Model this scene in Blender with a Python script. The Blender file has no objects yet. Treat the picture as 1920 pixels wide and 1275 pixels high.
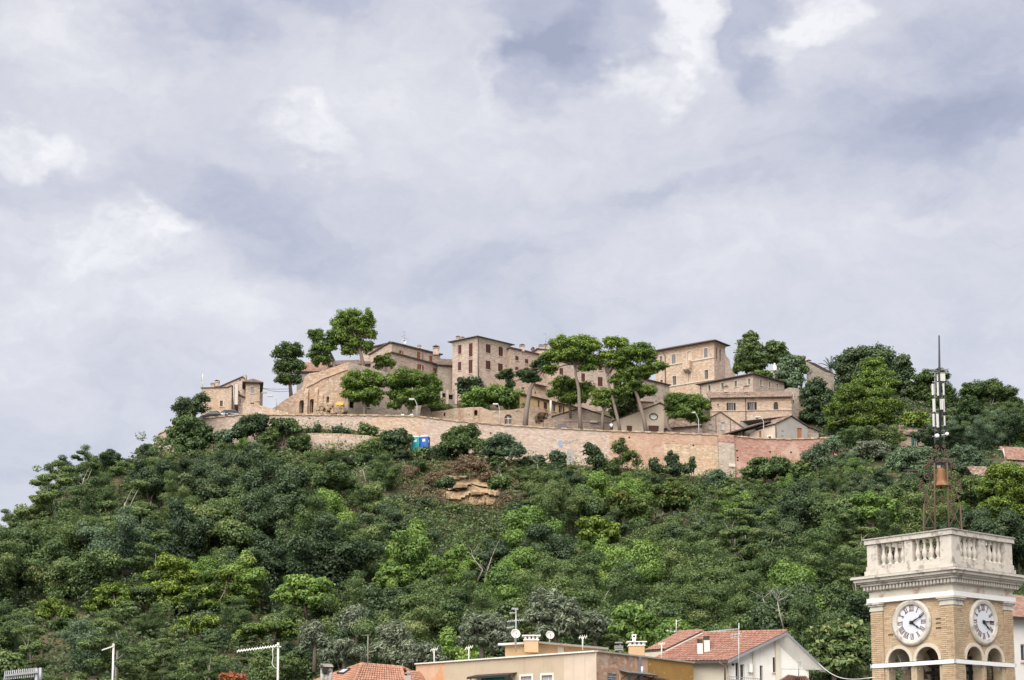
import bpy, bmesh, math, random
import numpy as np
from mathutils import Vector, Matrix
from mathutils.geometry import tessellate_polygon

random.seed(7)
rng = np.random.default_rng(11)
R = math.radians
scene = bpy.context.scene
COL = scene.collection

# ------------------------------------------------------------------ camera
F, CX, CY = 3200.0, 960.0, 637.5            # focal length and centre in photograph pixels
PITCH, SHIFT = R(8.0), 377.0
CAMZ = 22.0                                   # a balcony above the lower town (street level is z = 0)
cd = bpy.data.cameras.new('camera')
cam = bpy.data.objects.new('camera', cd)
COL.objects.link(cam)
cam.location = (0, 0, CAMZ)
cam.rotation_euler = (R(90) + PITCH, 0, 0)
cd.sensor_width = 36.0
cd.lens = F / 1920.0 * 36.0
cd.shift_y = SHIFT / 1920.0
cd.clip_start, cd.clip_end = 1.0, 6000.0
scene.camera = cam
SP, CP = math.sin(PITCH), math.cos(PITCH)

def ray(px, py):
    cx = (px - CX) / F
    cy = (CY + SHIFT - py) / F
    return Vector((cx, CP - SP * cy, SP + CP * cy))

def P(px, py, Y):                             # surveyed point: sight line through a pixel, at depth Y
    r = ray(px, py)
    return Vector((r.x / r.y * Y, Y, r.z / r.y * Y + CAMZ))

def Pz(px, py, z):                            # the same sight line, met at height z
    r = ray(px, py)
    t = (z - CAMZ) / r.z
    return Vector((r.x * t, r.y * t, z))

def XU(u, Y, z=60.0):                         # world x of photograph column u at depth Y and height z
    return (u - CX) / F * (CP * Y + SP * (z - CAMZ))

def ppm(Y):
    return F / (Y * 1.018)

# ------------------------------------------------------------------ exposure and sun
EXPO = 2.05
SUN_EL, SUN_AZ = 50.0, 205.0                  # azimuth clockwise from +Y: behind the camera, to the left
scene.view_settings.view_transform = 'Standard'
scene.view_settings.look = 'None'
scene.view_settings.exposure = EXPO
scene.view_settings.gamma = 1.0
scene.view_settings.use_curve_mapping = False
sd = bpy.data.lights.new('sun', 'SUN')
sd.energy = 1.5
sd.angle = R(75)
sd.color = (1.0, 0.955, 0.89)
sun = bpy.data.objects.new('sun', sd)
COL.objects.link(sun)
sun.location = (-40, -40, 120)
az, el = R(SUN_AZ), R(SUN_EL)
sdir = Vector((math.sin(az) * math.cos(el), math.cos(az) * math.cos(el), math.sin(el)))
sun.rotation_euler = sdir.to_track_quat('Z', 'Y').to_euler()

# ------------------------------------------------------------------ world: cloudy sky
class NT:
    def __init__(self, tree):
        self.t = tree
    def n(self, typ, **kw):
        nd = self.t.nodes.new(typ)
        for k, v in kw.items():
            if k == 'inp':
                for kk, vv in v.items():
                    self.put(nd.inputs[kk], vv)
            else:
                setattr(nd, k, v)
        return nd
    def put(self, sock, v):
        if isinstance(v, bpy.types.NodeSocket):
            self.t.links.new(v, sock)
        else:
            sock.default_value = v
    def math(self, op, a, b=0.0, c=None, clamp=False):
        nd = self.t.nodes.new('ShaderNodeMath'); nd.operation = op; nd.use_clamp = clamp
        self.put(nd.inputs[0], a); self.put(nd.inputs[1], b)
        if c is not None: self.put(nd.inputs[2], c)
        return nd.outputs[0]
    def vmath(self, op, a, b=None):
        nd = self.t.nodes.new('ShaderNodeVectorMath'); nd.operation = op
        self.put(nd.inputs[0], a)
        if b is not None: self.put(nd.inputs[1], b)
        return nd.outputs['Value'] if op in ('LENGTH', 'DOT_PRODUCT', 'DISTANCE') else nd.outputs[0]
    def mix(self, f, a, b, mode='MIX'):
        nd = self.t.nodes.new('ShaderNodeMix'); nd.data_type = 'RGBA'; nd.blend_type = mode
        self.put(nd.inputs[0], f); self.put(nd.inputs[6], a); self.put(nd.inputs[7], b)
        return nd.outputs[2]
    def noise(self, vec, scale, detail=4.0, rough=0.55, color=False, dist=0.0):
        nd = self.t.nodes.new('ShaderNodeTexNoise')
        if vec is not None: self.t.links.new(vec, nd.inputs['Vector'])
        nd.inputs['Scale'].default_value = scale
        nd.inputs['Detail'].default_value = detail
        nd.inputs['Roughness'].default_value = rough
        nd.inputs['Distortion'].default_value = dist
        return nd.outputs['Color'] if color else nd.outputs[0]
    def ramp(self, fac, stops, interp='LINEAR'):
        nd = self.t.nodes.new('ShaderNodeValToRGB')
        cr = nd.color_ramp; cr.interpolation = interp
        while len(cr.elements) < len(stops): cr.elements.new(0.5)
        for e, (p, c) in zip(cr.elements, stops):
            e.position = p; e.color = (c[0], c[1], c[2], 1.0)
        self.put(nd.inputs[0], fac)
        return nd.outputs[0]
    def smooth(self, v, a, b, c=0.0, d=1.0):
        nd = self.t.nodes.new('ShaderNodeMapRange'); nd.interpolation_type = 'SMOOTHSTEP'
        self.put(nd.inputs[0], v)
        for i, x in enumerate((a, b, c, d)): nd.inputs[i + 1].default_value = x
        return nd.outputs[0]

w = bpy.data.worlds.new('World')
scene.world = w
w.use_nodes = True
w.node_tree.nodes.clear()
N = NT(w.node_tree)
tc = N.n('ShaderNodeTexCoord').outputs['Generated']
sky = N.n('ShaderNodeTexSky', sky_type='NISHITA', sun_disc=False, sun_elevation=R(SUN_EL), sun_rotation=R(SUN_AZ))
st = N.vmath('MULTIPLY', tc, (1.0, 1.0, 1.7))
warp = N.vmath('MULTIPLY', N.vmath('SUBTRACT', N.noise(st, 9.0, 5.0, 0.6, True), (0.5, 0.5, 0.5)), (0.13, 0.13, 0.095))
dw = N.vmath('ADD', tc, warp)
dws = N.vmath('MULTIPLY', dw, (1.0, 1.0, 2.1))
fb = N.noise(dws, 5.5, 9.0, 0.56)
fine = N.noise(N.vmath('MULTIPLY', dw, (1.0, 1.0, 1.6)), 26.0, 7.0, 0.6)
val = N.math('ADD', N.math('MULTIPLY_ADD', fb, 0.70, 0.295), N.math('ADD', N.math('MULTIPLY_ADD', fine, 0.26, -0.13), N.math('MULTIPLY_ADD', N.noise(N.vmath('MULTIPLY', dw, (1.0, 1.0, 1.4)), 75.0, 6.0, 0.6), 0.09, -0.045)))
brk = N.math('MULTIPLY_ADD', fine, 1.9, 0.05)
BLOBS = [  # centre x, y, radii, amount: the bright and dark cloud banks the photograph shows
    (1000, 40, 130, 85, -.27), (1010, 130, 105, 75, -.24), (1130, 50, 110, 70, -.18), (1400, 60, 85, 120, -.26), (1420, 150, 60, 60, -.10), (1680, 280, 260, 110, -.20), (1820, 150, 150, 170, -.16), (1800, 60, 120, 60, -.08),
    (1258, 50, 44, 70, .17), (1312, 60, 40, 60, .17), (1285, 8, 60, 34, .10), (1200, 120, 90, 46, .18), (1560, 25, 90, 46, .26), (1480, 70, 60, 40, .14), (940, 120, 40, 60, .16), (900, 40, 60, 50, .12),
    (330, 40, 140, 75, -.22), (560, 30, 110, 60, -.14), (60, 262, 110, 40, .24), (110, 60, 150, 130, .10), (580, 235, 90, 55, .16), (700, 150, 260, 80, .08),
    (950, 270, 300, 100, .08), (330, 345, 230, 55, -.13), (560, 450, 140, 70, -.13), (400, 400, 120, 30, -.08),
    (180, 430, 240, 60, .15), (300, 400, 90, 30, .16), (230, 560, 330, 70, .10), (880, 500, 260, 60, -.12), (1330, 365, 220, 26, -.10),
    (60, 880, 200, 120, -.12), (1500, 560, 420, 60, -.04), (1780, 400, 140, 30, .06)]
for (bx, by, rx, ry, am) in BLOBS:
    if am == 0: continue
    c = ray(bx, by).normalized()
    d = N.vmath('MULTIPLY', N.vmath('SUBTRACT', dw, tuple(c)), (F / rx * .98, 0.4, F / ry * .98))
    val = N.math('MULTIPLY_ADD', N.smooth(N.vmath('LENGTH', d), *((0.25, 1.25) if rx > 110 else (0.45, 1.1)), am, 0.0), brk if am > .13 else 1.0, val)
K = 1.0 / 2 ** EXPO
def kc(r, g, b): return (r * K, g * K, b * K)
cl = N.ramp(val, [(0.22, kc(.37, .40, .52)), (0.42, kc(.495, .515, .63)), (0.58, kc(.62, .63, .71)),
                  (0.74, kc(.73, .73, .785)), (0.95, kc(.93, .92, .945))])
b1 = N.n('ShaderNodeBackground', inp={'Color': sky.outputs[0], 'Strength': 0.08})
b2 = N.n('ShaderNodeBackground', inp={'Color': cl, 'Strength': 1.0})
mx = N.n('ShaderNodeMixShader', inp={0: 0.95})
w.node_tree.links.new(b1.outputs[0], mx.inputs[1])
w.node_tree.links.new(b2.outputs[0], mx.inputs[2])
wo = N.n('ShaderNodeOutputWorld')
w.node_tree.links.new(mx.outputs[0], wo.inputs[0])

# ------------------------------------------------------------------ materials
def new_mat(name):
    m = bpy.data.materials.new(name); m.use_nodes = True
    m.node_tree.nodes.clear()
    n = NT(m.node_tree)
    out = n.n('ShaderNodeOutputMaterial')
    return m, n, out
def c4(c): return (c[0], c[1], c[2], 1.0)
def finish(n, out, col, rough=0.85, bump=None, metal=0.0, bdist=0.03, spec=0.3):
    b = n.n('ShaderNodeBsdfPrincipled')
    n.put(b.inputs['Base Color'], col); n.put(b.inputs['Roughness'], rough); n.put(b.inputs['Metallic'], metal)
    b.inputs['Specular IOR Level'].default_value = spec
    if bump is not None:
        bp = n.n('ShaderNodeBump', inp={'Height': bump, 'Strength': 0.6, 'Distance': bdist})
        n.t.links.new(bp.outputs[0], b.inputs['Normal'])
    n.t.links.new(b.outputs[0], out.inputs[0])
def obj_co(n): return n.n('ShaderNodeTexCoord').outputs['Object']
def uv_co(n): return n.n('ShaderNodeTexCoord').outputs['UV']

def mat_plain(name, col, rough=0.7, var=0.12, scale=3.0, metal=0.0, bump=0.0, dirt=None, dscale=0.8, damt=0.55):
    m, n, out = new_mat(name)
    co = obj_co(n)
    v = n.noise(co, scale, 5.0, 0.6)
    k = n.math('MULTIPLY_ADD', v, var * 2, 1 - var)
    c = n.mix(1.0, c4(col), n.n('ShaderNodeCombineColor', inp={0: k, 1: k, 2: k}).outputs[0], 'MULTIPLY')
    if dirt is not None:
        d = n.smooth(n.noise(co, dscale, 8.0, 0.68), damt, damt + .14)
        c = n.mix(d, c, c4(dirt))
    finish(n, out, c, rough, v if bump else None, metal, bump or 0.01)
    return m

def mat_stone(name, c1, c2, c3, bw=0.42, bh=0.17, mortar=(.36, .30, .24), warm=(.42, .27, .17), big=0.13, wamt=.5, stain=(.20, .17, .15)):
    """coursed masonry on UVs in metres: stones of uneven tone, patches of repair, weather streaks"""
    m, n, out = new_mat(name)
    uv = uv_co(n)
    jit = n.vmath('MULTIPLY', n.vmath('SUBTRACT', n.noise(uv, 2.2, 3.0, .6, True), (.5, .5, .5)), (.30, .16, 0))
    uvj = n.vmath('ADD', uv, jit)
    br = n.n('ShaderNodeTexBrick', inp={'Vector': uvj, 'Color1': c4(c1), 'Color2': c4(c2), 'Mortar': c4(mortar), 'Scale': 1.0,
             'Mortar Size': 0.012, 'Mortar Smooth': 0.3, 'Bias': 0.0, 'Brick Width': bw, 'Row Height': bh})
    vo = n.n('ShaderNodeTexVoronoi', inp={'Vector': n.vmath('MULTIPLY', uvj, (2.4, 5.2, 1)), 'Scale': 1.0})
    vs = n.n('ShaderNodeSeparateColor', inp={0: vo.outputs['Color']})
    c = n.mix(n.smooth(vs.outputs[0], .45, .95), br.outputs[0], c4(c3))
    c = n.mix(n.smooth(vs.outputs[1], .82, .97, 0, .6), c, c4([x * 0.5 for x in c1]))
    c = n.mix(.12, c, c4([x * 1.04 for x in c1]))
    c = n.mix(n.math('MULTIPLY', n.smooth(n.noise(uv, big * 2.4, 6.0, .62), .50, .66), wamt), c, c4(warm))
    st = n.noise(n.vmath('MULTIPLY', uv, (1.1, .22, 1)), 1.0, 7.0, .65)
    c = n.mix(n.smooth(st, .54, .78, 0, .6), c, c4(stain))
    finish(n, out, c, 0.92, n.math('ADD', n.math('MULTIPLY', br.outputs[1], -1.0), n.noise(uv, 7.0, 4.0)), 0, .04, .15)
    return m

def mat_plaster(name, base, peel, pt=.58, base2=None, psc=.9, streak=(.30, .26, .22)):
    m, n, out = new_mat(name)
    uv = uv_co(n)
    c = n.mix(n.smooth(n.noise(uv, .35, 6., .6), .4, .65), c4(base), c4(base2 or [x * .86 for x in base]))
    pn = n.noise(uv, psc, 9.0, .7, dist=.3)
    c = n.mix(n.smooth(pn, pt, pt + .035), c, c4(peel))
    st = n.noise(n.vmath('MULTIPLY', uv, (2.3, .16, 1)), 1.0, 7.0, .65)
    c = n.mix(n.smooth(st, .54, .8, 0, .6), c, c4(streak))
    c = n.mix(n.smooth(n.noise(uv, 9., 3.), .3, .9, 0, .22), c, c4([x * .7 for x in base]))
    finish(n, out, c, 0.9, n.noise(uv, 14.0, 4.0), 0, .01, .15)
    return m

def mat_tiles(name, c1, c2, c3, tw=.24, th=.38, moss=None):
    m, n, out = new_mat(name)
    uv = uv_co(n)
    sp = n.n('ShaderNodeSeparateXYZ', inp={0: uv})
    vo = n.n('ShaderNodeTexWhiteNoise', noise_dimensions='2D')
    fx = n.math('FLOOR', n.math('DIVIDE', sp.outputs[0], tw)); fy = n.math('FLOOR', n.math('DIVIDE', sp.outputs[1], th))
    n.t.links.new(n.n('ShaderNodeCombineXYZ', inp={0: fx, 1: fy}).outputs[0], vo.inputs['Vector'])
    c = n.ramp(vo.outputs[0], [(0.0, c1), (.55, c2), (1.0, c3)])
    wv = n.math('SINE', n.math('MULTIPLY', sp.outputs[0], 2 * math.pi / tw))
    c = n.mix(n.smooth(n.noise(uv, .6, 7., .65), .48, .7, 0, .6), c, c4(moss or (.13, .11, .09)))
    finish(n, out, c, .9, n.math('ADD', wv, n.math('MULTIPLY', n.math('FRACT', n.math('DIVIDE', sp.outputs[1], th)), 1.0)), 0, .05, .15)
    return m

def mat_leaf(name, dark, light, tip=None, trans=.30, ovar=.42):
    m, n, out = new_mat(name)
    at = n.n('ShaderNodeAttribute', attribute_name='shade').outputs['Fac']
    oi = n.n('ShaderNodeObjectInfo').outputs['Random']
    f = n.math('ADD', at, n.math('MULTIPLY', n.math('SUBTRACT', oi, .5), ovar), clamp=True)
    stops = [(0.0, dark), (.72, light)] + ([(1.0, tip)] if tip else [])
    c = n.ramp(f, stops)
    d = n.n('ShaderNodeBsdfDiffuse', inp={'Color': c})
    t = n.n('ShaderNodeBsdfTranslucent', inp={'Color': c})
    mx = n.n('ShaderNodeMixShader', inp={0: trans})
    n.t.links.new(d.outputs[0], mx.inputs[1]); n.t.links.new(t.outputs[0], mx.inputs[2])
    g = n.n('ShaderNodeBsdfGlossy', inp={'Color': (.9, .95, 1, 1), 'Roughness': .5})
    m2 = n.n('ShaderNodeMixShader', inp={0: .02})
    n.t.links.new(mx.outputs[0], m2.inputs[1]); n.t.links.new(g.outputs[0], m2.inputs[2])
    n.t.links.new(m2.outputs[0], out.inputs[0])
    return m

def mat_brickpiece(name, stops, rough=.9):
    m, n, out = new_mat(name)
    oi = n.n('ShaderNodeObjectInfo').outputs['Random']
    at = n.n('ShaderNodeAttribute', attribute_name='shade').outputs['Fac']
    c = n.ramp(n.math('FRACT', n.math('ADD', oi, at)), stops)
    co = n.n('ShaderNodeNewGeometry').outputs['Position']
    v = n.noise(co, 11.0, 5.0, .65)
    c = n.mix(n.smooth(v, .35, .75, 0, .35), c, (.55, .44, .30, 1))
    v2 = n.noise(n.vmath('MULTIPLY', co, (1, 1, .35)), 1.3, 7.0, .65)
    c = n.mix(n.smooth(v2, .5, .72, 0, .5), c, (.24, .18, .13, 1))
    finish(n, out, c, rough, v, 0, .01, .15)
    return m

M = {}
M['stone'] = mat_stone('stone_buff', (.50, .39, .32), (.43, .328, .268), (.57, .46, .39), warm=(.47, .335, .245), wamt=.4, stain=(.27, .225, .19))
M['stone_grey'] = mat_stone('stone_grey', (.44, .365, .30), (.36, .30, .245), (.51, .43, .36), warm=(.40, .28, .2), wamt=.3)
M['stone_warm'] = mat_stone('stone_warm', (.52, .39, .285), (.44, .32, .23), (.59, .465, .365), warm=(.50, .31, .205), wamt=.5, stain=(.28, .215, .165))
M['brick_orange'] = mat_stone('brick_orange', (.50, .30, .20), (.44, .26, .175), (.55, .39, .29), .28, .09, mortar=(.45, .36, .28), warm=(.55, .40, .30), wamt=.7)
M['brick_red'] = mat_stone('brick_red', (.40, .205, .155), (.33, .165, .12), (.48, .30, .24), .28, .09, mortar=(.40, .28, .23), warm=(.53, .37, .29), wamt=.85, stain=(.22, .15, .125))
M['rubble'] = mat_stone('rubble', (.50, .37, .25), (.40, .29, .20), (.60, .47, .34), .5, .24, warm=(.48, .29, .18), wamt=.5, stain=(.24, .18, .14))
M['bastion'] = mat_stone('bastion_stone', (.44, .32, .23), (.34, .24, .17), (.55, .43, .33), .6, .3, warm=(.45, .26, .15), wamt=.6, stain=(.17, .13, .11))
M['yellow'] = mat_plaster('yellow_plaster', (.62, .44, .24), (.55, .45, .33), .66)
M['cream'] = mat_plaster('cream_plaster', (.66, .60, .48), (.60, .56, .48), .70, streak=(.42, .38, .32))
M['white_pl'] = mat_plaster('white_plaster', (.80, .77, .71), (.70, .67, .62), .68, streak=(.44, .41, .37))
M['grey_pl'] = mat_plaster('grey_plaster', (.36, .335, .305), (.42, .385, .34), .62)
M['pink_pl'] = mat_plaster('pink_plaster', (.60, .49, .385), (.54, .45, .37), .62, streak=(.42, .34, .27))
M['sand_pl'] = mat_plaster('sand_plaster', (.70, .57, .44), (.62, .51, .41), .62, streak=(.52, .42, .33))
M['beige_pl'] = mat_plaster('beige_plaster', (.50, .40, .295), (.46, .40, .27), .56, base2=(.45, .355, .26), streak=(.30, .24, .17))
M['salmon_pl'] = mat_plaster('salmon_plaster', (.58, .38, .255), (.56, .28, .14), .55, streak=(.36, .25, .18))
M['ochre_pl'] = mat_plaster('ochre_plaster', (.42, .245, .075), (.56, .46, .33), .60, base2=(.36, .20, .06), psc=1.6)
M['oldbrick_pl'] = mat_stone('bare_brick', (.48, .265, .16), (.40, .22, .14), (.58, .45, .35), .3, .12, mortar=(.46, .38, .31), warm=(.50, .38, .29), wamt=.6)
M['apricot_pl'] = mat_plaster('apricot_plaster', (.58, .41, .24), (.52, .40, .27), .68)
M['trim'] = mat_plain('pale_stone_trim', (.56, .49, .40), .85, .14, 6, dirt=(.34, .28, .22), dscale=2.5, damt=.58)
M['lime'] = mat_plain('limestone', (.545, .50, .43), .88, .2, 5, bump=.012, dirt=(.30, .265, .235), dscale=2.3, damt=.505)
M['frieze'] = mat_plain('peeling_frieze', (.55, .50, .42), .88, .2, 5, bump=.012, dirt=(.33, .23, .155), dscale=1.5, damt=.53)
M['lime_dark'] = mat_plain('weathered_limestone', (.36, .33, .29), .9, .3, 4, bump=.01, dirt=(.12, .11, .10), dscale=3, damt=.52)
M['white'] = mat_plain('white_paint', (.78, .77, .74), .6, .06, 4)
M['offwhite'] = mat_plain('offwhite_paint', (.66, .64, .58), .6, .1, 4, dirt=(.4, .37, .33), dscale=2, damt=.62)
M['tiles'] = mat_tiles('old_roof_tiles', (.13, .085, .065), (.235, .16, .12), (.38, .29, .23))
M['tiles_dark'] = mat_tiles('dark_roof_tiles', (.11, .085, .07), (.16, .12, .10), (.22, .17, .14))
M['tiles_red'] = mat_tiles('red_roof_tiles', (.22, .12, .09), (.28, .165, .125), (.35, .23, .18), moss=(.30, .13, .09))
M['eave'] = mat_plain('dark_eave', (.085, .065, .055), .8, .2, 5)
M['shutter'] = mat_plain('brown_shutter', (.115, .05, .04), .6, .15, 6)
M['shutter_orange'] = mat_plain('orange_brown_shutter', (.32, .12, .05), .6, .15, 6)
M['shutter_grey'] = mat_plain('grey_shutter', (.26, .26, .27), .7, .15, 6)
M['shutter_green'] = mat_plain('green_shutter', (.05, .22, .16), .6, .15, 6)
M['shutter_dark'] = mat_plain('dark_shutter', (.045, .03, .028), .6, .15, 6)
M['door_orange'] = mat_plain('rusty_orange_door', (.36, .145, .07), .6, .15, 6)
M['void'] = mat_plain('painted_dark', (.02, .018, .016), .9, .1, 3)  # near-black colour stands in for the unlit depth of openings
M['glass'] = mat_plain('window_glass', (.05, .055, .06), .12, .1, 3)
M['glass_pale'] = mat_plain('curtained_glass', (.42, .43, .45), .25, .1, 3)
M['metal'] = mat_plain('galvanised_metal', (.52, .53, .54), .45, .1, 8, .6)
M['metal_grey'] = mat_plain('grey_metal', (.30, .30, .31), .5, .1, 8, .5)
M['metal_dark'] = mat_plain('dark_metal', (.05, .045, .045), .5, .2, 8, .4)
M['copper'] = mat_plain('brown_downpipe', (.14, .10, .08), .5, .15, 6, .3)
M['rust'] = mat_plain('rusty_iron', (.10, .062, .044), .8, .35, 9, dirt=(.10, .07, .055), dscale=6, damt=.52)
M['bell'] = mat_plain('rusty_bronze', (.19, .095, .045), .6, .3, 7, .25, dirt=(.28, .20, .08), dscale=4, damt=.5)
M['black'] = mat_plain('black_paint', (.012, .012, .014), .5, .1, 5)
M['dial'] = mat_plain('white_dial', (.62, .63, .665), .45, .04, 4)
M['numeral'] = mat_plain('brown_numeral', (.16, .09, .065), .7, .15, 4)
M['concrete'] = mat_plain('concrete', (.40, .37, .33), .9, .18, 3, dirt=(.22, .2, .18), dscale=2, damt=.55)
M['bark'] = mat_plain('bark', (.175, .14, .115), .95, .3, 3, bump=.03)
M['bark_pine'] = mat_plain('pine_bark', (.235, .185, .155), .95, .35, 4, bump=.04)
M['bark_pale'] = mat_plain('pale_bark', (.33, .30, .26), .95, .3, 4, bump=.03)
M['rock'] = mat_plain('sandstone', (.37, .265, .155), .95, .35, 1.6, bump=.08, dirt=(.22, .16, .105), dscale=1.1, damt=.46)
M['teal'] = mat_plain('teal_plastic', (.03, .33, .36), .45, .05, 3)
M['blue'] = mat_plain('blue_plastic', (.025, .12, .45), .45, .05, 3)
M['signyel'] = mat_plain('yellow_sign', (.75, .52, .02), .5, .05, 3)
M['canvas'] = mat_plain('green_canvas', (.02, .13, .085), .8, .1, 5)
M['skin'] = mat_plain('skin', (.45, .27, .19), .6, .05, 3)
M['hair'] = mat_plain('hair', (.03, .022, .018), .6, .1, 3)
M['shirt'] = mat_plain('white_shirt', (.75, .75, .75), .8, .05, 3)
M['car_red'] = mat_plain('red_car_paint', (.14, .02, .025), .3, .04, 2)
M['car_black'] = mat_plain('black_car_paint', (.025, .027, .03), .3, .04, 2)
M['car_silver'] = mat_plain('silver_car_paint', (.45, .46, .47), .3, .04, 2, .4)
M['tyre'] = mat_plain('tyre', (.02, .02, .02), .9, .1, 3)
M['panel'] = mat_plain('grey_white_panel', (.52, .52, .49), .6, .06, 4)
M['lamp'] = mat_plain('lamp_glass', (.75, .75, .74), .3, .03, 3)
M['flag'] = mat_plain('faded_flag', (.30, .29, .30), .8, .2, 3)
M['teal_dark'] = mat_plain('dark_green_door', (.02, .05, .045), .6, .1, 3)
M['towerbrick'] = mat_brickpiece('tower_brick', [(0, (.42, .30, .185)), (.3, (.48, .35, .22)), (.7, (.52, .395, .26)), (.9, (.44, .29, .185)), (1, (.33, .22, .15))])
M['mortar'] = mat_plain('mortar', (.45, .36, .24), .95, .2, 6, bump=.01, dirt=(.28, .2, .13), dscale=2.5, damt=.52)
M['tile_piece'] = mat_brickpiece('clay_tile', [(0, (.27, .115, .085)), (.4, (.33, .15, .115)), (.8, (.38, .20, .16)), (1, (.25, .12, .10))])
M['tile_piece2'] = mat_brickpiece('orange_clay_tile', [(0, (.34, .15, .10)), (.4, (.40, .185, .125)), (.8, (.44, .23, .165)), (1, (.31, .14, .10))])
# foliage
M['lf_dark'] = mat_leaf('leaf_dark_green', (0.048, 0.079, 0.040), (0.114, 0.165, 0.073), (0.193, 0.218, 0.100))
M['lf_mid'] = mat_leaf('leaf_green', (0.077, 0.125, 0.048), (0.179, 0.246, 0.083), (0.305, 0.327, 0.128))
M['lf_bright'] = mat_leaf('leaf_bright_green', (0.104, 0.185, 0.048), (0.235, 0.351, 0.079), (0.386, 0.437, 0.118))
M['lf_grey'] = mat_leaf('leaf_grey_green', (0.095, 0.145, 0.084), (0.187, 0.266, 0.144), (0.300, 0.370, 0.218))
M['lf_olive'] = mat_leaf('leaf_olive', (0.123, 0.149, 0.099), (0.258, 0.296, 0.193), (0.416, 0.464, 0.320))
M['lf_pine'] = mat_leaf('needle_green', (0.069, 0.124, 0.034), (0.223, 0.315, 0.055), (0.388, 0.491, 0.090), .2)
M['lf_pine_y'] = mat_leaf('needle_yellow_green', (0.073, 0.121, 0.029), (0.222, 0.305, 0.048), (0.358, 0.437, 0.092), .22)
M['lf_pine_d'] = mat_leaf('needle_dark', (0.040, 0.072, 0.027), (0.107, 0.162, 0.048), (0.183, 0.232, 0.073), .15)
M['lf_dry'] = mat_leaf('leaf_dry', (0.16, 0.115, 0.07), (0.29, 0.215, 0.13), (0.37, 0.29, 0.18))
M['lf_yel'] = mat_leaf('leaf_autumn', (.06, .10, .03), (.13, .18, .045), (.42, .26, .05))
M['lf_rust'] = mat_leaf('leaf_rust', (.20, .07, .03), (.36, .14, .06))
M['lf_grass'] = mat_leaf('grass_blades', (.10, .12, .05), (.22, .22, .10), (.34, .30, .16))
def mat_ground():
    m, n, out = new_mat('hill_soil')
    co = n.n('ShaderNodeNewGeometry').outputs['Position']
    v = n.noise(co, .12, 8., .65)
    c = n.ramp(v, [(.3, (.045, .05, .026)), (.5, (.075, .07, .04)), (.62, (.16, .12, .075)), (.75, (.24, .18, .11))])
    finish(n, out, c, .95, n.noise(co, 1.2, 6.), 0, .2, .1)
    return m
M['soil'] = mat_ground()
M['street'] = mat_plain('street', (.12, .12, .115), .9, .2, .3)

# ------------------------------------------------------------------ object helpers
def thing(name, label, cat, loc=(0, 0, 0), group=None):
    o = bpy.data.objects.new(name, None); COL.objects.link(o)
    o.location = loc; o.empty_display_size = .3
    o['label'] = label; o['category'] = cat
    if group: o['group'] = group
    return o
def tag(o, label, cat, group=None):
    o['label'] = label; o['category'] = cat
    if group: o['group'] = group
    return o
def rootloc(o):
    l = Vector((0, 0, 0))
    while o is not None:
        l += Vector(o.location); o = o.parent
    return l

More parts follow.
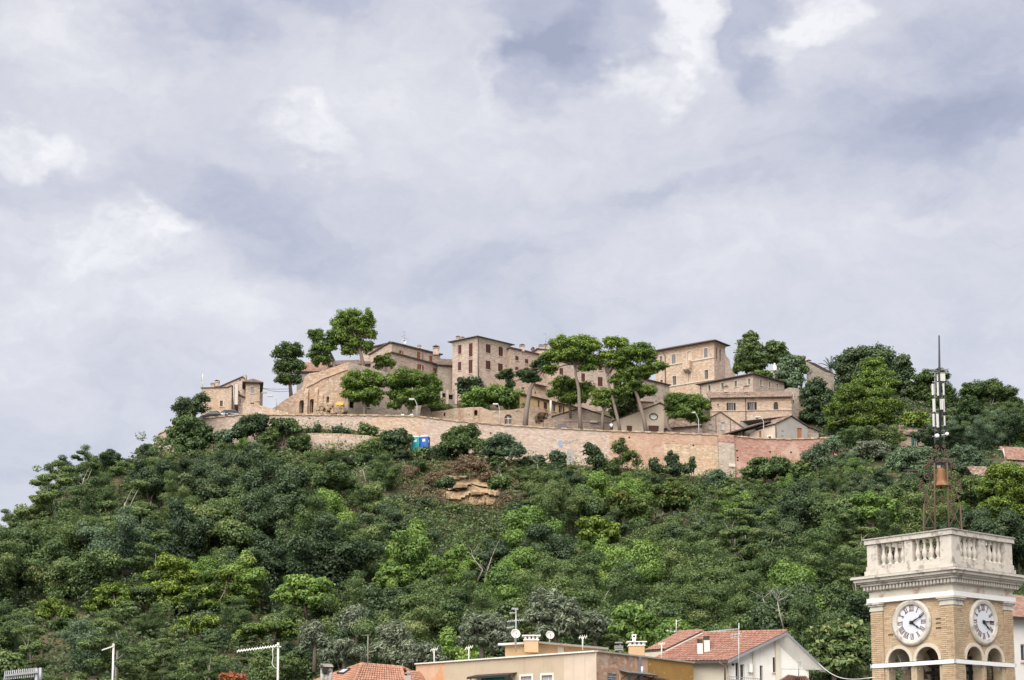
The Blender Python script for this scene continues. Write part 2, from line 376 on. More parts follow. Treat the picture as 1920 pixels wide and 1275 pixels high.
class MB:
    """collects world-space faces, then links them as one mesh object"""
    def __init__(self):
        self.v, self.f, self.uv, self.mi, self.sm = [], [], [], [], []
    def face(self, pts, uv=None, smooth=False):
        b = len(self.v)
        self.v += [tuple(p) for p in pts]
        self.f.append(tuple(range(b, b + len(pts))))
        if uv is None:
            p0 = Vector(pts[0]); e = (Vector(pts[1]) - p0)
            nrm = Vector((0, 0, 0))
            for i in range(1, len(pts) - 1):
                nrm += (Vector(pts[i]) - p0).cross(Vector(pts[i + 1]) - p0)
            nrm.normalize() if nrm.length > 1e-9 else None
            if abs(nrm.z) > .95: ax, ay = Vector((1, 0, 0)), Vector((0, 1, 0))
            else:
                ax = Vector((0, 0, 1)).cross(nrm).normalized(); ay = nrm.cross(ax)
            uv = [(Vector(p).dot(ax), Vector(p).dot(ay)) for p in pts]
        self.uv += list(uv); self.sm.append(smooth)
    def box(self, c, half, ax=None):
        c = Vector(c)
        X, Y, Z = ax if ax else (Vector((1, 0, 0)), Vector((0, 1, 0)), Vector((0, 0, 1)))
        X, Y, Z = X * half[0], Y * half[1], Z * half[2]
        q = [c + X * i + Y * j + Z * k for k in (-1, 1) for j in (-1, 1) for i in (-1, 1)]
        for a in ((0, 2, 3, 1), (4, 5, 7, 6), (0, 1, 5, 4), (2, 6, 7, 3), (0, 4, 6, 2), (1, 3, 7, 5)):
            self.face([q[i] for i in a])
        return self
    def bar(self, a, b, w, h=None, up=Vector((0, 0, 1))):
        a, b = Vector(a), Vector(b); h = h or w
        Z = (b - a); L = Z.length; Z.normalize()
        u = up if abs(Z.dot(up)) < .95 else Vector((0, 1, 0))
        X = u.cross(Z).normalized(); Yv = Z.cross(X)
        return self.box((a + b) / 2, (w / 2, h / 2, L / 2), (X, Yv, Z))
    def tube(self, path, radii, k=8, cap=True):
        path = [Vector(p) for p in path]
        if not hasattr(radii, '__len__'): radii = [radii] * len(path)
        rings = []; prevX = None
        for i, p in enumerate(path):
            d = (path[min(i + 1, len(path) - 1)] - path[max(i - 1, 0)]).normalized()
            if prevX is None:
                u = Vector((0, 1, 0)) if abs(d.y) < .9 else Vector((1, 0, 0))
                X = u.cross(d).normalized()
            else:
                X = (prevX - d * prevX.dot(d)).normalized()
            prevX = X; Yv = d.cross(X)
            rings.append([p + (X * math.cos(2 * math.pi * j / k) + Yv * math.sin(2 * math.pi * j / k)) * radii[i] for j in range(k)])
        for i in range(len(rings) - 1):
            for j in range(k):
                a, b = rings[i], rings[i + 1]
                self.face([a[j], a[(j + 1) % k], b[(j + 1) % k], b[j]], smooth=True)
        if cap:
            self.face(rings[0][::-1]); self.face(rings[-1])
        return self
    def lathe(self, c, prof, k=12, ax=None, smooth=True):
        c = Vector(c)
        X, Y, Z = ax if ax else (Vector((1, 0, 0)), Vector((0, 1, 0)), Vector((0, 0, 1)))
        rings = [[c + Z * z + (X * math.cos(2 * math.pi * j / k) + Y * math.sin(2 * math.pi * j / k)) * r for j in range(k)] for r, z in prof]
        for i in range(len(rings) - 1):
            for j in range(k):
                a, b = rings[i], rings[i + 1]
                self.face([a[j], a[(j + 1) % k], b[(j + 1) % k], b[j]], smooth=smooth)
        if prof[0][0] > 1e-4: self.face(rings[0][::-1])
        if prof[-1][0] > 1e-4: self.face(rings[-1])
        return self
    def prism(self, poly, vec, caps=True):
        """polygon (list of points) swept along vec"""
        vec = Vector(vec); a = [Vector(p) for p in poly]; b = [p + vec for p in a]
        if caps:
            self.face(a); self.face(b[::-1])
        for i in range(len(a)):
            j = (i + 1) % len(a)
            self.face([a[i], b[i], b[j], a[j]])
        return self
    def build(self, name, mat, parent=None, loc=None, fix=True):
        me = bpy.data.meshes.new(name)
        o = bpy.data.objects.new(name, me); COL.objects.link(o)
        base = rootloc(parent) if parent is not None else Vector(loc or (0, 0, 0))
        if parent is not None: o.parent = parent
        else: o.location = base
        vv = [(p[0] - base[0], p[1] - base[1], p[2] - base[2]) for p in self.v]
        me.from_pydata(vv, [], self.f)
        ul = me.uv_layers.new(name='UVMap')
        ul.data.foreach_set('uv', np.array(self.uv, dtype=np.float32).ravel())
        me.polygons.foreach_set('use_smooth', self.sm)
        bm = bmesh.new(); bm.from_mesh(me)
        bmesh.ops.remove_doubles(bm, verts=bm.verts, dist=1e-4)
        if fix: bmesh.ops.recalc_face_normals(bm, faces=bm.faces)
        bm.to_mesh(me); bm.free()
        if mat is not None: me.materials.append(M[mat] if isinstance(mat, str) else mat)
        return o

# ------------------------------------------------------------------ facades measured from the photograph
class Fac:
    """a vertical wall plane: origin A, horizontal unit direction e (left to right), outward normal n"""
    def __init__(self, A, e):
        self.A = Vector(A); self.e = Vector((e[0], e[1], 0)).normalized()
        self.n = Vector((self.e.y, -self.e.x, 0))
    @staticmethod
    def two(px0, py0, Y0, px1, py1):          # both points on one horizontal line
        A = P(px0, py0, Y0); B = Pz(px1, py1, A.z)
        return Fac(A, B - A)
    @staticmethod
    def yaw(px0, py0, Y0, deg):
        return Fac(P(px0, py0, Y0), (math.cos(R(deg)), math.sin(R(deg))))
    def sz(self, px, py):
        r = ray(px, py); o = Vector((0, 0, CAMZ))
        t = (self.A - o).dot(self.n) / r.dot(self.n)
        q = o + r * t
        return ((q - self.A).dot(self.e), q.z)
    def pt(self, s, z, d=0.0):
        return Vector((self.A.x, self.A.y, 0)) + self.e * s + self.n * d + Vector((0, 0, z))
    def rect(self, x0, y0, x1, y1):
        s0 = self.sz(x0, (y0 + y1) / 2)[0]; s1 = self.sz(x1, (y0 + y1) / 2)[0]
        z1 = self.sz((x0 + x1) / 2, y0)[1]; z0 = self.sz((x0 + x1) / 2, y1)[1]
        return s0, z0, s1, z1

def hole_loop(kind, r, seg=8):
    s0, z0, s1, z1 = r
    if kind == 'arch':
        cx, rad = (s0 + s1) / 2, (s1 - s0) / 2; zs = max(z1 - rad, z0 + .02)
        hh = z1 - zs
        return [(s0, z0), (s1, z0)] + [(cx + rad * math.cos(a), zs + hh * math.sin(a)) for a in [math.pi * i / seg for i in range(seg + 1)]]
    if kind == 'oval':
        cx, cz = (s0 + s1) / 2, (z0 + z1) / 2
        return [(cx + (s1 - s0) / 2 * math.cos(2 * math.pi * i / 20), cz + (z1 - z0) / 2 * math.sin(2 * math.pi * i / 20)) for i in range(20)]
    return [(s0, z0), (s1, z0), (s1, z1), (s0, z1)]

def wall_panel(mb, fac, outline, holes=(), depth=.25):
    loops = [[Vector((s, z, 0)) for s, z in outline]] + [[Vector((s, z, 0)) for s, z in h] for h in holes]
    flat = [p for l in loops for p in l]
    for t in tessellate_polygon(loops):
        q = [flat[i] for i in t]
        a = (q[1].x - q[0].x) * (q[2].y - q[0].y) - (q[1].y - q[0].y) * (q[2].x - q[0].x)
        if abs(a) < 1e-9: continue
        if a < 0: q = q[::-1]
        mb.face([fac.pt(p.x, p.y) for p in q], [(p.x, p.y) for p in q])
    for h in holes:
        for i in range(len(h)):
            (sa, za), (sb, zb) = h[i], h[(i + 1) % len(h)]
            mb.face([fac.pt(sa, za), fac.pt(sb, zb), fac.pt(sb, zb, -depth), fac.pt(sa, za, -depth)],
                    [(sa, za), (sb, zb), (sb + .01, zb + depth), (sa + .01, za + depth)])

def add_window(root, fac, kind, r, depth, opt):
    """fills one opening; every leaf, pane and sill is a piece of its own under the window"""
    s0, z0, s1, z1 = r; W, H = s1 - s0, z1 - z0
    ax = (fac.e, -fac.n, Vector((0, 0, 1)))
    sh = opt.get('sh', 'shutter'); shape = opt.get('shape', 'rect'); ft = min(.06, W * .12)
    loop = hole_loop(shape, r)
    m = MB()
    # frame: a ring lining the opening
    inner = hole_loop(shape, (s0 + ft, z0 + ft, s1 - ft, z1 - ft))
    for i in range(len(loop)):
        a, b = loop[i], loop[(i + 1) % len(loop)]; c, d = inner[(i + 1) % len(inner)], inner[i]
        q = [fac.pt(*p, -depth * .55) for p in (a, b, c, d)]
        m.prism(q, fac.n * -.05)
    if kind in ('dark', 'open', 'pale', 'void') and W > .5 and kind != 'void':
        m.box(fac.pt((s0 + s1) / 2, (z0 + z1) / 2 - (.0 if shape == 'rect' else .1), -depth * .62), (ft * .4, .02, H / 2 - ft), ax)
    nm = 'door' if kind in ('door',) else 'window'
    fr = m.build(nm, opt.get('frame', 'trim' if kind != 'void' else 'stone_grey'), root)
    pane = {'dark': 'glass', 'open': 'glass', 'pale': 'glass_pale', 'void': 'void', 'shut': 'void', 'door': None, 'brick': None}.get(kind)
    pane = opt.get('pane', pane)
    if pane:
        b = MB(); q = [fac.pt(*p, -depth * (.66 if kind != 'void' else 1.0)) for p in loop]
        b.prism(q, fac.n * -.03)
        b.build('pane' if kind not in ('void', 'shut') else 'dark_backing', pane, fr)  # closed near-black sheet paints the darkness inside the opening
    if kind == 'brick':
        b = MB(); b.prism([fac.pt(*p, -depth * .5) for p in loop], fac.n * -.1); b.build('brick_infill', opt.get('fill', 'stone_warm'), fr)
    def leaf(a, b, d, th=.04):
        lf = MB()
        st = min(.07, (b - a) * .2)
        for (x0, y0, x1, y1) in ((a, z0 + .02, a + st, z1 - .02), (b - st, z0 + .02, b, z1 - .02), (a + st, z0 + .02, b - st, z0 + .1), (a + st, z1 - .1, b - st, z1 - .02)):
            lf.box(fac.pt((x0 + x1) / 2, (y0 + y1) / 2, d), ((x1 - x0) / 2, th / 2, (y1 - y0) / 2), ax)
        k = max(5, int((z1 - z0) / .16))
        tz = Vector((0, 0, 1)) * .8 + fac.n * -.6; tn = fac.n * .8 + Vector((0, 0, 1)) * .6
        for i in range(k):
            zz = z0 + .1 + (H - .2) * (i + .5) / k
            lf.box(fac.pt((a + b) / 2, zz, d), ((b - a) / 2 - st, .01, (H - .2) / k * .62), (fac.e, tn, tz))
        lf.build('shutter', sh, fr)
    if kind == 'shut':
        mid = (s0 + s1) / 2
        if shape == 'rect' and W > .55:
            leaf(s0 + .02, mid - .01, -.07); leaf(mid + .01, s1 - .02, -.07)
        else:
            lf = MB(); lf.prism([fac.pt(*p, -.06) for p in hole_loop(shape, (s0 + .02, z0 + .02, s1 - .02, z1 - .02))], fac.n * -.05)
            lf.build('shutter', sh, fr)
    if kind == 'open':
        wl = opt.get('lw', W / 2)
        leaf(s0 - wl - .02, s0 - .02, .05); leaf(s1 + .02, s1 + wl + .02, .05)
    if kind == 'door':
        lf = MB()
        nb = max(3, int(W / .25))
        for i in range(nb):
            a = s0 + ft + (W - 2 * ft) * i / nb; b = s0 + ft + (W - 2 * ft) * (i + 1) / nb - .012
            lf.box(fac.pt((a + b) / 2, (z0 + z1) / 2, -depth * .6), ((b - a) / 2, .025, H / 2 - ft), ax)
        lf.build('door_leaf', sh, fr)
    if opt.get('sill', kind not in ('door', 'void', 'brick')) and shape == 'rect':
        MB().box(fac.pt((s0 + s1) / 2, z0 - .05, .03), (W / 2 + .08, .08, .045), ax).build('sill', opt.get('sillm', 'trim'), fr)
    if opt.get('surround'):
        t = .14; sm = MB()
        out = hole_loop(shape, (s0 - t, z0 - (t if shape != 'arch' else 0), s1 + t, z1 + t)); lo = loop
        for i in range(len(lo)):
            q = [fac.pt(*p, .0) for p in (lo[i], lo[(i + 1) % len(lo)], out[(i + 1) % len(out)], out[i])]
            sm.prism(q, fac.n * .035)
        sm.build('surround', opt.get('surm', 'trim'), fr)
    return fr

def parse(fac, ops):
    res = []
    for o in ops:
        kind, x0, y0, x1, y1 = o[:5]; opt = dict(o[5]) if len(o) > 5 else {}
        res.append((kind, fac.rect(x0, y0, x1, y1), opt))
    return res

def facade_wall(root, fac, outline, ops, wallmat, mb=None, depth=.26, build_name='wall'):
    pr = parse(fac, ops)
    own = mb is None
    mb = mb or MB()
    wall_panel(mb, fac, outline, [hole_loop(o.get('shape', 'rect'), r) for _, r, o in pr], depth)
    wo = mb.build(build_name, wallmat, root, fix=False) if own else None
    for k, r, o in pr:
        add_window(root, fac, k, r, depth, o)
    return wo

def roof_slab(root, p0, p1, vec, over=(.35, .35), out=.4, th=.16, mat='tiles', name='roof', edge=True, sub=0):
    """sloping or level roof plane: front edge p0-p1, swept along vec, overhanging the walls"""
    p0, p1, vec = Vector(p0), Vector(p1), Vector(vec)
    d = (p1 - p0).normalized(); vn = vec.normalized()
    a = p0 - d * over[0] - vn * out; b = p1 + d * over[1] - vn * out; v = vec + vn * out * 2
    up = d.cross(vn); up = up if up.z > 0 else -up
    m = MB(); L = (b - a).length; D = v.length
    t = up * th
    alongv = abs(d.z) > .02                      # tiles run down the slope
    uvt = [(0, 0), (L, 0), (L, D), (0, D)] if not alongv else [(0, 0), (0, L), (D, L), (D, 0)]
    m.face([a + t, b + t, b + v + t, a + v + t], uvt)
    # scalloped tile ends along the front edge and down the sides
    o = m.build(name, mat, root, fix=False)
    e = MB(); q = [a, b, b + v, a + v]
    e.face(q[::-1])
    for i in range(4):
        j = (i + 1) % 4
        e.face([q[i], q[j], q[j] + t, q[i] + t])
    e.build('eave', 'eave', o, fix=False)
    return o

def hip_roof(root, corners, over=.45, rise=1.2, mat='tiles', th=.14, name='roof'):
    """low hipped roof on four eave corners (in order round the house)"""
    c = sum((Vector(p) for p in corners), Vector()) / 4
    ex = []
    n = len(corners)
    for i in range(n):
        p = Vector(corners[i]); u = (p - Vector(corners[i - 1])).normalized(); v = (p - Vector(corners[(i + 1) % n])).normalized()
        ex.append(p + u * over + v * over)
    L1 = (ex[1] - ex[0]).length; L2 = (ex[2] - ex[1]).length
    if L1 >= L2:
        ma, mb_ = (ex[0] + ex[3]) / 2, (ex[1] + ex[2]) / 2; k = min(.5, L2 / 2 / L1)
    else:
        ma, mb_ = (ex[0] + ex[1]) / 2, (ex[2] + ex[3]) / 2; k = min(.5, L1 / 2 / L2)
    up = Vector((0, 0, rise)); T = Vector((0, 0, th))
    r0 = ma.lerp(mb_, k) + up; r1 = ma.lerp(mb_, 1 - k) + up
    m = MB()
    if L1 >= L2: quads = [(ex[0], ex[1], r1, r0), (ex[1], ex[2], r1), (ex[2], ex[3], r0, r1), (ex[3], ex[0], r0)]
    else: quads = [(ex[0], ex[1], r0), (ex[1], ex[2], r1, r0), (ex[2], ex[3], r1), (ex[3], ex[0], r0, r1)]
    for q in quads:
        q = [Vector(p) + T for p in q]; d = (q[1] - q[0]).normalized()
        nn = d.cross(q[2] - q[0]).normalized(); y = nn.cross(d)
        m.face(q, [((p - q[0]).dot(d), (p - q[0]).dot(y)) for p in q])
    o = m.build(name, mat, root, fix=False)
    e = MB(); e.face([p for p in ex])
    for i in range(4):
        j = (i + 1) % 4; e.face([ex[i], ex[j], ex[j] + T, ex[i] + T])
    e.build('eave', 'eave', o)
    return o

def chimney(parent, c, w, h, mat='stone', cap='tiles', d=None, pots=True):
    """brick stack with a little gabled cap on posts"""
    c = Vector(c); d = d or w
    m = MB(); m.box(c + Vector((0, 0, h * .36)), (w / 2, d / 2, h * .36))
    m.box(c + Vector((0, 0, h * .74)), (w / 2 + .07, d / 2 + .07, .06))
    for sx in (-1, 1):
        for sy in (-1, 1):
            m.box(c + Vector((sx * (w / 2 - .07), sy * (d / 2 - .07), h * .84)), (.06, .06, h * .08 + .02))
    o = m.build('chimney', mat, parent)
    k = MB()
    z = c.z + h * .92
    a = [Vector((c.x - w / 2 - .1, c.y - d / 2 - .1, z)), Vector((c.x + w / 2 + .1, c.y - d / 2 - .1, z)), Vector((c.x, c.y - d / 2 - .1, z + h * .16))]
    k.prism(a, (0, d + .2, 0))
    k.build('chimney_cap', cap, o)
    return o

def pipe(root, pts, r=.07, mat='copper', name='downpipe'):
    MB().tube(pts, r, 6).build(name, mat, root)

# ------------------------------------------------------------------ terrain
def px2(tab, u):
    return float(np.interp(u, [t[0] for t in tab], [t[1] for t in tab]))
WALLTOP = [(250, 836), (296, 815), (330, 797), (360, 786), (400, 783), (440, 779), (455, 778), (510, 778), (700, 779), (780, 781), (860, 790), (940, 797),
           (1000, 801), (1130, 808), (1250, 812), (1350, 816), (1420, 822), (1480, 824), (1560, 821), (1640, 822)]
def YW(u): return 262 + (u - 440) / 1120 * 4
LEDGE = [(500, 836), (512, 829), (545, 820), (580, 818), (640, 819), (692, 823), (730, 829), (765, 842)]
#        u     crest(y, Y)   z285    z310 as (screen y) ; back
GT = [(-700, 1300, 205, 1360, 1390), (-300, 1170, 212, 1250, 1300), (0, 1020, 225, 1090, 1150), (60, 975, 230, 1040, 1100),
      (120, 922, 236, 960, 1010), (200, 888, 243, 905, 940), (290, 850, 252, 842, 880), (340, 840, 257, 800, 830), (440, 836, 260, 786, 800),
      (500, 850, 260, 781, 790), (511, 850, 260, 779, 785), (560, 852, 260, 770, 760), (650, 852, 260, 765, 716), (745, 853, 261, 752, 715), (769, 853, 261, 752, 715), (771, 853, 261, 752, 715), (900, 858, 261, 765, 728),
      (1000, 866, 261, 780, 745), (1150, 876, 262, 794, 755), (1350, 896, 262.5, 772, 735), (1480, 890, 263, 776, 728), (1560, 862, 263.5, 780, 724),
      (1650, 856, 264, 842, 728), (1760, 856, 264, 842, 742), (1920, 850, 264, 815, 760), (2400, 880, 264, 830, 800), (2900, 900, 264, 850, 830)]
def colz(row):
    u, yc, Yc, y285, y310 = row
    def zz(y, Y): return (CY + SHIFT + F * SP / CP - y) / F * Y * 1.0 * 1.0 + 0 if False else P(u, y, Y).z
    pts = [(120, 0.0), (150, 3.0), (166, zz(1345, 166))]
    n = 6
    for i in range(1, n + 1):
        t = i / n
        Y = 166 + (Yc - 166) * t
        y = 1345 + (yc - 1345) * (t ** .92)
        pts.append((Y, zz(y, Y)))
    if 510 <= u <= 770:
        pts[-1] = (258.2, zz(850, 258.2)); pts += [(259.0, zz(px2(LEDGE, u) - 1, 259.0)), (261.5, zz(px2(LEDGE, u) - 11, 261.5))]
    if 290 <= u <= 1620:
        yw = px2(WALLTOP, u); W = YW(u)
        zt = zz(yw, W) - 1.0
        pts += [(W - .15, pts[-1][1] + .2), (W + .4, zt), (W + 9, zt + .1)]
    pts += [(285, zz(y285, 285)), (310, zz(y310, 310)), (345, zz(y310, 310) - 3), (430, 20.0), (470, 0.0)]
    return np.array([p[0] for p in pts]), np.array([p[1] for p in pts])
GC = [(r[0],) + colz(r) for r in GT]
GU = [r[0] for r in GC]
def ground(u, Y):
    i = int(np.clip(np.searchsorted(GU, u) - 1, 0, len(GU) - 2))
    t = min(max((u - GU[i]) / (GU[i + 1] - GU[i]), 0), 1)
    t = t * t * (3 - 2 * t) * .5 + t * .5
    a = np.interp(Y, GC[i][1], GC[i][2]); b = np.interp(Y, GC[i + 1][1], GC[i + 1][2])
    return float(a + (b - a) * t)
def GP(u, Y, dz=0.0):
    z = ground(u, Y)
    return Vector((XU(u, Y, z), Y, z + dz))
def terrain():
    us = list(range(-700, 2901, 16))
    Ys = [120, 140, 150, 158, 166] + list(np.linspace(170, 258, 36)) + [260, 261, 261.5, 262, 262.5, 263, 263.5, 264, 264.5, 265, 265.5, 266, 266.5, 267, 268, 270, 272, 275, 280, 285, 290, 295, 300, 305, 310, 320, 332, 345, 380, 430, 470]
    from mathutils import noise
    v, f = [], []
    for Y in Ys:
        for u in us:
            p = GP(u, Y)
            if 170 < Y < 257: p.z += noise.noise(Vector((p.x * .09, p.y * .09, 1.3))) * 1.2 + noise.noise(Vector((p.x * .3, p.y * .3, 5))) * .5
            v.append(tuple(p))
    nu = len(us)
    for j in range(len(Ys) - 1):
        for i in range(nu - 1):
            a = j * nu + i
            f.append((a, a + 1, a + 1 + nu, a + nu))
    me = bpy.data.meshes.new('hill'); me.from_pydata(v, [], f)
    me.polygons.foreach_set('use_smooth', [True] * len(f))
    me.materials.append(M['soil'])
    o = bpy.data.objects.new('hill', me); COL.objects.link(o); o['kind'] = 'structure'
    g = MB(); S = 4000
    g.face([(-S, -S, -.02), (S, -S, -.02), (S, S, -.02), (-S, S, -.02)])
    o = g.build('ground', 'street'); o['kind'] = 'structure'
terrain()

# ------------------------------------------------------------------ vegetation builders
def quads_mesh(name, c, nrm, L, W, shade, mat):
    """one leaf or needle tuft per diamond-shaped face"""
    n = len(c)
    r = rng.normal(size=(n, 3)); t = np.cross(nrm, r); t /= np.linalg.norm(t, axis=1)[:, None] + 1e-9
    b = np.cross(nrm, t)
    L = (L * rng.uniform(.65, 1.3, n))[:, None]; W = (W * rng.uniform(.65, 1.3, n))[:, None]
    fold = nrm * (W * .35)
    v = np.stack([c - t * L / 2, c + b * W / 2 + fold, c + t * L / 2, c - b * W / 2 + fold], axis=1).reshape(-1, 3)
    me = bpy.data.meshes.new(name)
    me.vertices.add(4 * n); me.vertices.foreach_set('co', v.astype(np.float32).ravel())
    me.loops.add(4 * n); me.loops.foreach_set('vertex_index', np.arange(4 * n, dtype=np.int32))
    me.polygons.add(n); me.polygons.foreach_set('loop_start', np.arange(0, 4 * n, 4, dtype=np.int32))
    try: me.polygons.foreach_set('loop_total', np.full(n, 4, dtype=np.int32))
    except Exception: pass
    at = me.attributes.new('shade', 'FLOAT', 'FACE'); at.data.foreach_set('value', np.clip(shade, 0, 1).astype(np.float32))
    me.update(); me.validate()
    me.materials.append(M[mat])
    return me

def subclumps(c, r, k, frac, flat=.72, low=-.35):
    out = []
    c = np.array(c); r = np.array(r)
    while len(out) < k:
        d = rng.normal(size=3); d /= np.linalg.norm(d)
        if d[2] < low and rng.random() < .8: continue
        q = rng.uniform(.40, 1.0)
        rad = (r[0] * r[1] * r[2]) ** (1 / 3) * frac * rng.uniform(.7, 1.3)
        out.append((c + d * r * q * (1 - frac * .45), np.array([rad * rng.uniform(.9, 1.25), rad * rng.uniform(.9, 1.25), rad * flat])))
    return out

def crown_mesh(name, clumps, n, L, W, mat, up=.5, shell=.5, topb=.26, jit=.11):
    vol = np.array([(r[0] * r[1] * r[2]) ** (2 / 3) for _, r in clumps]); vol /= vol.sum()
    cs, ns, sh = [], [], []
    for (c, r), p in zip(clumps, vol):
        m = max(6, int(n * p))
        d = rng.normal(size=(m, 3)); d /= np.linalg.norm(d, axis=1)[:, None]
        q = rng.uniform(shell ** 2, 1.06, m) ** .5 * (1 + np.abs(rng.normal(size=m)) * .16)
        q *= 1 + .16 * np.sin(d[:, 0] * 7 + rng.uniform(0, 6)) * np.sin(d[:, 2] * 6 + rng.uniform(0, 6))
        cs.append(np.array(c) + d * np.array(r) * q[:, None])
        nn = d * .8 + np.array([0, 0, up]) + rng.normal(size=(m, 3)) * .36
        ns.append(nn / np.linalg.norm(nn, axis=1)[:, None])
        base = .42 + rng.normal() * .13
        sh.append(base + topb * (d[:, 2] * .6) * q + rng.normal(size=m) * jit)  # leaf tone rises towards the top of each clump
    return quads_mesh(name, np.concatenate(cs), np.concatenate(ns), L, W, np.concatenate(sh), mat)

def limb(mb, a, b, r0, r1, bend=.12, k=6, seg=4):
    a, b = Vector(a), Vector(b); L = (b - a).length
    j = Vector((random.uniform(-1, 1), random.uniform(-1, 1), random.uniform(-.3, 1))) * L * bend
    pts = [a.lerp(b, i / seg) + j * math.sin(math.pi * i / seg) for i in range(seg + 1)]
    mb.tube(pts, [r0 + (r1 - r0) * i / seg for i in range(seg + 1)], k)

LEAFSTY = {  # leaf size, leaf width, sub-clump count, fraction, up bias, leaves
    'pine':  dict(L=.50, W=.15, k=34, frac=.30, flat=.66, up=.6, n=9000, shell=.35),
    'broad': dict(L=.50, W=.28, k=22, frac=.40, flat=.8, up=.5, n=6500, shell=.5),
    'bush':  dict(L=.40, W=.24, k=12, frac=.46, flat=.85, up=.5, n=3000, shell=.5),
    'olive': dict(L=.50, W=.16, k=26, frac=.32, flat=.9, up=.6, n=6000, shell=.35),
}

SPECS = []
def special_tree(name, label, cat, base, Y, ell, trunk=None, leaf='lf_mid', sty='broad', bark='bark', r0=.28, group=None, dens=1.0, low=-.35, limbs=6):
    """a tree surveyed from the photograph: base pixel and depth, trunk line and crown masses"""
    b = P(base[0], base[1], Y)
    SPECS.append((min(e[0] - e[2] for e in ell), max(e[0] + e[2] for e in ell), min(e[1] - e[3] for e in ell), max(e[1] + e[3] for e in ell), Y))
    root = thing(name, label, cat, b, group)
    S = LEAFSTY[sty]; k_ = ppm(Y)
    cl = []; cen = []
    area = sum(e[2] * e[3] for e in ell) / k_ ** 2
    for e in ell:
        px, py, rx, ry = e[:4]; g_ = 1.06 if sty == 'pine' else 1.06; rx, ry = rx * g_, ry * g_; dY = e[4] if len(e) > 4 else 0.0
        c = P(px, py, Y + dY); rr = (rx / k_, max(rx, ry) / k_ * .85, ry / k_)
        w_ = rx * ry / k_ ** 2 / area
        big = max(rx, ry) / k_
        kk = int(min(64, max(10, 9 + 14 * big)))
        cl += subclumps(c - b, np.array(rr) * 1.08, kk, (.36 if big < 1.6 else .26) * random.uniform(.9, 1.1), S['flat'], low)
        cl.append((np.array(c - b), np.array(rr) * .52))
        cen.append((c, rr))
    n = int(min(20000, max(1200, area * (900 if sty == 'pine' else 680))) * dens)
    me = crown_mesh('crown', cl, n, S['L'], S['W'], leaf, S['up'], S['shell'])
    cr = bpy.data.objects.new('crown', me); COL.objects.link(cr); cr.parent = root
    m = MB()
    tp = [P(px, py, Y) for px, py in (trunk or [])]
    if not tp:
        c0 = cen[0][0]; tp = [b, b.lerp(c0, .5) + Vector((.15, 0, 0)), c0]
    else: tp = [b] + tp
    tp[0] = tp[0] - Vector((0, 0, .8))
    nseg = len(tp)
    m.tube(tp, [r0 * (1 - .55 * i / (nseg - 1)) for i in range(nseg)], 8)
    tips = random.sample(range(len(cl)), min(limbs + len(ell), len(cl)))
    for i in tips:
        tgt = Vector(cl[i][0]) + b
        st = tp[-1] if random.random() < .6 or nseg < 3 else tp[-2].lerp(tp[-1], random.random())
        limb(m, st, tgt, r0 * .38, r0 * .1)
    m.build('trunk', bark, root)
    return root

# ------------------------------------------------------------------ house builders
def corner_house(name, label, C, Y, L=None, Rr=None, pyb=None, lenL=7.0, lenR=7.0, opsL=(), opsR=(), mat='stone', matR=None,
                 roof='hip', rise=1.2, over=.45, tiles='tiles', cornice=None, group=None):
    c = P(C[0], C[1], Y)
    if L: l = Pz(L[0], L[1], c.z)
    if Rr: r = Pz(Rr[0], Rr[1], c.z)
    if not L:
        d = (r - c).normalized(); l = c + Vector((-d.y, d.x, 0)) * lenL
    if not Rr:
        d = (l - c).normalized(); r = c + Vector((d.y, -d.x, 0)) * lenR
    zt = c.z; zb = P(C[0], pyb, Y).z
    root = thing(name, label, 'house', (c.x, c.y, zb), group)
    b = l + r - c
    fl, fr = Fac(l, c - l), Fac(c, r - c)
    wl, wr = (c - l).length, (r - c).length
    facade_wall(root, fl, [(0, zb), (wl, zb), (wl, zt), (0, zt)], opsL, mat)
    facade_wall(root, fr, [(0, zb), (wr, zb), (wr, zt), (0, zt)], opsR, matR or mat)
    m = MB(); h = Vector((0, 0, zb - zt))
    m.face([r, r + h, b + h, b]); m.face([b, b + h, l + h, l]); m.face([l, c, r, b])
    m.build('wall', mat, root)
    if cornice:
        for f_, w_ in ((fl, wl), (fr, wr)):
            k = MB()
            for dz, dd, hh in ((-.10, .16, .10), (-.30, .08, .10), (-.52, .04, .07)):
                k.box(f_.pt(w_ / 2, zt + dz, dd / 2), (w_ / 2 + dd, dd / 2 + .02, hh), (f_.e, -f_.n, Vector((0, 0, 1))))
            k.build('cornice', cornice, root)
    if roof == 'hip':
        hip_roof(root, [l, c, r, b], over, rise, tiles)
    elif roof == 'shedL':                     # eave along the left facade, rising backwards
        v = (r - c); v = Vector((v.x, v.y, rise))
        roof_slab(root, l, c, v, (over, over), over, .15, tiles)
        g = MB()
        for p in (c, l): g.face([p, p + Vector((v.x, v.y, 0)), p + v])
        g.build('wall', mat, root)
    return root, fl, fr, (l, c, r, b, zb, zt)

